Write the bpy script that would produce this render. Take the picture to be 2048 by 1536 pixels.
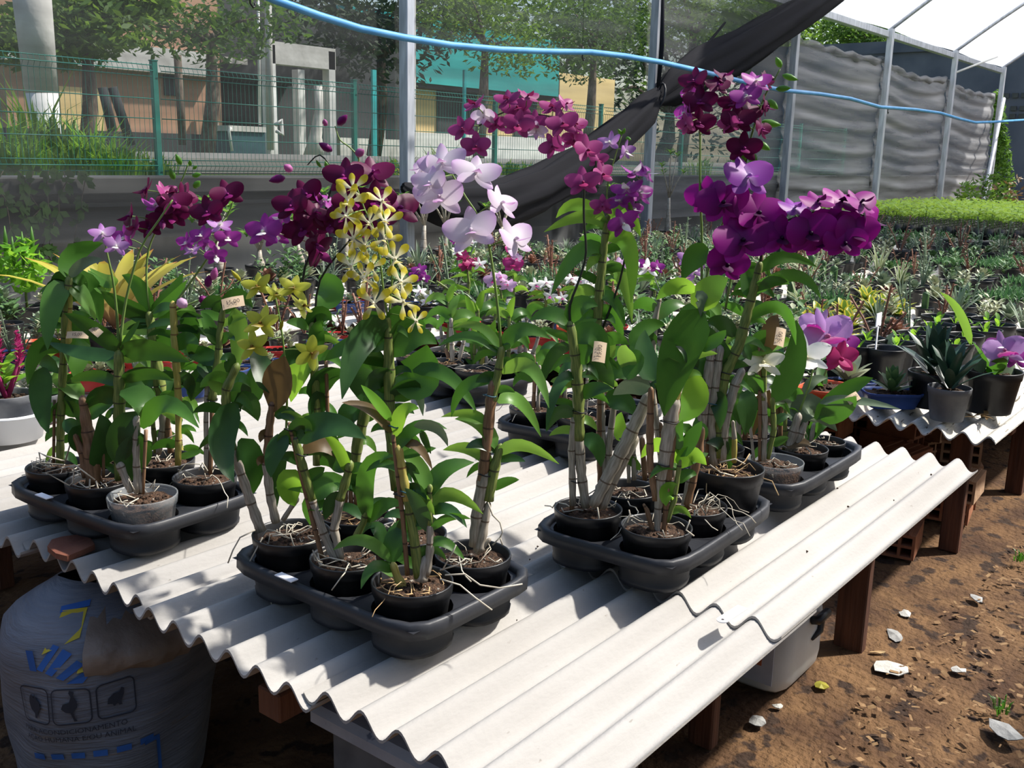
import bpy, math, random
from math import sin, cos, pi, sqrt, radians
from mathutils import Vector, Matrix, Quaternion
rnd = random.Random(7)
for o in list(bpy.data.objects): bpy.data.objects.remove(o)
SC = bpy.context.scene
COL = SC.collection
# ---------------------------------------------------------------- camera
F = 2000.0; H = 1.40
_v = lambda *a: Vector(a)
d1 = _v(1626.0, 418.0, -F).normalized()                 # world X seen by the camera (right, up, back)
upc = _v(0.022, 1.0, (418.0 + 0.022*1626)/F).normalized()
yc = upc.cross(d1)
RM = Matrix((d1, yc, upc))                              # camera axes -> world
CAM = _v(0, 0, H)
cd = bpy.data.cameras.new('camera'); cam = bpy.data.objects.new('camera', cd); COL.objects.link(cam)
cd.sensor_width = 36; cd.lens = F/2048*36; cd.clip_start = 0.05; cd.clip_end = 400
cam.matrix_world = Matrix.Translation(CAM) @ RM.to_4x4()
SC.camera = cam
HV = RM @ _v(0, 0, -1); HV = _v(HV.x, HV.y, 0).normalized()
CR, CU, CB = RM @ _v(1, 0, 0), RM @ _v(0, 1, 0), RM @ _v(0, 0, 1)
# ---------------------------------------------------------------- sky, sun, exposure
wd = bpy.data.worlds.new('sky'); SC.world = wd; wd.use_nodes = True
nt = wd.node_tree; nt.nodes.clear()
sk = nt.nodes.new('ShaderNodeTexSky'); sk.sky_type = 'NISHITA'; sk.sun_disc = False
SUN_EL, SUN_AZ = radians(50), math.atan2(-0.62, 0.78)   # direction towards the sun, in the world XY plane
sk.sun_elevation = SUN_EL; sk.sun_rotation = pi/2 - SUN_AZ; sk.altitude = 20; sk.air_density = 1.2; sk.dust_density = 2.0
bg = nt.nodes.new('ShaderNodeBackground'); bg.inputs[1].default_value = 0.16
wo = nt.nodes.new('ShaderNodeOutputWorld'); nt.links.new(sk.outputs[0], bg.inputs[0]); nt.links.new(bg.outputs[0], wo.inputs[0])
ld = bpy.data.lights.new('sun', 'SUN'); ld.energy = 5.3; ld.angle = radians(2.2); ld.color = (1.0, 0.955, 0.88)
sun = bpy.data.objects.new('sun', ld); COL.objects.link(sun)
sdir = _v(cos(SUN_AZ)*cos(SUN_EL), sin(SUN_AZ)*cos(SUN_EL), sin(SUN_EL))
sun.rotation_euler = sdir.to_track_quat('Z', 'Y').to_euler(); sun.location = sdir*30
vs = SC.view_settings; vs.view_transform = 'Standard'; vs.look = 'None'; vs.gamma = 1; vs.exposure = 0.42; vs.use_curve_mapping = False
SC.cycles.transparent_max_bounces = 12; SC.cycles.max_bounces = 6
# ---------------------------------------------------------------- photograph helpers: pixel -> point of the place
def ray(px, py): return RM @ _v(px-1024, 768-py, -F)
def onz(px, py, z):
    r = ray(px, py); return CAM + r*((z-H)/r.z)
def onY(px, py, y):
    r = ray(px, py); return CAM + r*(y/r.y)
def onX(px, py, x):
    r = ray(px, py); return CAM + r*(x/r.x)
def onD(px, py, d):
    r = ray(px, py); return CAM + r*(d/(r.x*HV.x + r.y*HV.y))
def dist(p): return p[0]*HV.x + p[1]*HV.y
def mpp(p): return -((RM.transposed() @ (Vector(p)-CAM)).z)/F      # metres per pixel at p
def unp(p):
    v = RM.transposed() @ (Vector(p)-CAM); return 1024 + F*v.x/-v.z, 768 - F*v.y/-v.z
# ---------------------------------------------------------------- materials
MATS = {}
def nodes(name):
    m = bpy.data.materials.new(name); m.use_nodes = True; t = m.node_tree; t.nodes.clear()
    return m, t, t.nodes, t.links
def lnk(t, a, b): t.links.new(a, b)
def colv(c): return (c[0], c[1], c[2], 1)
def M(name, c1, c2=None, scale=8.0, rough=0.6, bump=0.0, metal=0.0, trans=0.0, spec=0.4, stretch=None, spots=None, tcol=None, alpha=1.0, detail=4, coat=0.0, bscale=None, contrast=(0.35, 0.65)):
    """noise-mixed two-colour surface; trans adds light passing through thin leaves and petals"""
    if name in MATS: return MATS[name]
    m, t, N, L = nodes(name)
    out = N.new('ShaderNodeOutputMaterial'); p = N.new('ShaderNodeBsdfPrincipled')
    p.inputs['Roughness'].default_value = rough; p.inputs['Metallic'].default_value = metal
    p.inputs['Specular IOR Level'].default_value = spec; p.inputs['Coat Weight'].default_value = coat
    tc = N.new('ShaderNodeTexCoord'); mp = N.new('ShaderNodeMapping'); lnk(t, tc.outputs['Object'], mp.inputs[0])
    if stretch: mp.inputs['Scale'].default_value = stretch
    nz = N.new('ShaderNodeTexNoise'); nz.inputs['Scale'].default_value = scale; nz.inputs['Detail'].default_value = detail
    lnk(t, mp.outputs[0], nz.inputs['Vector'])
    cr = N.new('ShaderNodeValToRGB'); cr.color_ramp.elements[0].position = contrast[0]; cr.color_ramp.elements[1].position = contrast[1]
    cr.color_ramp.elements[0].color = colv(c1); cr.color_ramp.elements[1].color = colv(c2 or c1)
    lnk(t, nz.outputs['Fac'], cr.inputs[0]); csock = cr.outputs[0]
    if spots:                                            # (colour, scale, amount)
        n2 = N.new('ShaderNodeTexNoise'); n2.inputs['Scale'].default_value = spots[1]; n2.inputs['Detail'].default_value = 3
        lnk(t, mp.outputs[0], n2.inputs['Vector'])
        r2 = N.new('ShaderNodeValToRGB'); r2.color_ramp.elements[0].position = spots[2]; r2.color_ramp.elements[1].position = spots[2]+0.06
        lnk(t, n2.outputs['Fac'], r2.inputs[0])
        mx = N.new('ShaderNodeMix'); mx.data_type = 'RGBA'; lnk(t, r2.outputs[0], mx.inputs[0]); lnk(t, csock, mx.inputs[6])
        mx.inputs[7].default_value = colv(spots[0]); csock = mx.outputs[2]
    oi = N.new('ShaderNodeObjectInfo'); hs = N.new('ShaderNodeHueSaturation')          # small difference from piece to piece
    mr = N.new('ShaderNodeMapRange'); mr.inputs[3].default_value = 0.86; mr.inputs[4].default_value = 1.14
    lnk(t, oi.outputs['Random'], mr.inputs[0]); lnk(t, mr.outputs[0], hs.inputs['Value']); lnk(t, csock, hs.inputs['Color']); csock = hs.outputs[0]
    lnk(t, csock, p.inputs['Base Color'])
    if bump:
        nb = N.new('ShaderNodeTexNoise'); nb.inputs['Scale'].default_value = bscale or scale*4; nb.inputs['Detail'].default_value = 5
        lnk(t, mp.outputs[0], nb.inputs['Vector'])
        bp = N.new('ShaderNodeBump'); bp.inputs['Strength'].default_value = bump; bp.inputs['Distance'].default_value = 0.02
        lnk(t, nb.outputs['Fac'], bp.inputs['Height']); lnk(t, bp.outputs[0], p.inputs['Normal'])
    sh = p.outputs[0]
    if trans:
        tr = N.new('ShaderNodeBsdfTranslucent'); ms = N.new('ShaderNodeMixShader'); ms.inputs[0].default_value = trans
        if tcol: tr.inputs[0].default_value = colv(tcol)
        else: lnk(t, csock, tr.inputs[0])
        lnk(t, sh, ms.inputs[1]); lnk(t, tr.outputs[0], ms.inputs[2]); sh = ms.outputs[0]
    if alpha < 1:
        tp = N.new('ShaderNodeBsdfTransparent'); ms = N.new('ShaderNodeMixShader'); ms.inputs[0].default_value = alpha
        lnk(t, tp.outputs[0], ms.inputs[1]); lnk(t, sh, ms.inputs[2]); sh = ms.outputs[0]
    lnk(t, sh, out.inputs[0]); MATS[name] = m; return m
def MPET(name, stops, trans=0.35, rough=0.45, vein=None):
    """petal or variegated leaf: colour runs from base to tip along the piece (UV v)"""
    if name in MATS: return MATS[name]
    m, t, N, L = nodes(name)
    out = N.new('ShaderNodeOutputMaterial'); p = N.new('ShaderNodeBsdfPrincipled'); p.inputs['Roughness'].default_value = rough
    p.inputs['Specular IOR Level'].default_value = 0.25
    uv = N.new('ShaderNodeUVMap'); sp = N.new('ShaderNodeSeparateXYZ'); lnk(t, uv.outputs[0], sp.inputs[0])
    cr = N.new('ShaderNodeValToRGB'); e = cr.color_ramp.elements
    e[0].position, e[0].color = stops[0][0], colv(stops[0][1]); e[1].position, e[1].color = stops[-1][0], colv(stops[-1][1])
    for s in stops[1:-1]:
        q = e.new(s[0]); q.color = colv(s[1])
    lnk(t, sp.outputs['Y'], cr.inputs[0]); cs = cr.outputs[0]
    if vein:                                             # (colour, edge position): stripe along the margin
        ab = N.new('ShaderNodeMath'); ab.operation = 'SUBTRACT'; ab.inputs[1].default_value = 0.5; lnk(t, sp.outputs['X'], ab.inputs[0])
        a2 = N.new('ShaderNodeMath'); a2.operation = 'ABSOLUTE'; lnk(t, ab.outputs[0], a2.inputs[0])
        r2 = N.new('ShaderNodeValToRGB'); r2.color_ramp.elements[0].position = vein[1]; r2.color_ramp.elements[1].position = vein[1]+0.06
        lnk(t, a2.outputs[0], r2.inputs[0]); mx = N.new('ShaderNodeMix'); mx.data_type = 'RGBA'
        lnk(t, r2.outputs[0], mx.inputs[0]); lnk(t, cs, mx.inputs[6]); mx.inputs[7].default_value = colv(vein[0]); cs = mx.outputs[2]
    oi = N.new('ShaderNodeObjectInfo'); hs = N.new('ShaderNodeHueSaturation'); mr = N.new('ShaderNodeMapRange')
    mr.inputs[3].default_value = 0.82; mr.inputs[4].default_value = 1.15
    lnk(t, oi.outputs['Random'], mr.inputs[0]); lnk(t, mr.outputs[0], hs.inputs['Value']); lnk(t, cs, hs.inputs['Color']); cs = hs.outputs[0]
    lnk(t, cs, p.inputs['Base Color'])
    tr = N.new('ShaderNodeBsdfTranslucent'); lnk(t, cs, tr.inputs[0]); ms = N.new('ShaderNodeMixShader'); ms.inputs[0].default_value = trans
    lnk(t, p.outputs[0], ms.inputs[1]); lnk(t, tr.outputs[0], ms.inputs[2]); lnk(t, ms.outputs[0], out.inputs[0])
    MATS[name] = m; return m
def MCANE(name, c1, c2, ring):
    """orchid cane: streaked skin with a darker joint every few centimetres (UV v runs along the cane in metres)"""
    m, t, N, L = nodes(name)
    out = N.new('ShaderNodeOutputMaterial'); p = N.new('ShaderNodeBsdfPrincipled'); p.inputs['Roughness'].default_value = 0.55
    uv = N.new('ShaderNodeUVMap'); sp = N.new('ShaderNodeSeparateXYZ'); lnk(t, uv.outputs[0], sp.inputs[0])
    mp = N.new('ShaderNodeMapping'); mp.inputs['Scale'].default_value = (9, 14, 1); lnk(t, uv.outputs[0], mp.inputs[0])
    nz = N.new('ShaderNodeTexNoise'); nz.inputs['Scale'].default_value = 2.0; lnk(t, mp.outputs[0], nz.inputs['Vector'])
    cr = N.new('ShaderNodeValToRGB'); cr.color_ramp.elements[0].position = 0.38; cr.color_ramp.elements[1].position = 0.62
    cr.color_ramp.elements[0].color = colv(c1); cr.color_ramp.elements[1].color = colv(c2); lnk(t, nz.outputs['Fac'], cr.inputs[0])
    mu = N.new('ShaderNodeMath'); mu.operation = 'MULTIPLY'; mu.inputs[1].default_value = 17; lnk(t, sp.outputs['Y'], mu.inputs[0])
    fr = N.new('ShaderNodeMath'); fr.operation = 'FRACT'; lnk(t, mu.outputs[0], fr.inputs[0])
    gt = N.new('ShaderNodeMath'); gt.operation = 'GREATER_THAN'; gt.inputs[1].default_value = 0.945; lnk(t, fr.outputs[0], gt.inputs[0])
    mx = N.new('ShaderNodeMix'); mx.data_type = 'RGBA'; lnk(t, gt.outputs[0], mx.inputs[0]); lnk(t, cr.outputs[0], mx.inputs[6]); mx.inputs[7].default_value = colv(ring)
    lnk(t, mx.outputs[2], p.inputs['Base Color']); lnk(t, p.outputs[0], out.inputs[0]); MATS[name] = m
# ---------------------------------------------------------------- mesh building
class G:
    def __init__(s, o=(0, 0, 0)): s.v = []; s.f = []; s.uv = {}; s.o = Vector(o)
    def add(s, vs, fs, uvs=None):
        n = len(s.v); s.v += [tuple(Vector(q)-s.o) for q in vs]
        for i, f in enumerate(fs):
            if uvs: s.uv[len(s.f)] = uvs[i]
            s.f.append(tuple(n+k for k in f))
        return s
    def box(s, c, sz, rot=None, taper=1.0, bev=0.0):
        c = Vector(c); x, y, z = sz[0]/2, sz[1]/2, sz[2]/2; R_ = rot.to_3x3() if rot else Matrix.Identity(3)
        if bev:
            b = bev; vs = []
            for k in (-1, 1):
                for (zz, e) in ((z-b, 0), (z, b)) if k > 0 else ((z, b), (z-b, 0)):
                    for (sx, sy) in ((1, 1), (-1, 1), (-1, -1), (1, -1)):
                        if sx*sy > 0: pts = ((x-e, y-b-e*.3), (x-b-e*.3, y-e))
                        else: pts = ((x-b-e*.3, y-e), (x-e, y-b-e*.3))
                        for (a, d) in pts: vs.append(c + R_ @ _v(sx*a, sy*d, k*zz))
            fs = []
            for r in range(3):
                for i in range(8): fs.append((r*8+i, r*8+(i+1) % 8, r*8+8+(i+1) % 8, r*8+8+i))
            fs.append(tuple(range(7, -1, -1))); fs.append(tuple(range(24, 32)))
            return s.add(vs, fs)
        vs = [c + R_ @ _v(sx*x*(taper if sz_ < 0 else 1), sy*y*(taper if sz_ < 0 else 1), sz_*z) for sz_ in (-1, 1) for (sx, sy) in ((1, 1), (-1, 1), (-1, -1), (1, -1))]
        return s.add(vs, [(3, 2, 1, 0), (4, 5, 6, 7), (0, 1, 5, 4), (1, 2, 6, 5), (2, 3, 7, 6), (3, 0, 4, 7)])
    def tube(s, pts, r, n=8, cap=True, flat=None):
        pts = [Vector(p) for p in pts]; m = len(pts)
        rs = [r]*m if not hasattr(r, '__len__') else list(r)
        vs = []; L_ = [0.0]; prev = None
        for i in range(1, m): L_.append(L_[-1] + (pts[i]-pts[i-1]).length)
        for i, p in enumerate(pts):
            t = (pts[min(i+1, m-1)] - pts[max(i-1, 0)]); t = t.normalized() if t.length > 1e-9 else _v(0, 0, 1)
            if prev is None:
                a = t.cross(_v(0, 0, 1) if abs(t.z) < .9 else _v(1, 0, 0)).normalized()
            else:
                a = (prev - t*prev.dot(t)); a = a.normalized() if a.length > 1e-6 else t.orthogonal().normalized()
            prev = a; b = t.cross(a)
            for k in range(n):
                w = 2*pi*k/n; vs.append(p + (a*cos(w)*rs[i] + b*sin(w)*rs[i]*(flat or 1)))
        fs = []; uvs = []
        for i in range(m-1):
            for k in range(n):
                k2 = (k+1) % n; fs.append((i*n+k, i*n+k2, (i+1)*n+k2, (i+1)*n+k))
                uvs.append(((k/n, L_[i]), ((k+1)/n, L_[i]), ((k+1)/n, L_[i+1]), (k/n, L_[i+1])))
        if cap:
            fs.append(tuple(range(n-1, -1, -1))); uvs.append(tuple((0, 0) for _ in range(n)))
            fs.append(tuple((m-1)*n+k for k in range(n))); uvs.append(tuple((0, L_[-1]) for _ in range(n)))
        return s.add(vs, fs, uvs)
    def lathe(s, prof, n=20, c=(0, 0, 0), sq=0.0, sx=1.0, sy=1.0, rot=0.0):
        c = Vector(c); vs = []; fs = []
        for (r, z) in prof:
            for k in range(n):
                w = 2*pi*k/n + rot; q = 1.0
                if sq: q = 1/((abs(cos(w))**sq + abs(sin(w))**sq)**(1/sq))
                vs.append(c + _v(cos(w)*r*q*sx, sin(w)*r*q*sy, z))
        for i in range(len(prof)-1):
            for k in range(n):
                k2 = (k+1) % n; fs.append((i*n+k, i*n+k2, (i+1)*n+k2, (i+1)*n+k))
        return s.add(vs, fs)
    def disc(s, r, z, n=20, c=(0, 0, 0), up=True, sx=1, sy=1, sq=0):
        c = Vector(c); vs = []
        for k in range(n):
            w = 2*pi*k/n; q = 1/((abs(cos(w))**sq + abs(sin(w))**sq)**(1/sq)) if sq else 1
            vs.append(c+_v(cos(w)*r*q*sx, sin(w)*r*q*sy, z))
        return s.add(vs, [tuple(range(n)) if up else tuple(range(n-1, -1, -1))])
    def grid(s, P, closed=False):
        """P[i][j] points; UV u over j, v over i"""
        a, b = len(P), len(P[0]); vs = [p for r in P for p in r]; fs = []; uvs = []
        for i in range(a-1):
            for j in range(b-1):
                fs.append((i*b+j, i*b+j+1, (i+1)*b+j+1, (i+1)*b+j))
                uvs.append(((j/(b-1), i/(a-1)), ((j+1)/(b-1), i/(a-1)), ((j+1)/(b-1), (i+1)/(a-1)), (j/(b-1), (i+1)/(a-1))))
        return s.add(vs, fs, uvs)
    def mesh(s, name, mat, smooth=True):
        me = bpy.data.meshes.new(name); me.from_pydata(s.v, [], s.f)
        if s.uv:
            lay = me.uv_layers.new(name='UVMap'); k = 0
            flat = [0.0]*(2*len(me.loops))
            for fi, f in enumerate(s.f):
                u = s.uv.get(fi)
                for q in range(len(f)):
                    if u: flat[2*k], flat[2*k+1] = u[q]
                    k += 1
            lay.data.foreach_set('uv', flat)
        if smooth: me.polygons.foreach_set('use_smooth', [True]*len(me.polygons))
        me.materials.append(MATS[mat] if isinstance(mat, str) else mat); me.update(); return me
    def build(s, name, mat, parent=None, smooth=True, loc=None):
        me = s.mesh(name, mat, smooth); o = bpy.data.objects.new(name, me); COL.objects.link(o)
        if parent: o.parent = parent
        if loc is not None: o.location = loc
        elif parent is None: o.location = s.o
        return o
def inst(name, me, parent=None, loc=(0, 0, 0), rot=None, scale=None):
    o = bpy.data.objects.new(name, me); COL.objects.link(o); o.parent = parent; o.location = loc
    if rot is not None:
        if isinstance(rot, (int, float)): o.rotation_euler = (0, 0, rot)
        elif isinstance(rot, Quaternion): o.rotation_mode = 'QUATERNION'; o.rotation_quaternion = rot
        else: o.rotation_euler = rot
    if scale is not None: o.scale = (scale,)*3 if isinstance(scale, (int, float)) else scale
    return o
def tag(o, label=None, cat=None, group=None, kind=None):
    if label: o['label'] = label
    if cat: o['category'] = cat
    if group: o['group'] = group
    if kind: o['kind'] = kind
    return o
def thing(name, label, cat, loc=(0, 0, 0), rotz=0.0, group=None):
    o = bpy.data.objects.new(name, None); COL.objects.link(o); o.location = loc; o.rotation_euler = (0, 0, rotz)
    o.empty_display_size = 0.05
    return tag(o, label, cat, group)
def struct(o): o['kind'] = 'structure'; return o
def copy_tree(src, parent=None, depth=0):
    c = src.copy(); COL.objects.link(c); c.parent = parent
    for ch in KIDS.get(src.name, src.children): copy_tree(ch, c, depth+1)
    return c
KIDS = {}
def text_mesh(s, size=0.02):
    cu = bpy.data.curves.new('lettering', 'FONT'); cu.body = s; cu.size = size; cu.align_x = 'CENTER'; cu.align_y = 'CENTER'; cu.resolution_u = 2
    o = bpy.data.objects.new('lettering', cu); COL.objects.link(o)
    dg = bpy.context.evaluated_depsgraph_get(); me = bpy.data.meshes.new_from_object(o.evaluated_get(dg))
    bpy.data.objects.remove(o); return me
# ---------------------------------------------------------------- palette
M('cement', (.405, .39, .37), (.335, .318, .295), 2.2, .85, .10, stretch=(.7, 1.4, 1.4), spots=((.25, .23, .2), 48, .715), bscale=90)
M('cement_old', (.46, .44, .39), (.66, .63, .56), 3.0, .9, .3, stretch=(.5, 3, 3), spots=((.13, .11, .08), 22, .62), bscale=60)
M('wood_dark', (.055, .022, .014), (.12, .048, .026), 3.0, .75, .3, stretch=(8, 8, .8))
M('wood_red', (.12, .042, .022), (.21, .085, .042), 3.0, .75, .3, stretch=(8, 8, .8))
M('wood_pale', (.30, .21, .13), (.44, .33, .2), 3.0, .8, .3, stretch=(8, 8, .8))
M('earth', (.055, .025, .011), (.155, .083, .035), 5.5, .95, .9, spots=((.03, .015, .008), 13, .56), bscale=45, detail=8)
M('chip', (.17, .09, .04), (.29, .18, .085), 30, .9)
M('black_plastic', (.008, .0085, .010), (.020, .021, .024), 9, .42, .05, spec=.5)
M('tray_plastic', (.010, .011, .015), (.024, .026, .032), 7, .5, .06, spec=.5)
M('grey_plastic', (.10, .105, .115), (.17, .175, .185), 12, .55, .06)
M('white_plastic', (.78, .79, .80), (.72, .73, .75), 5, .35)
M('red_plastic', (.55, .035, .025), (.42, .02, .02), 6, .4)
M('orange_plastic', (.62, .10, .04), (.5, .07, .03), 6, .45)
M('blue_plastic', (.02, .045, .17), (.03, .07, .24), 6, .4)
M('lightblue_plastic', (.09, .20, .48), (.07, .16, .40), 6, .4)
M('clear_plastic', (.42, .45, .47), (.55, .57, .58), 10, .25, alpha=.30, spec=.6)
M('bark_mix', (.035, .02, .012), (.13, .07, .04), 60, .95, .8, spots=((.50, .45, .38), 75, .66))
M('soil', (.03, .018, .01), (.10, .055, .03), 50, .95, .9, bscale=130)
M('root', (.42, .37, .29), (.60, .55, .45), 40, .8)
M('root_tan', (.36, .22, .10), (.52, .36, .18), 40, .8)
M('leaf_dark', (.016, .055, .012), (.030, .092, .020), 14, .38, 0, trans=.22, tcol=(.08, .24, .02), spec=.5)
M('leaf_mid', (.036, .108, .014), (.062, .16, .022), 14, .38, 0, trans=.30, tcol=(.12, .34, .03), spec=.45)
M('leaf_light', (.075, .19, .03), (.12, .27, .045), 14, .4, 0, trans=.38, tcol=(.28, .50, .06), spec=.4)
M('leaf_bright', (.10, .28, .02), (.16, .38, .03), 14, .4, 0, trans=.45, tcol=(.34, .62, .05), spec=.4)
M('leaf_grey', (.10, .155, .085), (.16, .215, .12), 14, .5, 0, trans=.2, spec=.4)
M('leaf_brown', (.09, .06, .025), (.16, .10, .04), 14, .5, 0, trans=.2, tcol=(.2, .12, .04))
M('leaf_yellow', (.38, .36, .05), (.52, .46, .07), 14, .5, 0, trans=.3)
MCANE('cane_green', (.10, .15, .03), (.22, .26, .06), (.05, .05, .02))
MCANE('cane_grey', (.27, .235, .185), (.44, .39, .32), (.13, .09, .06))
MCANE('cane_yellow', (.36, .29, .06), (.46, .40, .10), (.20, .10, .03))
MCANE('cane_brown', (.16, .085, .04), (.27, .15, .08), (.07, .035, .02))
M('stem_dark', (.015, .02, .012), (.03, .035, .02), 20, .5)
M('stem_green', (.12, .22, .04), (.2, .3, .08), 20, .5)
M('tie_blue', (.02, .08, .11), (.03, .12, .15), 20, .5)
M('tie_black', (.01, .01, .012), (.02, .02, .022), 20, .5)
M('paper', (.72, .56, .38), (.64, .48, .32), 30, .8)
M('white_paper', (.80, .80, .84), (.72, .72, .78), 30, .7)
M('ink', (.05, .04, .04), None, 5, .8)
M('galvanised', (.34, .36, .39), (.50, .52, .56), 6, .45, .05, metal=.35, stretch=(4, 4, .6))
M('pipe_blue', (.07, .25, .50), (.12, .34, .60), 4, .35)
M('fence_green', (.015, .16, .13), (.025, .20, .16), 5, .4)
M('concrete_wall', (.10, .10, .096), (.21, .21, .20), 1.2, .9, .3, stretch=(1, 1, .35), spots=((.08, .08, .075), 2.5, .60))
M('concrete', (.50, .49, .46), (.66, .65, .62), 2.5, .9, .3)
M('white_paint', (.82, .82, .80), (.70, .70, .68), 3, .8)
# ================================================================ the setting
W = 5.4                                                  # distance of the net wall
PX = [2.0, 5.48, 8.96, 12.3, 15.7, 19.1, 22.5]           # its posts
ZE = 3.374                                               # eave
g = G(); n = 60
P = [[_v(-4 + 32*i/n, -6 + 11.6*j/40, 0.012*sin(i*1.7+j)+0.008*sin(j*2.3-i*.7)) for j in range(41)] for i in range(n+1)]
g.grid(P); tag(struct(g.build('floor', 'earth')), 'brown earth floor strewn with sawdust under the benches', 'floor')
# sawdust and wood chips on the bare ground beside the benches: nobody could count them
g = G(); r2 = random.Random(3)
for k in range(5200):
    x = r2.uniform(1.6, 6.2); y = r2.uniform(-.9, .78) - (x-1.6)*.03
    a = r2.uniform(0, 6.28); l = r2.uniform(.004, .013); w = l*r2.uniform(.25, .6); z = .012+r2.uniform(0, .012)
    d = _v(cos(a)*l, sin(a)*l, r2.uniform(-.3, .3)*l); e = _v(-sin(a)*w, cos(a)*w, r2.uniform(-.4, .4)*w); c = _v(x, y, z)
    g.add([c-d-e, c+d-e, c+d+e, c-d+e], [(0, 1, 2, 3)])
tag(g.build('wood_chips', 'chip', smooth=False), 'loose wood chips and sawdust scattered over the earth', 'wood chips', kind='stuff')
# ---- low concrete wall behind the net
ZW = 1.235
g = G(); g.box((7.8, W+.43, ZW/2), (29.6, .22, ZW)); g.box((7.8, W+.37, ZW-.05), (29.6, .38, .10), bev=.008)
g.box((7.8, W+.30, 1.07), (29.6, .06, .025))
g.box((7.8, W+.28, .30), (29.6, .10, .6))
tag(struct(g.build('wall_back', 'concrete_wall', smooth=False)), 'low stained concrete wall behind the dark net', 'wall')
# ---- outside ground, sloping up from the wall to the road
M('grass_ground', (.05, .095, .02), (.10, .16, .04), 3, .95, .5)
M('road', (.13, .135, .11), (.19, .19, .155), 1.2, .95, .3)
M('kerb', (.32, .32, .30), (.40, .40, .38), 3, .9, .2)
def zo(y): return 1.02 + max(0, min(1, (y-6)/14))*.36
g = G(); g.grid([[_v(-20 + 90*i/30, y, zo(y)) for y in (W+.52, 7.5, 8.9, 11, 13, 60)] for i in range(31)])
tag(struct(g.build('outside_ground', 'grass_ground')), 'grassy ground outside beyond the low wall', 'ground')
g = G(); g.grid([[_v(-10 + 70*i/30, y, zo(y)+.012) for y in (10.2, 12, 15.2)] for i in range(31)])
tag(struct(g.build('road', 'road')), 'pale paved road outside behind the mesh fence', 'road')
g = G(); g.box((20, 15.35, zo(15.3)+.04), (70, .25, .12)); tag(struct(g.build('kerb', 'kerb', smooth=False)), 'pale kerb along the far side of the road', 'kerb')
# ---- net panels between the posts, with hanging folds
def MNET(name, col, alpha, rough=.9):
    m, t, N, L = nodes(name); out = N.new('ShaderNodeOutputMaterial'); p = N.new('ShaderNodeBsdfPrincipled')
    p.inputs['Roughness'].default_value = rough; p.inputs['Base Color'].default_value = colv(col); p.inputs['Specular IOR Level'].default_value = .06
    tp = N.new('ShaderNodeBsdfTransparent'); ms = N.new('ShaderNodeMixShader')
    tc = N.new('ShaderNodeTexCoord'); mp = N.new('ShaderNodeMapping'); mp.inputs['Scale'].default_value = (.5, 1, 7); lnk(t, tc.outputs['Object'], mp.inputs[0])
    nz = N.new('ShaderNodeTexNoise'); nz.inputs['Scale'].default_value = 1.0; nz.inputs['Detail'].default_value = 3; lnk(t, mp.outputs[0], nz.inputs['Vector'])
    mr = N.new('ShaderNodeMapRange'); mr.inputs[1].default_value = .3; mr.inputs[2].default_value = .7
    mr.inputs[3].default_value = alpha[0]; mr.inputs[4].default_value = alpha[1]; lnk(t, nz.outputs['Fac'], mr.inputs[0])
    lnk(t, mr.outputs[0], ms.inputs[0]); lnk(t, tp.outputs[0], ms.inputs[1]); lnk(t, p.outputs[0], ms.inputs[2]); lnk(t, ms.outputs[0], out.inputs[0]); MATS[name] = m
MNET('net_thin', (.045, .047, .049), (.36, .66)); MNET('net_mid', (.14, .142, .146), (.40, .85)); MNET('net_dense', (.27, .27, .275), (.30, .92)); MNET('net_roll', (.018, .018, .021), (.93, .99))
def net_panel(x0, x1, zb, zt, amp, mat, label, seed, sag=0.0, roll=False):
    r = random.Random(seed); nx, nz = 28, int((zt-zb)/.035); g = G((x0, W, zb))
    ph = [r.uniform(0, 6.28) for _ in range(8)]
    P = []
    for i in range(nz+1):
        z = zb + (zt-zb)*i/nz; row = []
        for j in range(nx+1):
            u = j/nx; x = x0 + (x1-x0)*u; zz = z - sag*4*u*(1-u)*((z-zb)/(zt-zb)) - .35*sag*u
            q = z*22 + .9*sin(x*1.3+ph[0]) + .6*sin(z*5+ph[1])
            y = W + .055 + amp*(sin(q) + .5*sin(q*1.9+ph[2]+x*.6) + .4*sin(x*3.1+ph[3]+z*2)) * (.55+.45*sin(pi*u))
            row.append(_v(x, y, zz))
        P.append(row)
    g.grid(P); root = thing('shade_net', label, 'net', (x0, W, zb)); g.build('net_cloth', mat, root)
    if roll:
        h = G((x0, W, zb)); h.tube([(x0+(x1-x0)*k/14, W+.085+.01*sin(k*1.9), zt - sag*4*(k/14)*(1-k/14) - .35*sag*k/14 + .02*sin(k*2.3)) for k in range(15)], [.06+.018*sin(k*2.1) for k in range(15)], 10, flat=.8)
        h.build('rolled_hem', mat, root)
    return root
net_panel(-3.0, PX[1], .88, 4.3, .006, 'net_thin', 'thin dark shade net hanging in front of the green fence', 1)
net_panel(PX[1], PX[2], .80, 4.3, .009, 'net_thin', 'dark shade net in front of the teal roofed building', 2)
net_panel(PX[2], PX[3], .80, 4.2, .018, 'net_mid', 'creased shade net behind the knotted black cloth', 3)
net_panel(PX[3], PX[4], .78, 2.93, .026, 'net_dense', 'pleated grey shade net with rolled top hem, widest of those under the trees', 4, .03, True)
net_panel(PX[4], PX[5], .78, 2.95, .025, 'net_dense', 'pleated grey shade net with sagging rolled hem behind the seedlings', 5, .12, True)
net_panel(PX[5], PX[6], .78, 2.86, .022, 'net_dense', 'far pleated shade net next to the green vine', 6, .08, True)
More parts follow.
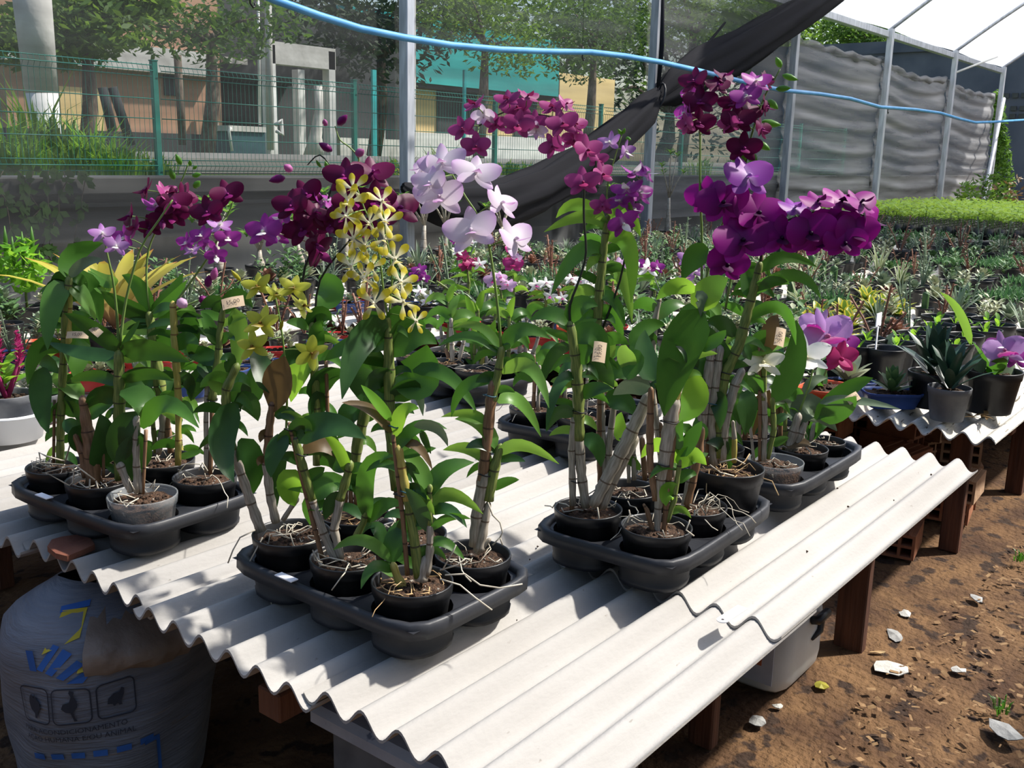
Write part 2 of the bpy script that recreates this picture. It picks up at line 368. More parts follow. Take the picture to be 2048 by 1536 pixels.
# ---- galvanised posts
for i, x in enumerate(PX):
    if i == 0: continue
    g = G((x, W-.04, 0)); g.box((x, W-.04, ZE/2+ (.6 if i < 3 else 0)), (.085, .085, ZE + (1.2 if i < 3 else 0)), bev=.006)
    g.box((x, W-.04, .02), (.16, .16, .04))
    o = g.build('greenhouse_post', 'galvanised', smooth=False)
    tag(o, ['', 'grey steel post in front of the concrete portal', 'grey steel post beside the knotted black net cloth', 'grey steel post at the end of the black net cloth', 'grey steel post with roof arch above the magenta spray', 'grey steel post between the two sagging pleated nets', 'farthest grey steel post beside the green vine'][i], 'post', 'net wall posts')
# ---- roof over the far bays: white film on arches
M('roof_film', (.95, .96, .98), (.92, .94, .97), 2, .5, trans=.96, tcol=(1, 1, 1), alpha=.93)
def arch(t): return _v(0, W - 6.6*t, ZE + 1.55*sin(pi*t)*(1-.0*t))
g = G(); g.grid([[arch(j/24) + _v(x, 0, .03*(1-cos(2*pi*(x-PX[3])/3.4))*-.5) for x in [10.6 + 12.0*i/24 for i in range(25)]] for j in range(25)])
tag(struct(g.build('ceiling', 'roof_film')), 'white plastic film stretched over the tunnel roof', 'roof')
for i, x in enumerate(PX[3:]):
    g = G((x, W, ZE)); g.tube([arch(j/20)+_v(x, 0, -.03) for j in range(21)], .028, 8)
    tag(g.build('roof_arch', 'galvanised'), 'grey steel arch carrying the white roof film', 'arch', 'roof arches')
g = G((14, W, ZE)); g.box((16.5, W+.02, ZE-.075), (12.2, .10, .09), bev=.006)
tag(g.build('eave_gutter', 'galvanised', smooth=False), 'long grey eave rail along the top of the net wall', 'gutter')
g = G((PX[6], W, 1)); g.tube([(PX[6]-.2, W-.15, 2.75), (PX[6]-2.13, W-.42, .0)], .04, 8); tag(g.build('brace_pole', 'galvanised'), 'slanting grey brace pole in front of the farthest net', 'pole')
g = G((PX[5], W, 3)); g.tube([(PX[5], W-.05, 3.0), (PX[5]+.5, W-.6, 3.3)], .02, 6); tag(g.build('corner_strut', 'white_paint'), 'short pale strut from post to roof arch', 'strut')
# ---- unseen net walls on the other two sides, added to cut low sky light
MNET('net_side', (.05, .052, .055), (.70, .80))
for nm, lab, pts in (('wall_front_unseen', 'unseen dark net wall added along the other side of the greenhouse', [(-3.0, -1.35), (22.5, -1.35)]), ('wall_left_unseen', 'unseen dark net wall added across the near end of the greenhouse', [(-3.0, -1.35), (-3.0, W+.05)])):
    (xa, ya), (xb, yb) = pts; g = G(); g.grid([[_v(xa+(xb-xa)*k/40, ya+(yb-ya)*k/40, z) + (_v(0, .01*sin(z*14+k), 0) if nm == 'wall_front_unseen' else _v(.01*sin(z*14+k), 0, 0)) for k in range(41)] for z in [.3 + .05*q for q in range(62)]])
    tag(struct(g.build(nm, 'net_side')), lab, 'net wall')
# ---- blue hose with its hooks
path = [(380, -75), (550, 0), (640, 32), (720, 57), (807, 75), (900, 90), (1000, 99), (1100, 103), (1180, 104), (1250, 112), (1320, 124), (1400, 142), (1480, 162), (1560, 180), (1640, 188), (1700, 197), (1760, 214), (1830, 219), (1880, 226), (1920, 238), (1950, 245), (1985, 244), (2048, 240), (2110, 238)]
g = G(onY(1000, 100, 4.95)); pts = [onY(px, py, 4.95) for px, py in path]; g.tube(pts, .024, 10)
hose = thing('water_hose', 'long blue plastic water pipe sagging across the net wall', 'pipe', g.o); g.build('pipe', 'pipe_blue', hose)
for (px, py) in ((500, -12), (1165, 103), (1776, 217)):
    c = onY(px, py, 4.95); h = G(g.o); h.tube([c+_v(0, 0, .04), c+_v(0, 0, -.02), c+_v(0, 0, -.05), c+_v(.02, 0, -.07), c+_v(.035, 0, -.06), c+_v(.03, 0, -.045)], .006, 6); h.build('hook', 'tie_black', hose)
for z_, xs in ((0, (1165, 500)),):
    for px in xs:
        c = onY(px, 103 if px > 600 else -12, 4.95); h = G(g.o); h.tube([c, c+_v(0, .02, 2.0)], .002, 4); h.build('hanging_wire', 'tie_black', hose)
# ---- black net cloth gathered and knotted, from the post foot up to the roof
def cloth_tube(pts, name, label):
    """pts: (px, py, half-width px); pleated cross-section"""
    c3 = [onY(px, py, W-.22) for px, py, w in pts]; g = G(c3[0]); n = 26; vs = []; fs = []
    for i, c in enumerate(c3):
        t = (c3[min(i+1, len(c3)-1)] - c3[max(i-1, 0)]).normalized(); a = t.cross(_v(0, 1, 0)).normalized(); b = t.cross(a)
        r = pts[i][2]*mpp(c)*.98
        for k in range(n):
            w = 2*pi*k/n; q = 1 + .20*sin(6*w+i*.35) + .10*sin(11*w - i*.5)
            vs.append(c + a*cos(w)*r*q + b*sin(w)*r*q*.55)
    for i in range(len(c3)-1):
        for k in range(n): fs.append((i*n+k, i*n+(k+1) % n, (i+1)*n+(k+1) % n, (i+1)*n+k))
    g.add(vs, fs); return g
up_ = lambda P, m: [tuple(a + (b-a)*k/m for a, b in zip(p, q)) for p, q in zip(P, P[1:]) for k in range(m)] + [P[-1]]
lower = up_([(805, 372, 8), (830, 395, 26), (900, 408, 44), (1000, 405, 44), (1080, 378, 42), (1160, 332, 40), (1230, 280, 38), (1290, 225, 32), (1318, 190, 15)], 3)
upper = up_([(1312, 200, 13), (1345, 172, 34), (1400, 140, 40), (1470, 105, 38), (1540, 66, 34), (1610, 22, 30), (1680, -22, 26)], 3)
rt = thing('net_curtain', 'black shade cloth gathered into a thick knotted roll across the wall', 'cloth', onY(1000, 405, W-.22))
for nm, L_ in (('lower_fold', lower), ('upper_fold', upper)):
    q = cloth_tube(L_, nm, ''); q.build(nm, 'net_roll', rt, loc=q.o - Vector(rt.location))
q = G(rt.location); k0 = onY(1315, 192, W-.22)
q.tube([k0+_v(.05*cos(t_)*.8, -.06*sin(t_)-.02, .12*cos(t_)) for t_ in [k*.5 for k in range(14)]], .012, 6); q.build('tie', 'tie_black', rt)
MNET('net_veil', (.04, .042, .045), (.30, .45))
q = G(rt.location); top = [onY(1322+ 34*k, -30, W-.15 + .03*sin(k*2.1)) for k in range(10)]
q.grid([[k0.lerp(t_, (i/8)**.8) + _v(0, .02*sin(i+k*1.3), 0) for k, t_ in enumerate(top)] for i in range(9)]); q.build('hanging_veil', 'net_veil', rt)
for px in (1326, 1450, 1520):
    e = onY(px, -20 if px < 1400 else 45, W-.16); q = G(rt.location); q.tube([k0, k0.lerp(e, .5)+_v(0, -.02, -.03), e], [.02, .028, .016], 8, flat=.5); q.build('fold', 'net_roll', rt)
# ================================================================ benches
HB, PT, AW = .58, .078, .0165
def wave(y): return HB - AW + AW*cos(2*pi*(y-.695)/PT)
def sheet(x0, x1, y0, wid, dz, mat, label, tilt=.0075, group=None, sag=0.0, yaw=0.0):
    n = int(wid/PT*12); o = _v(x0, y0, HB); g = G(o); T = .0055; r = random.Random(int(x0*100+y0*10))
    NX = 8; P = []
    for i in range(NX+1):
        x = x0 + (x1-x0)*i/NX; row = []
        for j in range(n+1):
            y = y0 + wid*j/n; z = wave(y) + dz + tilt*(y-y0)/.468 - sag*sin(pi*i/NX)
            row.append(_v(x + yaw*(y-y0), y, z))
        P.append(row)
    Q = [[p - _v(0, 0, T) for p in row] for row in P]
    g.grid(P); g.grid([list(reversed(r_)) for r_ in Q])
    for (A, B) in ((P[0], Q[0]), (list(reversed(P[-1])), list(reversed(Q[-1])))): g.grid([A, B])
    for (A, B) in (([r_[-1] for r_ in P], [r_[-1] for r_ in Q]), (list(reversed([r_[0] for r_ in P])), list(reversed([r_[0] for r_ in Q])))): g.grid([A, B])
    me = g.build('roofing_sheet', mat, smooth=True); me.data.polygons.foreach_set('use_smooth', [len(p.vertices) == 4 and abs(p.normal.z) > .3 for p in me.data.polygons])
    return tag(me, label, 'roofing sheet', group)
YC = [.64 + .468*i for i in range(6)]
near_l = ['corrugated sheet with bare pale grooves at the front open edge of the bench', 'corrugated sheet under the pots of the yellow orchid spray', 'corrugated sheet between the two front six cell trays', 'corrugated sheet holding the broken tile piece', 'corrugated sheet under the white basin', 'corrugated sheet beyond the white basin']
far_l = ['upper corrugated sheet overlapping the front one under the magenta orchid trays']
for i, y in enumerate(YC):
    if i == 0:
        sheet(.93, 1.78, y, .5, 0, 'cement', near_l[0], group='bench sheets')
        sheet(1.615, 2.95, y, .5, .0072, 'cement', far_l[0], group='bench sheets')
    else: sheet(.93 + [.0, -.012, .01, -.01, .012, 0][i], 2.95 + [0, .015, -.01, .02, 0, .01][i], y, .5, 0, 'cement', near_l[i], group='bench sheets')
def frame(name, label, loc, legs, beams, mat='wood_dark'):
    root = thing(name, label, 'bench', loc)
    for (x, y, sx, sy, h) in legs:
        g = G(loc); g.box((x, y, h/2), (sx, sy, h), bev=.004); g.build('leg', mat, root, smooth=False)
    for (a, b, w, h) in beams:
        a, b = Vector(a), Vector(b); g = G(loc); d = b-a; g.box((a+b)/2, (d.length, w, h), rot=Matrix.Rotation(math.atan2(d.y, d.x), 3, 'Z'), bev=.003); g.build('beam', 'wood_red', root, smooth=False)
    return root
ZB0 = HB - 2*AW - .0055
bz = ZB0 - .03
frame('bench_frame', 'dark wooden frame of the front bench with plank legs', (1.9, 2, 0),
      [(2.76, .885, .04, .085, ZB0-.06), (2.04, .985, .04, .065, ZB0-.06), (1.62, 1.75, .05, .10, ZB0-.06), (2.76, 2.1, .05, .13, ZB0-.06), (2.76, 3.2, .05, .13, ZB0-.06), (1.36, 3.2, .05, .13, ZB0-.06)],
      [((1.36, .75, bz), (1.36, 3.4, bz), .06, .06), ((2.04, .75, bz), (2.04, 3.4, bz), .06, .06), ((2.76, .75, bz), (2.76, 3.4, bz), .06, .06), ((.99, 1.31, bz-.06), (2.85, 1.31, bz-.06), .06, .055)])
# second bench (right, behind) and third bench (centre, behind), fourth at the left
for i in range(4):
    for k, (a, b) in enumerate(((3.30, 4.75), (4.65, 6.2), (6.1, 7.7), (7.6, 9.2), (9.1, 10.7))):
        sheet(a + .03*sin(i*2+k), b, .675 + .468*i, .5, .0072*(k % 2), 'cement_old', {(0, 0): 'mossy corrugated sheet corner under the grey pot and violet orchid', (1, 0): 'mossy corrugated sheet carrying the dark blue succulent tray', (0, 1): 'corrugated sheet under the deep black seedling pots'}.get((i, k), 'grey mossy corrugated sheet of the second bench'), group='second bench sheets')
for i in range(6):
    for k, (a, b) in enumerate(((3.36, 4.9), (4.8, 6.4), (6.3, 7.9), (7.8, 9.4), (9.3, 10.9))):
        sheet(a + (.02*sin(i*3+k)), b, 2.60 + .468*i - (.14 if i > 3 else 0), .5 if i < 5 else .42, .0072*(k % 2), 'cement_old', {(0, 0): 'weathered sheet edge of the back bench next to the low red tray', (2, 0): 'weathered sheet edge of the back bench under the pale branching succulent', (1, 0): 'weathered sheet edge of the back bench behind the far tray'}.get((i, k), 'weathered corrugated sheet of the long back bench'), group='back bench sheets')
for i in range(3):
    sheet(.9, 3.2, 3.75 + .468*i, .5, 0, 'cement_old', 'weathered corrugated sheet of the left corner bench', group='corner bench sheets')
frame('bench_frame', 'wooden frame of the second bench beside stacked bricks', (3.8, 1.3, 0),
      [(3.79, .885, .045, .07, ZB0-.06), (4.69, .86, .045, .07, ZB0-.06), (6.0, .86, .05, .12, ZB0-.06), (7.4, .86, .05, .12, ZB0-.06), (9.0, .86, .05, .12, ZB0-.06), (3.79, 2.3, .05, .12, ZB0-.06), (6.0, 2.3, .05, .12, ZB0-.06), (9.0, 2.3, .05, .12, ZB0-.06)],
      [((3.79, .72, bz), (3.79, 2.5, bz), .06, .06), ((4.69, .72, bz), (4.69, 2.5, bz), .06, .06), ((6, .72, bz), (6, 2.5, bz), .06, .06), ((7.4, .72, bz), (7.4, 2.5, bz), .06, .06), ((9, .72, bz), (9, 2.5, bz), .06, .06)])
frame('bench_frame', 'wooden frame of the long back bench', (3.8, 3.8, 0),
      [(x, y, .05, .12, ZB0-.06) for x in (3.55, 5.5, 7.5, 10) for y in (2.8, 3.66, 5.0)], [((x, 2.65, bz), (x, 5.2, bz), .06, .06) for x in (3.55, 5.5, 7.5, 10)])
frame('bench_frame', 'wooden frame of the left corner bench', (2, 4.4, 0),
      [(x, y, .05, .12, ZB0-.06) for x in (1.1, 3.0) for y in (3.9, 5.0)], [((x, 3.8, bz), (x, 5.2, bz), .06, .06) for x in (1.1, 3.0)])
# ================================================================ trays
TC = .157                                                # cell spacing
def tray_proto():
    root = thing('nursery_tray', 'black plastic six cell tray', 'tray')
    R0, zd = .0700, .064
    g = G(); hx, hy = 1.5*TC+.008, TC+.008
    for i in range(3):
        for j in range(2):
            cx, cy = (i-1)*TC, (j-.5)*TC; n = 24; vs = []
            for k in range(n):
                w = 2*pi*k/n; q = 1/max(abs(cos(w)), abs(sin(w))); vs.append(_v(cx+cos(w)*R0, cy+sin(w)*R0, zd))
            for k in range(n):
                w = 2*pi*k/n; q = 1/max(abs(cos(w)), abs(sin(w))); vs.append(_v(cx+cos(w)*q*TC/2*.999, cy+sin(w)*q*TC/2*.999, zd+.003))
            g.add(vs, [(k, (k+1) % n, n+(k+1) % n, n+k)[::-1] for k in range(n)])
    g.build('deck', 'tray_plastic', root)
    g = G(); n = 48; prof = [(-.012, .062), (-.010, .074), (.0, .078), (.005, .075), (.006, .050), (.003, .050), (.002, .070)]
    ring = []
    for k in range(n):
        w = 2*pi*k/n; q = 1/((abs(cos(w))**7 + abs(sin(w))**7)**(1/7)); ring.append((cos(w)*q, sin(w)*q))
    vs = [_v(cx*(hx+e), cy*(hy+e), z) for (e, z) in prof for (cx, cy) in ring]
    g.add(vs, [(i*n+k, i*n+(k+1) % n, (i+1)*n+(k+1) % n, (i+1)*n+k)[::-1] for i in range(len(prof)-1) for k in range(n)]); g.build('rim', 'tray_plastic', root)
    g = G(); g.lathe([(R0, zd), (R0-.002, .04), (R0-.006, .012), (R0-.004, .010), (R0-.006, .0), (.02, .0), (.02, .004), (R0-.012, .004), (R0-.008, .03), (R0-.004, zd)], 24, sq=2.6)
    me = g.mesh('cell_cup', 'tray_plastic')
    for i in range(3):
        for j in range(2):
            inst('cell_cup', me, root, ((i-1)*TC, (j-.5)*TC, 0))
    g = G(); g.box((-.06, -hy-.006, .0835), (.045, .016, .002)); g.build('label_sticker', 'white_paper', root, smooth=False)
    return root
TZ = HB + .0085
TR = {}
tp_ = tray_proto()
def tray(key, x, y, rot, label, proto=None, keep_sticker=True):
    t_ = proto or copy_tree(tp_); tz = TZ + (.0085 if key in ('T3', 'T4') else 0); t_.location = (x, y, tz); t_.rotation_euler = (0, 0, rot); t_['label'] = label; t_['group'] = 'six cell trays'
    ca, sa = cos(rot), sin(rot); TR[key] = [_v(x + (i-1)*TC*ca - (j-.5)*TC*sa, y + (i-1)*TC*sa + (j-.5)*TC*ca, tz+.006) for j in range(2) for i in range(3)]
    if not keep_sticker:
        for c in list(t_.children):
            if c.name.startswith('label_sticker'): bpy.data.objects.remove(c)
    return t_
tray('T2', 1.215, 1.258, -pi/2, 'black six cell tray carrying the yellow and the pale pink sprayed orchids')
tray('T1', 1.150, 1.985, -pi/2+.05, 'black six cell tray carrying the clear pot and price tagged orchids')
tray('T3', 1.775, .995, .03, 'black six cell tray carrying the magenta and rose purple orchids', keep_sticker=False)
tray('T4', 2.36, 1.005, 0, 'black six cell tray carrying the white flowered orchids', keep_sticker=False)
tray('T5', 2.62, 2.30, -pi/2-.1, 'black six cell tray of flowerless orchids at the back of the bench')
tray('T6', 2.40, 1.62, .1, 'black six cell tray half hidden behind the purple orchids', proto=tp_, keep_sticker=False)
# ================================================================ outside, behind the net
YF = 8.7
FX = [(.636 + .2885*k)*YF for k in range(-3, 8)]
def wire(pts, r=.004, n=4): g = G(pts[0]); g.tube(pts, r, n); return g
flab = ['above the weeds', 'over the tall grass', 'in front of the brown wall', 'in front of the concrete portal', 'before the yellow wall', 'below the teal roof', 'behind the arching purple spray', 'behind the knotted cloth', 'behind the creased net', 'far along the road', 'farthest along the road']
post_me = None
for k, x in enumerate(FX):
    g = G((x, YF, .9)); g.box((x, YF, 1.56), (.06, .05, 1.28), bev=.005); g.box((x, YF, 2.205), (.066, .056, .012))
    tag(g.build('fence_post', 'fence_green', smooth=False), 'green fence post ' + flab[k], 'fence post', 'fence posts')
for k in range(len(FX)-1):
    x0, x1 = FX[k]+.04, FX[k+1]-.04; root = thing('mesh_fence', 'green welded mesh fence panel ' + flab[k], 'fence', (x0, YF-.03, 1.0), 0, 'fence panels')
    for z in (2.16, 2.11, 2.06, 1.86, 1.68, 1.50, 1.30, 1.25, 1.20, 1.02):
        bend = .03 if z in (2.11, 1.25) else 0
        g = G((x0, YF-.03, 1.0)); g.tube([(x0, YF-.03-bend, z), (x1, YF-.03-bend, z)], .0045, 4); g.build('horizontal_wire', 'fence_green', root)
    g = G((x0, YF-.03, 1.0))
    for j in range(49):
        x = x0 + (x1-x0)*j/48; g.tube([(x, YF-.028, z) if z not in (2.11, 1.25) else (x, YF-.058, z) for z in (1.0, 1.2, 1.25, 1.3, 2.06, 2.11, 2.17)], .0025, 3, cap=False)
    tag(g.build('vertical_wires', 'fence_green', root), kind='stuff')
# ---- trees
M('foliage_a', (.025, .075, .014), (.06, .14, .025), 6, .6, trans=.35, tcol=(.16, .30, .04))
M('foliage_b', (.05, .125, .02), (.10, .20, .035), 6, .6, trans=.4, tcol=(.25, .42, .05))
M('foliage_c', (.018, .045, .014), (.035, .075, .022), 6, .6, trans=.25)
M('trunk', (.10, .075, .055), (.20, .16, .12), 6, .9, .5, stretch=(4, 4, 1))
def leafcloud(g, c, rx, ry, rz, n, s, r, droop=.3):
    for _ in range(n):
        while True:
            u = _v(r.uniform(-1, 1), r.uniform(-1, 1), r.uniform(-1, 1))
            if .25 < u.length < 1: break
        p = Vector(c) + _v(u.x*rx, u.y*ry, u.z*rz); a = r.uniform(0, 6.28); l = s*r.uniform(.6, 1.3)
        d = _v(cos(a), sin(a), r.uniform(-.7, .3)-droop).normalized()*l; e = d.cross(_v(r.uniform(-1, 1), r.uniform(-1, 1), r.uniform(.2, 1))).normalized()*l*.36
        g.add([p-d*.5, p+e*.5, p+d*.5, p-e*.5], [(0, 1, 2, 3)])
def tree(px, py, Y, rpx, rpy, n, s, mat, label, zb=None, seed=0, blobs=7):
    r = random.Random(seed); c = onY(px, py, Y); k = mpp(c); zb = zo(Y) if zb is None else zb; RX, RZ = rpx*k, rpy*k
    root = thing('tree', label, 'tree', (c.x, Y, zb)); o = Vector(root.location)
    g = G(o); t0 = _v(c.x, Y, zb-.05); t1 = _v(c.x+.1*RX, Y, max(zb+.5, c.z-.4*RZ)); g.tube([t0, t0.lerp(t1, .5)+_v(.06*RX, .05, 0), t1, c], [.05*RX+.05, .045*RX+.04, .03*RX+.02, .02], 8); g.build('trunk', 'trunk', root)
    gl = G(o); gb = []
    for b in range(blobs):
        a = 2*pi*b/blobs + r.uniform(-.4, .4); q = r.uniform(.35, .75)
        bc = c + _v(cos(a)*RX*q, sin(a)*RX*q*.6, r.uniform(-.5, .5)*RZ)
        h = G(o); h.tube([t1, t1.lerp(bc, .5)+_v(0, 0, .15*RZ), bc], [.022*RX, .014*RX, .005], 5); h.build('branch', 'trunk', root)
        leafcloud(gl, bc, RX*.55, RX*.42, RZ*.5, int(n*1.9)//blobs, s, r)
    tag(gl.build('foliage', mat, root, smooth=False), kind='stuff')
    return root
tree(150, 30, 12.5, 210, 120, 2600, .17, 'foliage_b', 'bright leafy tree behind the pale concrete pole', seed=11)
tree(400, 40, 17, 230, 110, 900, .2, 'foliage_a', 'dark loose tree in front of the brown building', seed=12)
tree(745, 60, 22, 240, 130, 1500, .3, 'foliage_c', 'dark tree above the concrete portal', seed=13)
tree(960, 45, 17, 170, 110, 1500, .17, 'foliage_b', 'tree with hanging sprays over the teal roof', seed=14)
tree(1180, 60, 19, 170, 120, 1900, .2, 'foliage_a', 'tree with feathery leaves beside the teal roof', seed=15)
tree(1380, 10, 22, 200, 130, 2000, .28, 'foliage_b', 'tall leafy tree above the knotted cloth', seed=16)
tree(1530, 20, 13, 130, 110, 2000, .16, 'foliage_b', 'leafy tree at the end of the black cloth', seed=17)
tree(1730, 80, 10.5, 130, 70, 2600, .16, 'foliage_a', 'dark green tree above the rolled net hem', seed=18)
tree(1860, 120, 9.5, 90, 50, 1600, .13, 'foliage_b', 'green tree between the two far posts', seed=19)
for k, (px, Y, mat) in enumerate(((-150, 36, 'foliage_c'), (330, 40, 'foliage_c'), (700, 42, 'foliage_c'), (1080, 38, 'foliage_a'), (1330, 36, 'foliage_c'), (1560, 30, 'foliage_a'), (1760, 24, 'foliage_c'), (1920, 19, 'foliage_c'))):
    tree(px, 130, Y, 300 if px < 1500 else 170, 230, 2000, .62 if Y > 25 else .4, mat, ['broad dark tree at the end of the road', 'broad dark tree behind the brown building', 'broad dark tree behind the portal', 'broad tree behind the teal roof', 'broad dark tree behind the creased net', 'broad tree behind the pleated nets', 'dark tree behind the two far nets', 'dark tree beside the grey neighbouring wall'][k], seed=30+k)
# ---- weeds and grass behind the low wall
def blade_clump(name, label, cat, c, h, n, spread, mat, seed, group, wid=.012, arch_=.5):
    r = random.Random(seed); root = thing(name, label, cat, c, 0, group); g = G(c)
    for _ in range(n):
        a = r.uniform(0, 6.28); b = Vector(c) + _v(cos(a), sin(a), 0)*r.uniform(0, spread); L_ = h*r.uniform(.5, 1.1); d = _v(cos(a), sin(a), 0)*L_*arch_*r.uniform(.3, 1.1)
        w = _v(-sin(a), cos(a), 0)*wid*r.uniform(.6, 1.3); p1 = b + d*.25 + _v(0, 0, L_*.6); p2 = b + d + _v(0, 0, L_*r.uniform(.5, .95))
        g.add([b-w*.7, b+w*.7, p1+w, p1-w, p2], [(0, 1, 2, 3), (3, 2, 4)])
    tag(g.build('blades', mat, root, smooth=False), kind='stuff'); return root
for k, (px, py, Y, h) in enumerate(((20, 330, 9.6, .75), (75, 320, 9.8, 1.0), (130, 325, 10, .9), (185, 335, 9.6, .7), (240, 345, 9.4, .5), (300, 350, 9.5, .35), (60, 350, 9.2, .5), (150, 352, 9.2, .5), (0, 352, 9.1, .6), (215, 352, 9.15, .45))):
    p = onY(px, py, Y); blade_clump('grass_clump', 'tall green grass clump growing behind the mesh fence', 'grass', (p.x, Y, zo(Y)-.02), h, 110, .32, 'foliage_b' if k % 3 else 'leaf_bright', 50+k, 'grass behind the fence')
for k, (px, Y, h) in enumerate(((880, 10, .5), (905, 9.6, .4), (1010, 9.5, .35), (1050, 9.6, .3), (800, 10, .35), (1120, 9.6, .3), (1400, 9.6, .5), (1480, 9.6, .6))):
    p = onY(px, 350, Y); blade_clump('grass_clump', 'low green grass clump at the roadside fence', 'grass', (p.x, Y, zo(Y)-.02), h, 90, .3, 'foliage_b', 70+k, 'grass at the roadside')
p = onY(790, 345, 9.4); root = thing('yellow_flower_bush', 'small bush of yellow flowers behind the steel post', 'bush', (p.x, 9.4, zo(9.4)))
g = G(root.location); leafcloud(g, (p.x, 9.4, p.z-.05), .14, .1, .16, 120, .06, random.Random(5)); tag(g.build('foliage', 'leaf_bright', root, smooth=False), kind='stuff')
g = G(root.location); leafcloud(g, (p.x, 9.3, p.z), .12, .06, .10, 60, .05, random.Random(6)); tag(g.build('blossoms', 'leaf_yellow', root, smooth=False), kind='stuff')
# creeping branches between wall and net at the left
r = random.Random(9); root = thing('wall_creeper', 'dark creeping branches hanging over the low wall', 'creeper', (2.1, W+.16, .7))
for k in range(7):
    x = onY(-20+30*k, 360, W+.14).x; h = G(root.location); pts = [_v(x, W+.15, 1.27)]
    for q in range(5): pts.append(pts[-1]+_v(r.uniform(-.06, .06), 0, -r.uniform(.05, .12)))
    h.tube(pts, .003, 4); h.build('twig', 'trunk', root)
    h = G(root.location)
    for p in pts:
        for _ in range(5):
            a = r.uniform(0, 6.28); d = _v(cos(a)*.06, -.01, sin(a)*.06-.02); e = _v(-d.z, .01, d.x)*.3
            h.add([p, p+d*.5+e, p+d, p+d*.5-e], [(0, 1, 2, 3)])
    tag(h.build('leaves', 'foliage_a', root, smooth=False), kind='stuff')
# ---- concrete pole
a, b = onY(98, 330, 10.6), onY(52, -120, 10.6); root = thing('utility_pole', 'thick pale concrete pole with white painted foot', 'pole', (a.x, 10.6, zo(10.6)))
g = G(root.location); m1 = a.lerp(b, .33); g.tube([m1, b], [.165, .2], 20); g.build('shaft', 'concrete', root)
g = G(root.location); g.tube([_v(a.x+.02, 10.6, zo(10.6)-.05), m1], [.13, .166], 20); g.build('painted_foot', 'white_paint', root)
# ---- brown building at the left
M('tan_wall', (.42, .24, .16), (.55, .34, .22), .6, .9, .2); M('yellow_wall', (.78, .58, .27), (.86, .66, .34), .5, .9, .15); M('teal', (.02, .36, .36), (.03, .44, .43), .5, .5); M('shed_dark', (.03, .035, .037), (.06, .065, .066), .7, .9); M('window_dark', (.02, .025, .03), (.04, .045, .05), 2, .2)
def slab(name, px0, py0, px1, py1, Y, th, mat, parent=None, o=None, zt=None, zb=None):
    a, b = onY(px0, py0, Y), onY(px1, py1, Y); z1 = zt if zt is not None else max(a.z, b.z); z0 = zb if zb is not None else min(a.z, b.z)
    g = G(o if o is not None else ((a.x+b.x)/2, Y, z0)); g.box(((a.x+b.x)/2, Y+th/2, (z0+z1)/2), (abs(b.x-a.x), th, z1-z0)); return g.build(name, mat, parent, smooth=False)
o = onY(250, 300, 23); o.z = zo(23); root = thing('building', 'tan walled building in the shade of trees', 'building', o)
slab('wall', 20, 280, 428, -150, 23, 6, 'tan_wall', root, o, zb=o.z-.1); slab('base_band', 15, 300, 432, 270, 22.85, .15, 'shed_dark', root, o, zb=o.z-.1)
slab('painted_sunlight', 125, 262, 205, 178, 22.9, .1, 'yellow_wall', root, o); slab('window', 330, 190, 360, 140, 22.95, .05, 'window_dark', root, o); slab('ledge', 10, 118, 434, 108, 22.6, .4, 'concrete', root, o)  # first slab: sun patch on the tan wall, painted in as yellow
for pxs in ((205, 175, 225, 262), (225, 175, 262, 290)):
    g = G(o); g.tube([onY(pxs[0], pxs[1], 22), onY(pxs[2], pxs[3], 22)], .11, 8); g.build('brace', 'shed_dark', root)
g = G(o); g.tube([onY(355, 110, 21.5), onY(365, 290, 21.5)], .09, 8); g.build('downpipe', 'trunk', root)
# ---- dark shed and concrete portal
o = onY(600, 300, 27); o.z = zo(27); root = thing('open_shed', 'dark open shed behind the concrete portal', 'shed', o)
slab('back_wall', 420, 290, 812, 40, 27, .3, 'shed_dark', root, o, zb=o.z-.1); slab('roof_edge', 410, 140, 700, 118, 24, 3.2, 'shed_dark', root, o); slab('pale_panel', 446, 125, 495, 118, 23.9, .1, 'concrete', root, o)
slab('low_wall', 680, 292, 812, 280, 26.5, .3, 'concrete', root, o, zb=o.z-.1); slab('side_post', 422, 300, 434, 205, 24, .25, 'concrete', root, o, zb=o.z-.1)
o = onY(600, 300, 20); o.z = zo(20); root = thing('concrete_portal', 'white concrete portal frame beside the road', 'portal', o)
for (p0, p1, q, dy) in ((541, 550, 90, 0), (600, 609, 140, 1.6), (661, 670, 104, 0), (430, 435, 205, 2.5)):
    slab('column', p0, 305, p1, q, 20+dy, .25, 'white_paint', root, o, zb=o.z-.1)
slab('beam', 538, 126, 671, 98, 20, .3, 'concrete', root, o)
g = G(o); g.tube([onY(541, 300, 19.9), onY(534, -120, 19.9)], .085, 8); g.build('upright', 'concrete', root)
g = G(o); g.tube([onY(520, 250, 18.6), onY(515, -80, 18.6)], .03, 6); g.build('pipe', 'white_paint', root)
g = G(o); g.tube([onY(551, 250, 19.8), onY(562, 240, 19.8), onY(565, 270, 19.8), onY(553, 262, 19.8)], .05, 6); g.build('bracket', 'white_paint', root)
o = onY(495, 300, 18.5); o.z = zo(18.5); root = thing('waste_bin', 'dark teal waste container beside the portal', 'container', o)
M('bin_teal', (.02, .07, .085), (.03, .10, .12), 3, .5)
slab('body', 462, 302, 530, 262, 18.5, .7, 'bin_teal', root, o, zb=o.z); slab('lid', 458, 262, 532, 254, 18.45, .8, 'concrete', root, o)
g = G(o); g.tube([onY(462, 255, 18.4), onY(458, 262, 18.4), onY(464, 302, 18.4)], .03, 6); g.build('handle', 'white_paint', root)
a, b = onY(630, 292, 21), onY(636, 170, 21); root = thing('bare_tree', 'bare pale tree trunk under the portal', 'tree', (a.x, 21, zo(21)))
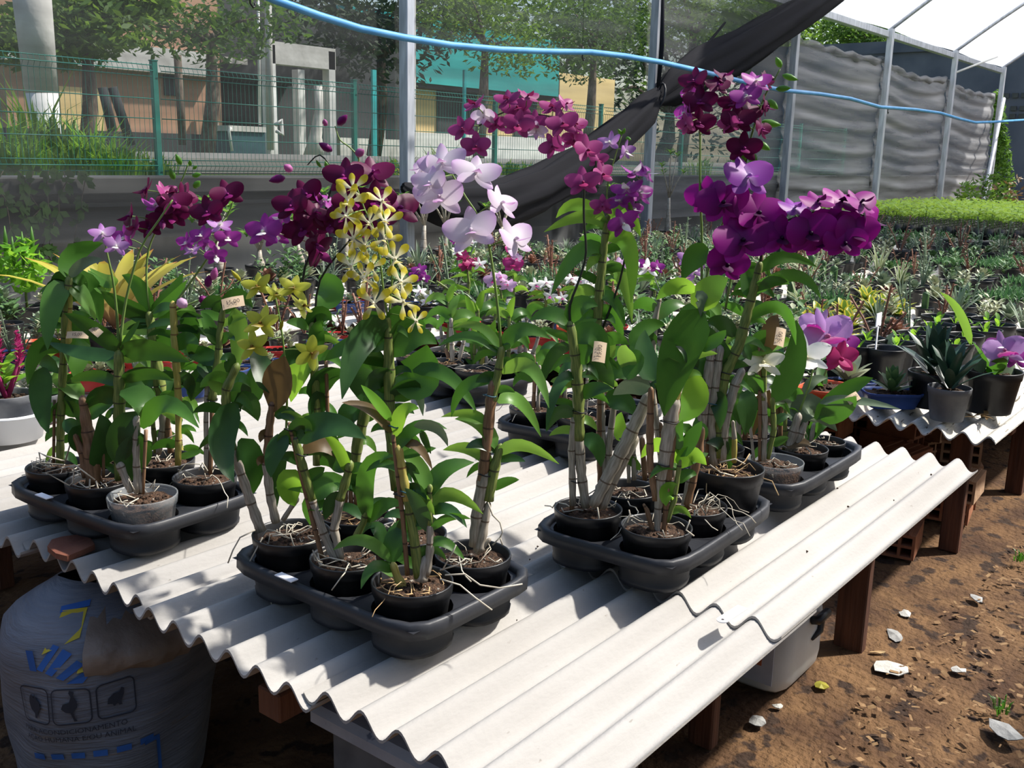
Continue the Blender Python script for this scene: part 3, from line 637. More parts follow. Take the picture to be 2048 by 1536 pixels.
g = G(root.location); g.tube([_v(a.x, 21, zo(21)-.1), a.lerp(b, .15), a.lerp(b, .6)+_v(.1, 0, 0), b], [.34, .17, .13, .11], 10); g.build('trunk', 'concrete', root)
# ---- teal roofed building
o = onY(930, 300, 28); o.z = zo(28); root = thing('building', 'yellow building with a wide teal roof edge', 'building', o)
slab('wall', 765, 300, 1230, 160, 28, 5, 'yellow_wall', root, o, zb=o.z-.1); slab('roof_fascia', 690, 150, 1120, 84, 27.2, 6, 'teal', root, o); slab('soffit', 690, 160, 1120, 150, 27.3, 5.8, 'shed_dark', root, o)
for (p0, p1) in ((876, 955), (1030, 1075), (770, 788)): slab('dark_bay', p0, 292, p1, 165, 27.9, .15, 'shed_dark', root, o, zb=o.z-.1)
slab('plinth', 765, 300, 1230, 283, 27.8, .2, 'white_paint', root, o, zb=o.z-.1); slab('window', 785, 250, 800, 180, 27.9, .12, 'window_dark', root, o)
for px in (750, 930): slab('teal_pole', px-3, 335, px+3, 140, 16.5, .06, 'teal', root, o, zb=zo(16.5))
slab('white_pillar', 758, 305, 770, 160, 24, .3, 'white_paint', root, o, zb=zo(24)-.1); slab('lattice_mast', 824, 300, 832, -60, 17, .12, 'concrete', root, o, zb=zo(17))
# ---- far end: grey neighbouring wall, white window frame, green vine
M('grey_wall', (.085, .095, .12), (.13, .14, .165), 1.2, .9, .2); M('vine', (.10, .22, .03), (.2, .36, .05), 8, .5, trans=.4)
root = thing('building', 'blue grey neighbouring wall with rows of square vents', 'building', (27, 2, 0))
g = G((27, 2, 0)); g.box((27.2, 2, 2.25), (.4, 22, 4.5)); g.build('wall', 'grey_wall', root, smooth=False)
g = G((27, 2, 0)); g.box((26.95, 3.9, 2.95), (.1, 3.2, .16)); g.box((26.95, 5.3, 3.3), (.1, .14, .8)); g.build('white_frame', 'white_paint', root, smooth=False)
for zz in (2.62, 2.80, 3.10):
    for k in range(26):
        if zz == 3.10 and k < 12: continue
        q = inst('vent', bpy.data.meshes.get('vent') or (lambda h: h.mesh('vent', 'window_dark', False))(G().box((0, 0, 0), (.06, .13, .11))), root, (-.02, .3+.2*k+ (1.2 if zz > 3 else 0)-1.2, zz))
q = G((27, 2, 0)); q.add([(26.9, -4, 4.2), (26.9, 10, 4.2), (26.9, 3, 5.6)], [(0, 1, 2)]); q.add([(27.3, -4, 4.2), (27.3, 10, 4.2), (27.3, 3, 5.6)], [(2, 1, 0)]); q.build('gable', 'grey_wall', root, smooth=False)
root = thing('climbing_vine', 'tall bright green vine climbing beside the farthest net', 'vine', onX(1995, 402, 23.2)); root.location.z = 0
g = G(root.location); r = random.Random(21)
for k in range(60):
    t_ = k/59; c = onX(1994+ (1-t_)*14, 405-215*t_, 23.2); leafcloud(g, c, .1, .16*(1.4-t_)+.06, .12, 34, .11, r)
tag(g.build('leaves', 'vine', root, smooth=False), kind='stuff')
g = G(root.location); e = onX(1993, 195, 23.2); g.tube([(root.location.x, root.location.y, 0), e], .02, 6); g.build('stem', 'trunk', root)
for k, (px, py, rr, mat, lab) in enumerate(((2040, 380, .8, 'leaf_brown', 'heap of dry brown branches beside the seedlings'), (1975, 370, .45, 'foliage_a', 'dark shrub at the foot of the vine'), (1935, 392, .3, 'foliage_b', 'low leafy shrub in front of the farthest net'))):
    c = onX(px, py, (21.2, 20.0, 18.9)[k]); root = thing('shrub', lab, 'shrub', (c.x, c.y, 0)); g = G(root.location)
    leafcloud(g, (c.x, c.y, c.z*.55), rr, rr, c.z*.55+.2, 500, .14, random.Random(60+k)); tag(g.build('foliage', mat, root, smooth=False), kind='stuff')
# ================================================================ plant kit
POTS = {}
def pot_mesh(kind):
    if kind in POTS: return POTS[kind]
    rt, rb, h, mat, sq = {'black': (.068, .053, .105, 'black_plastic', 0), 'tall': (.078, .058, .150, 'black_plastic', 0), 'clear': (.069, .054, .105, 'clear_plastic', 0),
        'small': (.052, .040, .085, 'black_plastic', 0), 'mini': (.036, .028, .06, 'black_plastic', 0), 'deep': (.075, .055, .17, 'black_plastic', 0), 'grey': (.085, .066, .14, 'grey_plastic', 0),
        'red': (.085, .068, .065, 'red_plastic', 5), 'blue': (.085, .068, .060, 'blue_plastic', 5), 'orange': (.085, .068, .07, 'orange_plastic', 5), 'bigblack': (.11, .085, .17, 'black_plastic', 0), 'bag': (.05, .05, .13, 'black_plastic', 0)}[kind]
    g = G(); l = rt*.07; sx = 1.25 if sq else 1; sy = .8 if sq else 1
    g.lathe([(rb*.3, .001), (rb, 0), (rb*1.01, .004), (rt*.965, h*.80), (rt, h*.81), (rt+l*.4, h*.985), (rt+l*.3, h), (rt-l*.2, h), (rt-l*.5, h*.97), (rt*.9, h*.80), (rb*.92, .012), (rb*.3, .012)], 28, sq=sq, sx=sx, sy=sy)
    me = g.mesh('pot', mat); rs = rt*.915; zs = h*.84; s_ = G(); n = 22; r = random.Random(len(POTS)); q = lambda w: 1/((abs(cos(w))**sq + abs(sin(w))**sq)**(1/sq)) if sq else 1
    P = [[_v(cos(2*pi*k/n)*rs*a*q(2*pi*k/n)*sx, sin(2*pi*k/n)*rs*a*q(2*pi*k/n)*sy, zs + (1-a)*.10*rt + (r.uniform(-.05, .05)*rt if k < n else 0)) for k in range(n)] for a in (1, .8, .55, .3, .08)]
    for row in P: row.append(row[0])
    s_.grid(P)
    for _ in range(26):
        a = r.uniform(0, 6.28); d = r.uniform(0, .85)*rs; s = rt*r.uniform(.05, .12)
        s_.box((cos(a)*d*sx, sin(a)*d*sy, zs+.10*rt*(1-d/rs)+s*.3), (s*1.6, s, s*.7), rot=Matrix.Rotation(r.uniform(0, 3), 3, 'Z') @ Matrix.Rotation(r.uniform(-.6, .6), 3, 'X'))
    se = s_.mesh('potting_mix', 'bark_mix' if kind in ('black', 'tall', 'clear') else 'soil')
    POTS[kind] = (me, se, rt, h, zs); return POTS[kind]
def put_pot(kind, root, loc=(0, 0, 0), rot=0.0, scale=1.0):
    me, se, rt, h, zs = pot_mesh(kind); p = inst('pot', me, root, loc, rot, scale); s = inst('potting_mix', se, root, loc, rot, scale); s['kind'] = 'stuff'
    if kind == 'clear':
        if 'bark_body' not in POTS:
            g = G(); g.lathe([(.01, .014), (.049, .014), (.061, .085), (.01, .088)], 20); POTS['bark_body'] = g.mesh('bark_fill', 'bark_mix')
        inst('bark_fill', POTS['bark_body'], root, loc)
    return rt, zs
def bez(a, b, c, t): return a*(1-t)**2 + b*2*t*(1-t) + c*t*t
def leaf_grid(base, ctrl, tip, wid, roll, fold=.18, n=8, shape='lance', view=True, nrm=None):
    P = []
    for i in range(n+1):
        t = i/n; p = bez(base, ctrl, tip, t); tg = ((ctrl-base)*2*(1-t) + (tip-ctrl)*2*t); tg = tg.normalized() if tg.length > 1e-7 else (tip-base).normalized()
        v = (p-CAM).normalized() if view else nrm
        wv = tg.cross(v); wv = wv.normalized() if wv.length > 1e-4 else tg.orthogonal().normalized()
        wv = Quaternion(tg, roll) @ wv; nv = wv.cross(tg)
        if shape == 'lance': f = max(.20*(1-t), (t**.38*(1-t)**.72)/.497)
        elif shape == 'obov': f = max(.18*(1-t), sin(pi*min(1, t**1.15*.98+.01))**.7)
        else: f = (1-t**3)*.9 if t < 1 else .05
        if i == n: f = .03
        hw = wid*.5*f
        P.append([p + wv*hw*s + nv*hw*fold*abs(s)*(-1) for s in (-1, -.55, 0, .55, 1)])
    return P
RL = random.Random(77)
TONE = {'d': 'leaf_dark', 'm': 'leaf_mid', 'l': 'leaf_light', 'b': 'leaf_bright', 'g': 'leaf_grey', 'w': 'leaf_brown', 'y': 'leaf_yellow'}
def leaf(root, D, s, tone, off=0.0):
    x0, y0, cx, cy, x1, y1, w = s[:7]; shape = s[7] if len(s) > 7 else 'lance'
    b = onD(x0, y0, D+off); k = mpp(b); L_ = (sqrt((cx-x0)**2+(cy-y0)**2) + sqrt((x1-cx)**2+(y1-cy)**2))*k
    o1 = RL.uniform(-.45, .45)*L_; c = onD(cx, cy, D+off+o1*.45); t = onD(x1, y1, D+off+o1)
    roll = RL.choice((-1, 1))*RL.uniform(.15, .6); g = G(root.location)
    g.grid(leaf_grid(b, c, t, w*k*1.08/cos(roll), roll, shape=shape)); return g.build('leaf', TONE[tone], root)
# ---- flowers
def petal(L_, W_, shape='round', cup=.15, ruf=0.0, n=9):
    P = []; r = random.Random(int(L_*100+W_*10))
    for i in range(n+1):
        t = (1-cos(pi*i/n))/2; e_ = abs(2*t**(.72 if shape == 'round' else .8)-1)
        if shape == 'round': f = max(.10, (1-e_**2.5))**.5
        elif shape == 'oval': f = max(.06, (1-e_**2.1))**.62
        elif shape == 'spat': f = (.30 + .70*max(0, (t-.25)/.45)) if t < .7 else sqrt(max(0, 1-((t-.7)/.31)**2))
        else: f = sin(pi*min(1, t**.55*.95+.03))**.9
        if i == n: f *= .55
        row = []
        for s in (-1, -.6, -.2, .2, .6, 1):
            z = cup*L_*(t*t*.8) - .10*W_*s*s*f + ruf*sin(s*7+t*9)*abs(s)*t
            row.append(_v(s*f*W_*.5, t*L_, z))
        P.append(row)
    g = G(); g.grid(P); return g
FT = {}
def ftype(name, pet, sep, lip, petmat, sepmat, lipmat, pa=14, la=38, colc='white_paper', liptilt=55, back=-.15):
    d = {}
    d['petal'] = petal(*pet).mesh('petal', petmat); d['sepal'] = petal(*sep).mesh('sepal', sepmat); d['lip'] = petal(*lip).mesh('lip', lipmat)
    g = G(); g.tube([(0, 0, -.04), (0, -.02, .12), (0, -.06, .2)], [.05, .075, .05], 6); d['col'] = g.mesh('flower', lipmat)
    d['parts'] = [('sepal', 90, back), ('sepal', 270-la-12, back), ('sepal', 270+la+12, back), ('petal', pa, .05), ('petal', 180-pa, .05)]
    d['lt'] = liptilt; FT[name] = d
P_ = MPET
P_('pt_purple', [(0, (.06, .003, .06)), (.25, (.25, .006, .20)), (1, (.34, .010, .26))]); P_('pt_purplelip', [(0, (.02, .001, .025)), (1, (.09, .003, .07))], .2)
P_('pt_maroon', [(0, (.22, .012, .16)), (.3, (.12, .004, .055)), (1, (.10, .003, .04))], .3); P_('pt_maroonlip', [(0, (.26, .02, .18)), (1, (.10, .003, .035))], .2)
P_('pt_rose', [(0, (.50, .16, .38)), (.3, (.32, .035, .18)), (1, (.37, .065, .22))]); P_('pt_roselip', [(0, (.30, .03, .12)), (1, (.20, .008, .07))], .25)
P_('pt_pink', [(0, (.86, .82, .84)), (.45, (.80, .70, .80)), (1, (.56, .30, .64))], .4); P_('pt_pinklip', [(0, (.85, .80, .82)), (.5, (.66, .40, .66)), (1, (.38, .06, .36))], .3)
P_('pt_lav', [(0, (.84, .82, .80)), (.35, (.55, .30, .60)), (1, (.28, .06, .38))], .4); P_('pt_lavlip', [(0, (.86, .86, .70)), (.6, (.85, .80, .85)), (1, (.45, .12, .45))], .3)
P_('pt_violet', [(0, (.80, .55, .75)), (.3, (.36, .05, .33)), (1, (.27, .02, .25))], .38)
P_('pt_yellow', [(0, (.84, .82, .70)), (.42, (.82, .78, .5)), (.62, (.60, .52, .04)), (1, (.54, .46, .02))], .35); P_('pt_yellowlip', [(0, (.84, .80, .70)), (.7, (.66, .58, .14)), (1, (.40, .22, .05))], .3)
P_('pt_lime', [(0, (.42, .40, .05)), (.4, (.50, .52, .05)), (1, (.56, .60, .10))], .45); P_('pt_limelip', [(0, (.14, .03, .01)), (.45, (.45, .34, .05)), (1, (.74, .70, .45))], .3)
P_('pt_catt', [(0, (.60, .36, .66)), (1, (.56, .30, .66))], .45); P_('pt_cattlip', [(0, (.70, .40, .55)), (.4, (.42, .03, .22)), (1, (.38, .02, .30))], .35)
P_('pt_white', [(0, (.80, .82, .66)), (.3, (.86, .86, .82)), (1, (.88, .88, .88))], .35); P_('pt_whitelip', [(0, (.75, .66, .18)), (.4, (.86, .84, .74)), (1, (.88, .88, .86))], .3); P_('pt_whitepur', [(0, (.5, .1, .3)), (1, (.30, .02, .16))], .3)
P_('pt_hot', [(0, (.60, .10, .32)), (1, (.52, .015, .20))], .4); P_('pt_cerise', [(0, (.50, .06, .22)), (1, (.36, .01, .10))], .4); P_('pt_soft', [(0, (.86, .80, .85)), (.5, (.76, .50, .74)), (1, (.66, .32, .62))], .4)
P_('pt_cream', [(0, (.70, .68, .30)), (.4, (.84, .82, .64)), (1, (.86, .84, .70))], .35)
ftype('purple', (1.0, 1.02, 'round', .12), (.86, .62, 'oval', .1), (.62, .5, 'point', .2), 'pt_purple', 'pt_purple', 'pt_purplelip')
ftype('maroon', (.96, .82, 'round', .14), (.86, .52, 'oval', .1), (.70, .46, 'point', .2), 'pt_maroon', 'pt_maroon', 'pt_maroonlip')
ftype('rose', (.95, .78, 'round', .2), (.86, .50, 'oval', .15), (.72, .46, 'point', .2), 'pt_rose', 'pt_rose', 'pt_roselip')
ftype('pink', (1.0, .88, 'round', .18), (.92, .50, 'oval', .12), (.70, .42, 'point', .2), 'pt_pink', 'pt_pink', 'pt_pinklip')
ftype('lav', (.95, .66, 'oval', .2), (.88, .42, 'oval', .15), (.74, .42, 'point', .2), 'pt_lav', 'pt_lav', 'pt_lavlip')
ftype('violet', (.95, .80, 'round', .15), (.88, .48, 'oval', .1), (.74, .44, 'point', .2), 'pt_violet', 'pt_violet', 'pt_lavlip')
ftype('yellow', (1.05, .46, 'spat', .18), (.98, .36, 'spat', .1), (.66, .5, 'spat', .2), 'pt_yellow', 'pt_yellow', 'pt_yellowlip', pa=38, la=20)
ftype('lime', (1.0, .60, 'oval', .1), (.98, .48, 'oval', .1), (.66, .56, 'round', .2), 'pt_lime', 'pt_lime', 'pt_limelip', pa=24, la=40)
ftype('catt', (1.0, .95, 'round', .1, .07, 9), (.95, .36, 'oval', .1), (.95, .85, 'round', .3, .08, 9), 'pt_catt', 'pt_catt', 'pt_cattlip')
ftype('white', (1.0, .70, 'oval', .15, .05, 9), (.95, .34, 'oval', .15), (.85, .62, 'round', .3, .06, 9), 'pt_white', 'pt_white', 'pt_whitelip')
ftype('cream', (1.0, .62, 'oval', .1), (.95, .40, 'oval', .15), (.75, .5, 'round', .25, .04, 9), 'pt_cream', 'pt_cream', 'pt_whitelip')
ftype('whitepur', (1.0, .50, 'oval', .1), (.95, .40, 'oval', .1), (.70, .42, 'round', .2), 'pt_white', 'pt_white', 'pt_whitepur')
P_('pt_back', [(0, (.62, .45, .72)), (.35, (.30, .06, .40)), (1, (.22, .02, .28))], .35)
ftype('back', (1.0, .95, 'round', .12), (.9, .6, 'oval', .1), (.5, .4, 'point', .2), 'pt_back', 'pt_back', 'pt_back')
ftype('hot', (1.0, .95, 'round', .12), (.9, .62, 'oval', .1), (.66, .5, 'round', .2), 'pt_hot', 'pt_hot', 'pt_cerise')
ftype('cerise', (1.0, .85, 'round', .12), (.9, .6, 'oval', .1), (.66, .5, 'round', .2), 'pt_cerise', 'pt_cerise', 'pt_cerise')
ftype('soft', (1.0, .9, 'round', .12), (.9, .56, 'oval', .1), (.6, .42, 'round', .2), 'pt_soft', 'pt_soft', 'pt_hot')
def face(yaw, pitch, roll):
    y, p, r = radians(yaw), radians(pitch), radians(roll); n_ = CR*sin(y)*cos(p) + CU*sin(p) + CB*cos(y)*cos(p)
    u = (CU - n_*CU.dot(n_)).normalized(); x = u.cross(n_); m = Matrix((x, u, n_)).transposed(); return m.to_quaternion() @ Quaternion((0, 0, 1), r), n_
def flower(root, x, y, size, typ, yaw, pitch, roll, D, off=0.0):
    d = FT[typ]; p = onD(x, y, D+off); s = size*mpp(p)*1.0; q, n_ = face(yaw, pitch, roll)
    f = inst('flower', d['col'], root, p - Vector(root.location), q, s)
    for (k, ang, tilt) in d['parts']:
        inst(k, d[k], f, (0, 0, 0), Quaternion((0, 0, 1), radians(ang-90)) @ Quaternion((1, 0, 0), tilt + RL.uniform(-.18, .18)))
    inst('lip', d['lip'], f, (0, -.05, .08), Quaternion((0, 0, 1), pi) @ Quaternion((1, 0, 0), radians(d['lt'])))
    return p, n_, s
def spike(root, D, pts, r=3.0, mat='stem_green', off=0.0):
    P = [onD(x, y, D+off) for x, y in pts]; sm = []
    for i in range(len(P)-1):
        for k in range(3):
            t = k/3; a, b, c, d = P[max(i-1, 0)], P[i], P[i+1], P[min(i+2, len(P)-1)]
            sm.append(.5*((2*b) + (c-a)*t + (2*a-5*b+4*c-d)*t*t + (3*b-a-3*c+d)*t**3))
    sm.append(P[-1]); rr = r*mpp(P[0]); g = G(root.location); m = len(sm); g.tube(sm, [rr*(1-.5*i/m) for i in range(m)], 7); g.build('flower_spike', mat, root); return sm
def pedicel(root, p, n_, s, sp, mat='stem_green'):
    if not sp: return
    q = min(sp, key=lambda a: (a-p).length); b = p - n_*s*.1; mid = (p+q)/2 + _v(0, 0, .25*s) - n_*s*.3
    if (q-b).length > 8*s: return
    g = G(root.location); g.tube([bez(q, mid, b, i/5) for i in range(6)], s*.035, 5, cap=False); g.build('pedicel', mat, root)
def bud(root, D, x0, y0, x1, y1, w, mat='leaf_light', off=0.0):
    a, b = onD(x0, y0, D+off), onD(x1, y1, D+off-.01); k = mpp(a)*w; g = G(root.location)
    g.tube([a, a.lerp(b, .2), a.lerp(b, .5), a.lerp(b, .8), b], [k*.12, k*.42, k*.5, k*.3, k*.05], 8); g.build('bud', mat, root)
def cane(root, D, pts, kind='g', off=0.0):
    mat = {'g': 'cane_green', 'w': 'cane_grey', 'y': 'cane_yellow', 'b': 'cane_brown', 's': 'cane_brown'}[kind]; P = []; R_ = []
    for i in range(len(pts)-1):
        (x0, y0, r0), (x1, y1, r1) = pts[i], pts[i+1]; m = 5
        for k in range(m + (i == len(pts)-2)):
            t = k/m; p = onD(x0+(x1-x0)*t, y0+(y1-y0)*t, D+off); P.append(p); R_.append((r0+(r1-r0)*t)*mpp(p)*(1.0 if kind == 's' else 1+.10*sin((y0+(y1-y0)*t)*.19)))
    if kind != 's': d = (P[-1]-P[-2]).normalized(); P += [P[-1]+d*R_[-1]*.7, P[-1]+d*R_[-1]*1.2]; R_ += [R_[-1]*.75, R_[-1]*.15]
    g = G(root.location); g.tube(P, R_, 10); g.build('stake' if kind == 's' else 'cane', mat, root)
def price_tag(root, D, x, y, w, h, ang, text, off=-.03, lean=0):
    c = onD(x, y, D+off); k = mpp(c); q, n_ = face(0, 20+lean, ang); g = G(); W_, H_ = w*k, h*k
    g.grid([[_v(-W_/2+W_*j/4, -H_/2+H_*i, .002*sin(j)) for j in range(5)] for i in range(2)]); o = g.build('price_tag', 'paper', root, loc=c-Vector(root.location)); o.rotation_mode = 'QUATERNION'; o.rotation_quaternion = q
    tall = H_ > W_; sz_ = min(min(W_, H_)*.62, max(W_, H_)/(.62*len(text)+.3)); me = text_mesh(text, sz_); me.materials.clear(); me.materials.append(MATS['ink']); inst('lettering', me, o, (0, 0, .0035), pi/2 if tall else 0.0)
def tie(root, D, x, y, r, mat='tie_black', off=0.0):
    c = onD(x, y, D+off); k = mpp(c)*r; g = G(root.location); g.tube([c + CR*cos(a)*k*1.15 + HV*sin(a)*k*1.15 + _v(0, 0, .002*sin(a*2)) for a in [i*.55 for i in range(13)]], .0013, 5); g.build('tie', mat, root)
def roots(root, base, rt, zs, n, seed, mat='root', spread=1.0, out=2):
    r = random.Random(seed); g = G(root.location)
    for i in range(n):
        a = r.uniform(0, 6.28); d = r.uniform(.1, .5)*rt; p = Vector(base)+_v(cos(a)*d, sin(a)*d, zs+.012); pts = [p]; a2 = a + r.uniform(-1, 1)
        go = i < out; L_ = 7 if go else 5
        for k in range(L_):
            a2 += r.uniform(-.7, .7); st = r.uniform(.010, .022)*spread; pts.append(pts[-1]+_v(cos(a2)*st, sin(a2)*st, r.uniform(-.006, .012) if k < 3 or not go else r.uniform(-.02, 0.0)))
            q = pts[-1]-Vector(base); q.z = 0
            if not go and q.length > rt*.85: pts[-1] = Vector(base) + q.normalized()*rt*.8 + _v(0, 0, zs+.015)
            elif pts[-1].z < base[2]+zs+.004 and q.length < rt*1.1: pts[-1].z = base[2]+zs+.006
        g.tube(pts, [r.uniform(.0007, .0014)]*len(pts), 5)
    tag(g.build('aerial_roots', mat, root), kind='stuff')
def aroot(root, D, pts, off=-.05, r=1.6, mat='root'):
    P = [onD(x, y, D+off) for x, y in pts]; g = G(root.location); g.tube(P, [r*mpp(P[0])]*len(P), 6); g.build('aerial_root', mat, root)
def orchid(label, cell, pot='black', canes=(), leaves=(), spikes=(), flowers=(), buds=(), tags=(), ties=(), aroots=(), nroots=8, fnear=None, rootmat='root', group='potted orchids', seed=None, out=2, ped='stem_green', potscale=1.0, fmat=None, name='potted_orchid', auto=True):
    base = Vector(cell); D = dist(base); root = thing(name, label, 'orchid', base, 0, group)
    rt, zs = put_pot(pot, root, scale=potscale)
    if nroots: roots(root, base, rt, zs, max(3, nroots*2//3), seed or int(base.x*1000+base.y*77), rootmat, out=out)
    for c in canes:
        k = c[0] if isinstance(c[0], str) else 'g'; cane(root, D, [q for q in c if not isinstance(q, (str, float))], k, next((q for q in c if isinstance(q, float)), 0.0))
    for l in leaves: leaf(root, D, l[1:], l[0])
    for c in canes:
        q = [e for e in c if not isinstance(e, (str, float))]
        if isinstance(c[0], str) and c[0] not in 'y' or len(q) < 2 or not auto: continue
        Lc = sum(sqrt((q[i+1][0]-q[i][0])**2+(q[i+1][1]-q[i][1])**2) for i in range(len(q)-1))
        if Lc < 50: continue
        sc = mpp(base)/.00085; nl = int(Lc*sc/26); sd = RL.choice((-1, 1))
        for i in range(nl):
            t = (i+.6)/nl*(len(q)-1); j = min(int(t), len(q)-2); u = t-j; x = q[j][0]+(q[j+1][0]-q[j][0])*u; y = q[j][1]+(q[j+1][1]-q[j][1])*u; sd = -sd
            A_ = RL.uniform(38, 78)/sc; up = RL.uniform(8, 40)/sc; dn = RL.uniform(-30, 35)/sc
            leaf(root, D, (x, y, x+sd*A_*.55, y-up, x+sd*A_, y+dn, RL.uniform(16, 26)/sc), RL.choice('mmddl'), RL.uniform(.0, .03))
    sp = []
    for s in spikes: sp += spike(root, D, [q for q in s if isinstance(q, tuple)], next((q for q in s if isinstance(q, (int, float))), 3.0), next((q for q in s if isinstance(q, str)), 'stem_green'))
    for i, f in enumerate(flowers):
        x, y, size, typ = f[:4]; yaw, pit, rol = (list(f[4:]) + [RL.uniform(-25, 25), RL.uniform(-10, 20), RL.uniform(-15, 15)][len(f)-4:])[:3]
        p, n_, s = flower(root, x, y, size, typ, yaw, pit, rol, D, -.012 - .012*((i*7) % 5)); pedicel(root, p, n_, s, sp, ped)
    for b in buds: bud(root, D, *b)
    for t in tags: price_tag(root, D, *t)
    for t in ties: tie(root, D, *t)
    for a in aroots: aroot(root, D, a)
    return root
# ================================================================ the orchids on the front bench
T1, T2, T3, T4, T5, T6 = (TR[k] for k in ('T1', 'T2', 'T3', 'T4', 'T5', 'T6'))
# ---- tray at the left
orchid('tall orchid with long shiny strap leaves in a black pot, no flowers', T1[0],
  canes=[((120, 928, 8), (121, 850, 8), (126, 740, 8), (132, 640, 9), (138, 560, 8)), ('s', (107, 928, 3), (109, 800, 3)), ('y', (136, 720, 7), (138, 600, 7), (138, 575, 6))],
  leaves=[('m', 137, 556, 124, 498, 206, 486, 40), ('g', 138, 556, 168, 512, 208, 522, 20), ('m', 140, 566, 185, 545, 202, 648, 44), ('l', 140, 570, 160, 575, 192, 642, 30), ('m', 132, 568, 96, 585, 95, 700, 42), ('l', 131, 590, 116, 610, 116, 668, 20),
    ('m', 128, 702, 66, 655, 55, 770, 34), ('d', 90, 735, 70, 790, 97, 868, 40), ('m', 132, 688, 160, 680, 150, 760, 52), ('l', 166, 800, 120, 745, 102, 756, 34), ('m', 166, 830, 118, 792, 98, 848, 30), ('d', 118, 745, 70, 690, 50, 735, 26), ('d', 138, 552, 108, 545, 112, 610, 28), ('m', 140, 560, 165, 545, 172, 590, 22), ('d', 128, 780, 150, 770, 165, 860, 34), ('m', 130, 640, 150, 630, 180, 690, 26)],
  tags=[(155, 670, 44, 15, 0, '15,00')], nroots=12, seed=1, aroots=[((128, 922), (92, 912), (78, 905), (82, 926), (130, 930)), ((130, 925), (140, 890), (152, 878)), ((140, 935), (170, 928), (175, 934))])
orchid('dark leaved orchid with thick brown canes and a pinned price tag', T1[1],
  canes=[('b', (188, 965, 16), (182, 900, 15), (172, 842, 11), (166, 800, 8)), ('b', (172, 955, 8), (165, 905, 8), (148, 868, 7)), ('s', (207, 955, 3), (207, 868, 3)), ((236, 960, 7), (238, 880, 11), (239, 800, 12), (238, 710, 10))],
  leaves=[('d', 198, 935, 214, 880, 200, 828, 48), ('d', 237, 712, 165, 715, 95, 684, 27), ('d', 242, 706, 300, 684, 380, 724, 40), ('d', 238, 702, 190, 650, 128, 626, 32), ('d', 239, 702, 268, 658, 280, 640, 11), ('l', 244, 722, 270, 708, 292, 722, 18), ('d', 237, 770, 195, 735, 132, 765, 24), ('d', 243, 764, 290, 728, 347, 762, 26), ('m', 236, 786, 275, 755, 292, 856, 46), ('d', 240, 800, 195, 770, 172, 818, 34),
    ('m', 172, 838, 205, 805, 232, 800, 28), ('d', 160, 860, 135, 850, 128, 840, 30), ('d', 168, 850, 150, 880, 160, 905, 40)],
  tags=[(186, 657, 42, 16, -38, '15,00')], spikes=[[(238, 700), (233, 620), (226, 560), (214, 505), (212, 480)], [(240, 690), (252, 600), (280, 500), (318, 440), (345, 400)]],
  flowers=[(205, 466, 29, 'lav', 20, 20, 10), (233, 492, 29, 'lav', 10, 10, -10)], nroots=14, seed=2, aroots=[((190, 960), (150, 930), (92, 945), (140, 972)), ((180, 958), (178, 990), (200, 995)), ((192, 962), (198, 985), (203, 975)), ((160, 950), (148, 938), (146, 965), (138, 972))])
orchid('short orchid with broad blue green leaves in a clear plastic pot', T1[2], pot='clear',
  canes=[('w', (262, 985, 6), (252, 960, 8), (240, 930, 8)), ('w', (274, 985, 7), (272, 900, 7), (274, 840, 8)), ('s', (286, 988, 3), (292, 860, 4)), ('w', (284, 985, 4), (278, 940, 4))],
  leaves=[('d', 274, 826, 215, 880, 240, 930, 44), ('d', 286, 868, 262, 890, 262, 962, 64, 'obov'), ('m', 284, 856, 322, 762, 398, 856, 36), ('m', 240, 786, 290, 790, 300, 812, 46, 'obov'), ('d', 276, 850, 258, 860, 250, 920, 46)],
  nroots=8, seed=3, out=1, aroots=[((268, 980), (258, 958), (255, 985)), ((300, 975), (310, 960), (306, 978))])
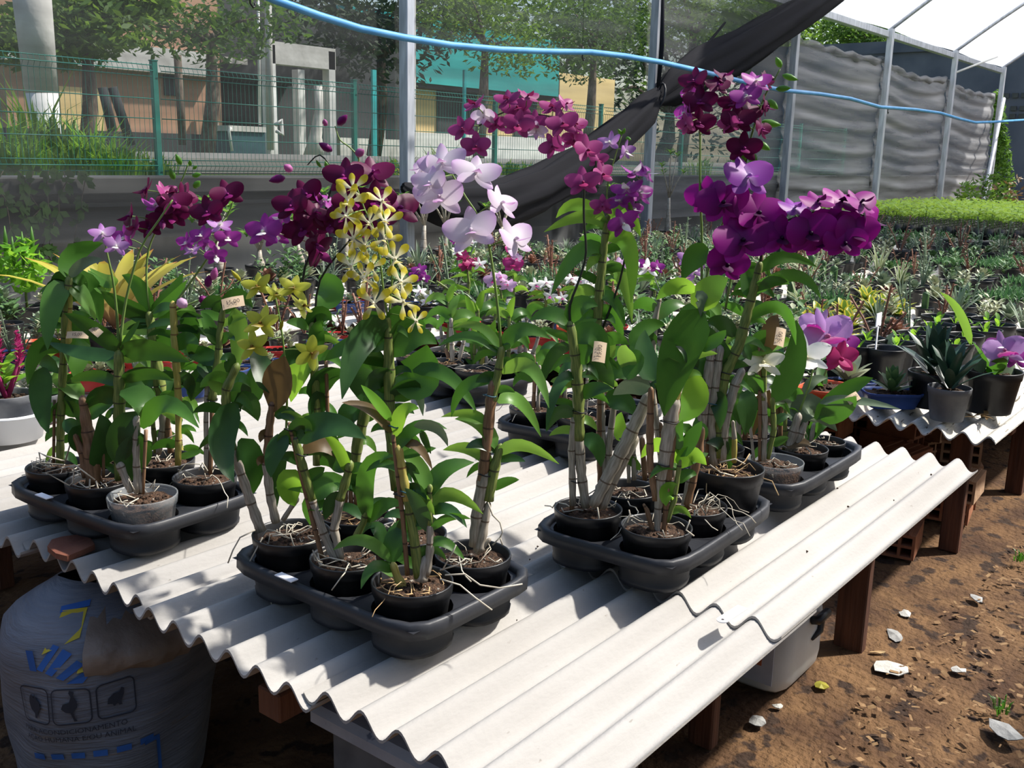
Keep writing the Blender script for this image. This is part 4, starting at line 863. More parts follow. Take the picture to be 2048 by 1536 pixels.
orchid('orchid with thick green cane and wine red spray fading to buds', T1[4], potscale=1.08,
  canes=[('w', (316, 908, 6), (326, 860, 8), (328, 820, 9)), ((328, 820, 11), (318, 760, 12), (308, 690, 11), (299, 630, 8)), ('b', (342, 905, 6), (336, 860, 7), (332, 820, 5)), ((312, 905, 5), (305, 840, 5), (300, 780, 7))],
  leaves=[('m', 299, 624, 285, 560, 244, 550, 30), ('d', 297, 630, 245, 615, 202, 582, 34), ('m', 303, 648, 270, 615, 228, 616, 30), ('m', 303, 626, 340, 600, 366, 546, 28), ('m', 304, 632, 345, 610, 374, 560, 22), ('d', 310, 665, 332, 650, 338, 608, 22), ('l', 306, 665, 270, 640, 232, 672, 30), ('l', 308, 700, 262, 670, 222, 690, 30), ('d', 316, 690, 350, 655, 376, 712, 34), ('d', 312, 760, 335, 740, 348, 830, 34), ('l', 320, 790, 350, 770, 372, 830, 22), ('m', 318, 770, 290, 745, 262, 790, 28), ('l', 236, 560, 212, 575, 180, 536, 26), ('l', 222, 580, 200, 580, 176, 540, 26)],
  spikes=[[(300, 625), (293, 560), (297, 500), (318, 450), (345, 400), (366, 355), (376, 328), 2.4, 'stem_green'], [(300, 628), (330, 600), (352, 585), (375, 560), 2.0]],
  flowers=[(292, 380, 34, 'maroon', -70, 10, 20), (332, 385, 32, 'rose', 60, 30, 10), (258, 432, 34, 'maroon', -60, 0, 30), (310, 412, 31, 'violet', 40, 50, 0), (350, 405, 38, 'maroon', 30, -5, 10), (372, 390, 34, 'maroon', 70, 10, -20), (345, 430, 36, 'maroon', 15, -20, 0), (268, 455, 28, 'rose', -40, 10, 40), (300, 455, 31, 'maroon', -10, -15, 10), (325, 440, 31, 'maroon', 20, -30, 0), (248, 475, 29, 'violet', -30, 0, 0)],
  buds=[(362, 330, 352, 308, 12), (348, 360, 340, 336, 13), (385, 352, 402, 348, 11), (388, 375, 400, 362, 14), (380, 332, 380, 320, 8), (386, 338, 394, 332, 7), (360, 616, 372, 605, 1)], nroots=10, seed=4, aroots=[((330, 880), (350, 870), (365, 880)), ((318, 905), (325, 880), (312, 898))])
orchid('orchid on a bamboo stake with purple and wine flowers and a price tag', T1[5],
  canes=[('s', (421, 948, 4), (424, 860, 5), (424, 760, 5)), ('w', (413, 945, 5), (412, 840, 5), (414, 770, 5)), ((424, 800, 9), (436, 720, 8), (440, 660, 7), (446, 620, 6)), ('y', (356, 930, 6), (357, 800, 7), (350, 690, 8), (346, 610, 7))],
  leaves=[('d', 450, 626, 470, 560, 506, 616, 32), ('d', 446, 625, 430, 585, 400, 618, 30), ('l', 468, 618, 488, 670, 470, 745, 36), ('d', 436, 728, 400, 700, 368, 706, 34), ('d', 432, 745, 385, 755, 382, 802, 38), ('d', 440, 770, 410, 730, 395, 728, 34), ('d', 496, 800, 470, 780, 455, 712, 42), ('d', 496, 800, 512, 775, 513, 722, 42), ('d', 372, 625, 392, 660, 380, 716, 34), ('l', 440, 690, 420, 650, 388, 640, 28), ('l', 350, 640, 375, 600, 392, 640, 26), ('m', 352, 700, 372, 660, 398, 690, 28), ('m', 430, 690, 418, 640, 402, 625, 24), ('d', 355, 760, 378, 740, 388, 800, 28)],
  spikes=[[(346, 612), (395, 545), (425, 500), (445, 455), (468, 400), 2.6], [(352, 620), (400, 600), (440, 590), (480, 560), 2.2]],
  flowers=[(455, 388, 38, 'maroon', 15, 0, 20), (415, 424, 40, 'maroon', -5, 0, 10), (402, 470, 28, 'violet', -10, 15, 0), (372, 485, 25, 'violet', -30, 5, 0), (440, 450, 28, 'lav', 15, 40, 10), (456, 476, 29, 'violet', 15, 5, 0), (385, 500, 22, 'lav', -20, 40, 0), (432, 512, 25, 'violet', 20, -20, 10), (415, 490, 20, 'violet', 0, -30, 0)],
  buds=[(356, 600, 374, 614, 22, 'pt_violet'), (425, 560, 432, 535, 16, 'pt_rose'), (415, 575, 418, 550, 16, 'pt_maroon'), (410, 605, 400, 592, 18, 'pt_maroon')], tags=[(466, 605, 44, 24, 14, '15,00')], ties=[(418, 880, 9), (424, 800, 9)], nroots=10, seed=5, aroots=[((415, 942), (405, 925), (398, 940)), ((425, 940), (440, 915), (436, 900))])
orchid('small orchid with one thin cane behind the price tagged plants', T1[3], pot='small',
  canes=[('y', (366, 935, 4), (358, 860, 5), (362, 800, 6)), ('w', (350, 935, 4), (352, 880, 4))], leaves=[('l', 362, 810, 385, 790, 395, 830, 20), ('m', 360, 850, 345, 820, 330, 850, 22)], nroots=8, seed=6)
# ---- tray in front
orchid('orchid with dark wavy leaves and lime yellow flowers on a thin spike', T2[0], potscale=1.05,
  canes=[('w', (522, 1062, 11), (495, 985, 10), (466, 900, 9)), ((466, 900, 9), (452, 830, 9), (452, 780, 10), (472, 735, 8)), ('w', (552, 1045, 9), (540, 990, 9), (533, 930, 9)), ('b', (533, 930, 8), (538, 860, 9), (544, 810, 7)), ('w', (566, 1040, 5), (592, 1000, 6))],
  leaves=[('d', 472, 806, 415, 880, 468, 965, 52), ('d', 478, 880, 520, 930, 492, 1000, 50), ('d', 470, 806, 500, 785, 516, 842, 40), ('w', 545, 822, 556, 775, 570, 712, 56, 'obov'), ('d', 542, 785, 525, 735, 505, 695, 44), ('d', 562, 905, 535, 960, 552, 1022, 36), ('w', 537, 870, 522, 860, 520, 885, 18), ('w', 534, 925, 516, 910, 516, 932, 16), ('l', 560, 835, 590, 820, 622, 860, 20), ('d', 548, 830, 575, 815, 600, 850, 26), ('m', 460, 760, 430, 745, 400, 775, 28), ('d', 455, 745, 470, 700, 440, 720, 22)],
  spikes=[[(572, 870), (574, 790), (568, 700), (558, 630), (548, 588), (530, 565), 2.6]], flowers=[(515, 572, 35, 'lime', -15, 15, 15), (588, 576, 35, 'lime', 10, 25, -10), (522, 645, 40, 'lime', -10, 10, -10), (606, 612, 33, 'lime', 60, 40, 30), (505, 692, 38, 'lime', -15, 10, 10), (622, 706, 37, 'lime', 15, 0, 60), (552, 588, 26, 'lime', 40, 20, 0)],
  buds=[(482, 562, 462, 540, 9, 'pt_lime'), (560, 660, 566, 640, 8, 'pt_lime')], nroots=20, seed=7, out=4, aroots=[((525, 1075), (512, 1100), (500, 1122), (515, 1150), (545, 1175), (542, 1200), (546, 1224)), ((510, 1060), (480, 1075), (466, 1100), (456, 1126)), ((545, 1072), (580, 1068), (592, 1105), (600, 1115))])
orchid('orchid with glossy oval leaves tied to a brown stake, roots round the rim', T2[1],
  canes=[('s', (645, 1118, 5), (625, 1040, 5), (600, 940, 5), (578, 845, 4)), ('w', (672, 1122, 9), (648, 1070, 9), (625, 1000, 8)), ((625, 1000, 8), (605, 930, 9), (592, 880, 8)), ('w', (682, 1118, 8), (668, 1060, 9), (680, 1000, 9)), ((680, 1000, 9), (692, 960, 9), (700, 930, 8)), ((705, 1088, 7), (728, 1042, 7), (738, 1000, 6))],
  leaves=[('b', 596, 942, 566, 965, 590, 1012, 52), ('m', 626, 1002, 650, 940, 702, 980, 44), ('d', 588, 882, 650, 820, 732, 878, 50), ('d', 575, 872, 540, 900, 542, 955, 36), ('b', 698, 952, 680, 880, 648, 872, 22), ('w', 604, 906, 650, 862, 694, 932, 30), ('d', 690, 972, 716, 945, 722, 1004, 34), ('m', 736, 1045, 712, 900, 788, 912, 34), ('m', 736, 1045, 770, 990, 806, 1012, 26), ('d', 586, 868, 605, 835, 624, 862, 34), ('m', 590, 880, 568, 855, 560, 905, 30), ('d', 700, 940, 665, 905, 640, 930, 38), ('m', 645, 1020, 612, 985, 620, 1050, 36), ('d', 690, 1000, 660, 990, 650, 1040, 34), ('m', 735, 1000, 720, 950, 706, 945, 28), ('d', 742, 1060, 760, 1050, 770, 1100, 30)],
  ties=[(578, 858, 8), (604, 908, 10)], nroots=18, seed=8, rootmat='root', aroots=[((645, 1125), (630, 1120), (625, 1100), (640, 1130), (690, 1138), (720, 1130)), ((690, 1165), (715, 1163))])
orchid('young orchid with arching narrow light green leaves in the frontmost pot', T2[2],
  canes=[('s', (815, 1150, 5), (806, 1040, 5), (792, 920, 5), (786, 870, 4)), ((838, 1155, 11), (828, 1075, 10), (815, 1000, 9)), ('y', (815, 1000, 9), (806, 950, 9), (798, 900, 8)), ('w', (852, 1150, 9), (860, 1100, 8), (860, 1050, 7)), ((860, 1050, 7), (858, 1010, 7), (860, 975, 6)), ('y', (808, 1178, 9), (795, 1155, 9), (787, 1132, 7)), ('w', (842, 1160, 14), (850, 1120, 9))],
  leaves=[('b', 783, 842, 752, 800, 722, 770, 20), ('w', 782, 866, 752, 806, 684, 805, 22), ('b', 791, 872, 798, 806, 838, 817, 28), ('m', 792, 902, 826, 830, 894, 858, 26), ('g', 828, 852, 882, 838, 896, 893, 20), ('l', 859, 992, 846, 915, 780, 886, 30), ('m', 861, 992, 872, 925, 948, 925, 34), ('l', 862, 1012, 890, 955, 966, 1028, 28), ('m', 862, 1062, 892, 1018, 942, 1038, 16), ('d', 856, 1064, 840, 1000, 810, 976, 28), ('m', 787, 1124, 782, 1060, 836, 1032, 40), ('l', 782, 1124, 730, 1050, 666, 1100, 24), ('m', 786, 1142, 740, 1112, 722, 1178, 22), ('m', 860, 1088, 888, 1068, 930, 1120, 20), ('d', 810, 925, 838, 945, 834, 975, 18), ('w', 808, 890, 838, 875, 865, 940, 18), ('d', 845, 1050, 815, 1020, 790, 1080, 30), ('m', 815, 930, 800, 950, 810, 990, 16), ('d', 843, 860, 850, 880, 862, 908, 14)],
  ties=[(788, 852, 9, 'tie_blue'), (800, 988, 11), (814, 982, 12, 'tie_blue')], nroots=16, seed=9, rootmat='root_tan', aroots=[((890, 1150), (930, 1148), (960, 1170), (1000, 1176), (1045, 1168)), ((880, 1158), (920, 1170), (950, 1195), (984, 1220)), ((885, 1140), (905, 1105), (912, 1090)), ((880, 1140), (915, 1130), (930, 1118))])
orchid('slender orchid with drooping narrow leaves and a pale pink white spray', T2[5],
  canes=[('b', (962, 980, 11), (972, 900, 11), (982, 800, 11), (986, 770, 9)), ('w', (946, 1092, 9), (955, 1020, 12), (968, 950, 12)), ('w', (958, 1100, 11), (966, 1060, 10), (976, 1010, 7)), ((976, 1000, 11), (990, 930, 11), (1000, 895, 7)), ((984, 800, 10), (996, 745, 8), (1003, 700, 7)), ('w', (952, 1105, 8), (978, 1080, 5))],
  leaves=[('l', 1001, 702, 970, 630, 904, 656, 18), ('m', 998, 708, 950, 645, 876, 692, 20), ('m', 1006, 702, 1030, 630, 1102, 678, 30), ('l', 1004, 746, 1070, 690, 1098, 816, 28), ('m', 990, 762, 915, 748, 903, 834, 24), ('l', 996, 806, 1040, 768, 1082, 874, 26), ('l', 974, 848, 950, 812, 882, 834, 18), ('l', 992, 897, 968, 830, 910, 838, 28), ('l', 996, 912, 1030, 858, 1118, 928, 24), ('l', 984, 932, 950, 880, 886, 900, 26), ('m', 1005, 690, 1040, 650, 1058, 700, 20)],
  spikes=[[(1003, 700), (996, 620), (986, 540), (974, 475), (955, 430), (932, 395), (905, 350), 3.2]],
  flowers=[(845, 334, 38, 'pink', -60, 10, 0), (885, 325, 52, 'pink', -10, 25, 10), (952, 345, 52, 'pink', 15, 25, -10), (880, 392, 56, 'pink', -10, 0, 0), (943, 460, 59, 'pink', -10, 10, 10), (1003, 405, 45, 'pink', 55, 20, -10), (1030, 478, 52, 'pink', 40, 25, 20), (860, 365, 41, 'pink', -25, 5, 0)],
  ties=[(980, 790, 12, 'tie_blue'), (970, 948, 12)], nroots=12, seed=10, aroots=[((976, 1005), (985, 1030), (1000, 1045), (1005, 1065), (1000, 1075)), ((1000, 1075), (1005, 1090)), ((1000, 1075), (985, 1090))])
orchid('orchid with wide dark glossy leaves and a tall yellow white spray', T2[4],
  canes=[('b', (800, 1040, 7), (792, 960, 7), (786, 900, 7)), ((790, 980, 9), (780, 860, 11), (778, 740, 12), (777, 670, 9), (776, 640, 6))],
  leaves=[('d', 776, 668, 712, 630, 684, 798, 56), ('m', 774, 694, 705, 672, 648, 722, 36), ('d', 776, 732, 690, 690, 738, 815, 74), ('m', 785, 692, 826, 630, 848, 664, 48), ('m', 785, 712, 830, 650, 874, 688, 44), ('m', 787, 762, 850, 790, 854, 690, 84, 'obov'), ('m', 826, 742, 900, 720, 954, 826, 28), ('g', 786, 794, 836, 730, 846, 832, 28), ('d', 784, 800, 826, 760, 842, 780, 40), ('m', 780, 650, 800, 610, 806, 628, 30), ('d', 775, 800, 735, 790, 740, 830, 40), ('d', 782, 760, 750, 740, 732, 790, 40)],
  spikes=[[(777, 640), (768, 590), (760, 520), (748, 460), (730, 420), (714, 376), 2.6], [(777, 640), (782, 590), (784, 540), (772, 470), (766, 420), 2.4]],
  flowers=[(706, 378, 38, 'yellow', -5, 15, 10), (698, 404, 40, 'yellow', 5, 5, -20), (692, 432, 36, 'yellow', -25, 5, 30), (764, 402, 34, 'yellow', 25, 15, 20), (770, 444, 38, 'yellow', 15, 20, -15), (738, 446, 36, 'yellow', -10, 10, 0), (706, 478, 38, 'yellow', -20, 5, 15), (770, 478, 34, 'yellow', 25, 0, -30), (730, 490, 31, 'yellow', 0, 0, 40), (702, 532, 38, 'yellow', -20, 10, 0), (790, 518, 38, 'yellow', 20, 5, 10), (744, 535, 31, 'yellow', 0, 10, -10), (728, 556, 34, 'yellow', -10, -5, 20), (802, 564, 36, 'yellow', 25, 10, -20), (748, 606, 40, 'yellow', -10, 5, 0), (806, 604, 38, 'yellow', 15, 15, 30), (832, 642, 29, 'yellow', 40, 0, 0)],
  ties=[(779, 850, 12, 'tie_blue')], nroots=12, seed=11)
orchid('orchid with dark stemmed wine and magenta flowers above oval leaves', T2[3],
  canes=[((634, 930, 8), (632, 830, 10), (628, 730, 9), (624, 650, 7)), ('s', (656, 850, 4), (652, 720, 4)), ((706, 960, 8), (716, 880, 12), (734, 810, 11)), ('b', (690, 1010, 5), (694, 950, 5)), ('b', (702, 1010, 5), (700, 940, 5)), ('b', (712, 1010, 4), (708, 950, 4))],
  leaves=[('m', 634, 620, 684, 590, 638, 552, 58, 'obov'), ('d', 622, 655, 640, 612, 664, 640, 40), ('b', 630, 716, 588, 735, 582, 804, 42), ('d', 627, 800, 636, 738, 694, 746, 42), ('l', 612, 690, 650, 660, 684, 692, 16), ('m', 640, 700, 622, 662, 640, 640, 30), ('d', 650, 790, 628, 800, 630, 848, 40), ('d', 724, 830, 692, 810, 684, 860, 44), ('d', 620, 700, 575, 705, 552, 740, 30)],
  spikes=[[(628, 660), (606, 560), (628, 490), (650, 425), (665, 370), (690, 340), 3.0, 'stem_dark'], [(665, 375), (700, 345), (718, 320), (700, 295), (680, 280), (670, 252), 2.2], [(665, 380), (668, 345), (640, 310), (615, 330), 2.2, 'stem_dark'], [(630, 650), (640, 560), (700, 480), (750, 420), 2.6, 'stem_dark']],
  flowers=[(564, 435, 34, 'violet', -40, 20, 20), (612, 388, 40, 'maroon', 10, 0, 30), (583, 412, 43, 'maroon', -10, 0, 0), (604, 458, 45, 'maroon', 0, -10, 20), (632, 425, 36, 'maroon', 40, 20, -20), (645, 400, 34, 'violet', 55, 30, 0), (632, 488, 34, 'maroon', 60, -10, 30), (688, 352, 47, 'maroon', -15, 5, 0), (745, 345, 49, 'maroon', 25, 25, 0), (708, 405, 47, 'maroon', 5, -5, 10), (798, 415, 56, 'maroon', 45, 10, 10), (750, 400, 47, 'maroon', 15, -5, 0), (690, 430, 40, 'maroon', -20, -10, 0), (640, 505, 40, 'maroon', 60, -30, 60), (527, 462, 43, 'violet', -10, 5, 0), (552, 470, 34, 'violet', 15, -5, 10), (660, 450, 36, 'maroon', 10, -20, 0), (720, 455, 40, 'maroon', 30, -20, 0)],
  buds=[(664, 302, 638, 286, 17, 'pt_maroon'), (676, 250, 694, 230, 17, 'pt_maroon'), (652, 252, 648, 238, 11, 'pt_rose'), (712, 310, 728, 300, 18, 'pt_rose'), (584, 342, 568, 330, 17, 'pt_rose'), (570, 355, 538, 362, 18, 'pt_maroon'), (660, 345, 650, 322, 12), (642, 335, 632, 320, 7)], nroots=16, seed=12, rootmat='root_tan', ped='root')
# ---- tray with the purple orchids
orchid('orchid with one thick green cane, leaning grey canes and rose purple arching spray', T3[3],
  canes=[('s', (1144, 1022, 5), (1143, 960, 5), (1146, 850, 5)), ('w', (1146, 1010, 7), (1143, 900, 7), (1148, 840, 7)), ('w', (1172, 1015, 9), (1163, 950, 10), (1158, 880, 10)), ((1158, 880, 11), (1157, 800, 12), (1152, 720, 11), (1141, 650, 9)), ('w', (1186, 1012, 11), (1220, 945, 13), (1260, 870, 14), (1296, 795, 12), -.02), ('w', (1204, 1016, 9), (1228, 960, 9), (1270, 880, 9), -.01), ('w', (1200, 1012, 10), (1215, 960, 11))],
  leaves=[('m', 1139, 662, 1112, 606, 1060, 640, 30), ('m', 1142, 646, 1150, 590, 1196, 612, 36), ('m', 1148, 684, 1198, 630, 1214, 738, 44), ('d', 1156, 735, 1180, 690, 1228, 775, 56), ('d', 1162, 792, 1185, 772, 1226, 778, 28), ('d', 1143, 694, 1100, 680, 1076, 792, 24), ('d', 1150, 752, 1112, 740, 1092, 864, 22), ('d', 1152, 832, 1112, 800, 1094, 862, 26), ('d', 1166, 884, 1200, 870, 1202, 934, 34), ('m', 1150, 725, 1170, 690, 1190, 700, 44)],
  tags=[(1199, 704, 26, 44, -8, '15,00')], ties=[(1150, 962, 9), (1160, 822, 13), (1256, 878, 15)],
  spikes=[[(1141, 650), (1140, 610), (1160, 555), (1172, 505), (1168, 440), (1168, 385), (1172, 352), (1192, 330), (1184, 300), (1160, 262), (1120, 238), (1070, 228), (1020, 222), (985, 235), (958, 252), 2.8, 'stem_dark']],
  flowers=[(925, 257, 32, 'rose', -20, 5, 20), (952, 292, 34, 'rose', 0, -5, 0), (950, 208, 30, 'rose', -40, 40, 10), (968, 232, 27, 'pink', -20, -40, 0), (1015, 198, 30, 'rose', -20, 30, 10), (1034, 214, 36, 'rose', 0, 5, 15), (1056, 192, 28, 'rose', 30, 40, 0), (1036, 250, 36, 'rose', 5, -10, -10), (992, 248, 28, 'rose', -20, -20, 0), (1070, 245, 30, 'rose', 15, -15, 0), (1105, 214, 30, 'rose', -10, 30, 0), (1132, 208, 28, 'rose', 40, 30, 20), (1125, 246, 38, 'rose', 10, 0, 15), (1152, 248, 30, 'rose', 40, 10, 0), (1105, 292, 32, 'rose', -30, -10, 20), (1148, 280, 30, 'rose', 10, -30, 0), (1175, 300, 38, 'rose', 30, 5, 10), (1166, 364, 40, 'rose', 0, 0, 5), (1205, 348, 32, 'rose', 40, 5, 20), (1072, 262, 25, 'pink', 0, -50, 0)],
  nroots=12, seed=13, out=1, aroots=[((1195, 1015), (1198, 1035), (1194, 1048), (1200, 1046))])
orchid('orchid with a thick papery staked cane and one huge dark leaf', T3[0],
  canes=[('w', (1314, 1072, 6), (1316, 1020, 8), (1322, 960, 10), (1335, 880, 14), (1346, 808, 15)), ('s', (1328, 1074, 5), (1334, 980, 7), (1346, 880, 7), (1354, 815, 6)), ('y', (1346, 806, 11), (1364, 745, 9), (1382, 692, 7)), ('b', (1312, 1000, 7), (1300, 930, 7), (1300, 850, 8), (1302, 780, 6)), ((1334, 1044, 5), (1348, 1000, 6), (1357, 940, 5), (1360, 922, 4)), ('b', (1306, 1065, 5), (1294, 1020, 5), (1288, 1010, 3))],
  leaves=[('m', 1404, 622, 1345, 690, 1328, 832, 78), ('b', 1358, 842, 1408, 810, 1384, 742, 52, 'obov'), ('b', 1359, 926, 1318, 858, 1282, 916, 32), ('b', 1361, 936, 1376, 884, 1413, 930, 36), ('m', 1358, 912, 1384, 880, 1404, 842, 30), ('b', 1354, 982, 1324, 972, 1332, 1012, 34), ('m', 1358, 900, 1350, 870, 1366, 840, 22), ('b', 1386, 586, 1350, 548, 1312, 600, 32), ('b', 1406, 622, 1408, 575, 1456, 556, 54), ('d', 1366, 556, 1388, 500, 1418, 498, 44, 'obov'), ('g', 1392, 596, 1408, 585, 1404, 640, 26), ('m', 1396, 700, 1440, 680, 1452, 660, 24), ('d', 1390, 720, 1380, 690, 1350, 690, 44), ('d', 1310, 760, 1280, 720, 1290, 660, 46), ('m', 1362, 860, 1385, 850, 1378, 920, 26), ('g', 1300, 780, 1270, 755, 1226, 790, 36), ('m', 1276, 700, 1262, 740, 1256, 760, 40), ('l', 1262, 740, 1246, 700, 1252, 690, 34)],
  ties=[(1338, 842, 16), (1326, 928, 12)], nroots=10, seed=14, aroots=[((1255, 1045), (1260, 1030), (1258, 1020)), ((1380, 1040), (1372, 1060), (1388, 1072)), ((1325, 1060), (1330, 1075))])
orchid('orchid with brown withered cane and many white aerial roots over the rim', T3[1],
  canes=[('b', (1372, 1015, 9), (1385, 960, 9), (1398, 900, 9), (1404, 860, 6)), ('w', (1366, 1015, 5), (1378, 960, 6))], leaves=[('m', 1400, 880, 1412, 860, 1402, 845, 18)],
  nroots=26, seed=15, out=8, rootmat='root', aroots=[((1400, 1015), (1378, 1045), (1374, 1060), (1385, 1040)), ((1405, 1010), (1420, 985), (1438, 1000), (1440, 1020)), ((1390, 1020), (1385, 1045), (1412, 1055)), ((1400, 1010), (1412, 1030), (1414, 1015))])
orchid('big magenta orchid in a tall black pot full of pale roots', T3[2], pot='tall',
  canes=[('w', (1402, 930, 8), (1406, 830, 10), (1418, 740, 10), (1424, 690, 8)), ('w', (1428, 930, 8), (1422, 850, 9), (1432, 760, 9), (1440, 700, 8)), ('w', (1444, 925, 8), (1450, 840, 10), (1470, 770, 10), (1482, 745, 9)), ('b', (1412, 930, 6), (1410, 850, 6)), ('w', (1390, 920, 7), (1398, 840, 8), (1404, 780, 8)), ('y', (1468, 925, 5), (1469, 880, 6)), ('w', (1469, 880, 5), (1466, 845, 4)), ((1436, 915, 8), (1438, 820, 9), (1452, 745, 10), (1478, 690, 11), (1494, 630, 10), (1508, 575, 9), (1519, 530, 7))],
  leaves=[('m', 1519, 545, 1560, 490, 1634, 534, 24), ('m', 1513, 580, 1605, 510, 1642, 598, 24), ('m', 1511, 586, 1535, 548, 1580, 568, 24), ('m', 1502, 598, 1505, 560, 1486, 526, 38), ('m', 1492, 638, 1580, 566, 1592, 690, 24), ('d', 1467, 674, 1445, 628, 1412, 646, 30), ('d', 1460, 726, 1440, 695, 1414, 650, 28), ('d', 1412, 770, 1398, 730, 1384, 696, 38), ('d', 1420, 758, 1450, 715, 1498, 732, 26), ('d', 1440, 912, 1456, 880, 1412, 886, 28), ('d', 1446, 880, 1472, 890, 1454, 945, 22), ('d', 1470, 700, 1490, 690, 1502, 720, 28), ('d', 1480, 790, 1500, 800, 1490, 870, 40), ('d', 1430, 800, 1445, 790, 1440, 860, 34), ('d', 1380, 760, 1372, 700, 1395, 660, 34)],
  spikes=[[(1400, 660), (1404, 600), (1412, 560), (1424, 510), (1444, 450), (1460, 400), 3.2], [(1519, 535), (1530, 480), (1560, 448), (1610, 428), (1660, 420), (1720, 428), (1740, 440), 3.2, 'stem_dark'], [(1400, 650), (1404, 500), (1400, 380), (1400, 270), (1396, 190), (1420, 165), 2.8], [(1450, 620), (1480, 450), (1492, 320), (1506, 260), (1528, 195), (1548, 160), (1560, 138), 2.6]],
  flowers=[(1412, 392, 48, 'purple', -40, 10, 0), (1446, 404, 56, 'purple', 0, 5, 10), (1496, 352, 58, 'back', 20, 20, 5), (1516, 425, 60, 'purple', 15, 5, -10), (1484, 480, 64, 'purple', 5, 10, 15), (1455, 528, 48, 'purple', 5, -10, -10), (1563, 474, 52, 'purple', 0, -5, 0), (1620, 464, 56, 'purple', 5, -10, 10), (1668, 452, 52, 'purple', 10, -10, -5), (1712, 464, 54, 'purple', 15, -10, 0), (1744, 440, 44, 'purple', 50, 0, 20), (1590, 415, 38, 'back', 20, 45, 0), (1636, 402, 40, 'purple', 10, 45, 10), (1684, 402, 46, 'purple', 10, 40, -10), (1722, 404, 44, 'purple', 30, 40, 10), (1475, 440, 42, 'purple', 25, -10, 0), (1640, 480, 46, 'purple', -15, -10, 10), (1690, 484, 46, 'purple', 0, -15, 0),
    (1388, 162, 36, 'maroon', -40, 15, 0), (1400, 202, 38, 'maroon', 0, 0, 0), (1398, 246, 38, 'maroon', 5, -5, 0), (1448, 152, 34, 'maroon', 30, 40, 10), (1436, 170, 29, 'maroon', 10, 20, 0), (1370, 225, 34, 'violet', -75, 0, 0), (1372, 250, 28, 'rose', -60, -20, 0), (1378, 185, 29, 'violet', -60, 10, 0), (1512, 162, 36, 'violet', 10, 30, 0), (1492, 192, 36, 'violet', 0, 15, 10), (1464, 206, 31, 'maroon', -20, 0, 0), (1476, 240, 40, 'maroon', 0, 0, 5), (1534, 160, 25, 'maroon', 40, 10, 0), (1532, 212, 29, 'maroon', 60, 0, 0), (1524, 258, 29, 'maroon', 50, 0, 0), (1488, 296, 40, 'maroon', 5, -5, 0), (1458, 248, 28, 'rose', -50, -20, 0), (1500, 225, 34, 'maroon', 20, 10, 0)],
  buds=[(1562, 135, 1552, 114, 13), (1535, 168, 1530, 150, 13), (1565, 150, 1596, 160, 13), (1552, 178, 1582, 176, 13), (1536, 200, 1556, 218, 15), (1520, 245, 1562, 250, 17), (1480, 250, 1444, 262, 18), (1516, 285, 1540, 300, 15), (1494, 312, 1462, 318, 26), (1500, 308, 1512, 325, 20)], nroots=34, seed=16, rootmat='root_tan', out=3, ties=[(1424, 805, 14, 'tie_blue'), (1452, 745, 10)], aroots=[((1440, 925), (1470, 918), (1490, 928)), ((1420, 930), (1440, 945), (1468, 952))])
orchid('orchid with a tall bright cane of drooping light green leaves', T3[4],
  canes=[('b', (1200, 965, 5), (1198, 880, 6), (1200, 790, 6)), ('w', (1208, 965, 5), (1206, 850, 5), (1204, 780, 5)), ('w', (1216, 960, 6), (1218, 890, 7), (1228, 810, 6)), ((1204, 800, 6), (1194, 690, 9), (1197, 590, 9), (1207, 500, 8), (1215, 438, 7)), ('w', (1258, 965, 4), (1256, 900, 4)), ('w', (1268, 960, 5), (1266, 880, 5)), ('b', (1290, 960, 5), (1284, 880, 6))],
  leaves=[('l', 1213, 458, 1188, 402, 1088, 464, 26), ('b', 1211, 442, 1150, 380, 1112, 436, 26), ('b', 1216, 442, 1258, 398, 1281, 474, 28), ('l', 1216, 436, 1250, 388, 1266, 424, 18), ('b', 1211, 478, 1276, 440, 1262, 606, 34), ('m', 1206, 506, 1160, 466, 1102, 590, 32), ('l', 1198, 548, 1250, 500, 1264, 646, 30), ('l', 1192, 588, 1160, 562, 1138, 602, 22), ('m', 1196, 592, 1232, 580, 1250, 655, 22), ('m', 1193, 622, 1232, 606, 1246, 684, 26), ('m', 1192, 640, 1160, 610, 1130, 660, 26), ('b', 1246, 884, 1232, 850, 1243, 824, 26), ('m', 1255, 905, 1272, 900, 1268, 960, 14), ('l', 1280, 940, 1256, 905, 1242, 925, 18), ('m', 1200, 690, 1230, 660, 1258, 690, 26), ('m', 1260, 690, 1290, 640, 1330, 650, 32), ('m', 1204, 760, 1240, 720, 1272, 770, 34), ('d', 1210, 800, 1250, 790, 1270, 830, 40), ('l', 1220, 720, 1215, 690, 1232, 680, 22)],
  spikes=[[(1204, 660), (1240, 560), (1258, 470), (1268, 420), (1280, 360), 2.6, 'stem_dark'], [(1204, 620), (1214, 480), (1214, 380), (1228, 320), (1244, 268), 2.2]],
  flowers=[(1220, 284, 29, 'lav', -30, 20, 0), (1252, 302, 26, 'lav', 50, -10, 10), (1268, 345, 34, 'violet', 30, 60, 0), (1294, 345, 34, 'violet', 60, 20, 10), (1254, 378, 38, 'violet', -20, 40, 0), (1280, 385, 36, 'violet', 40, 20, 0), (1240, 402, 29, 'violet', -30, 30, 0), (1246, 446, 36, 'violet', 20, -20, 30), (1205, 412, 28, 'rose', -10, -5, 0), (1195, 318, 25, 'rose', 20, 0, 0), (1268, 418, 27, 'violet', 40, 10, 0)],
  buds=[(1244, 270, 1236, 258, 8), (1246, 268, 1250, 256, 7), (1252, 275, 1262, 280, 8)], nroots=16, seed=17, out=5)
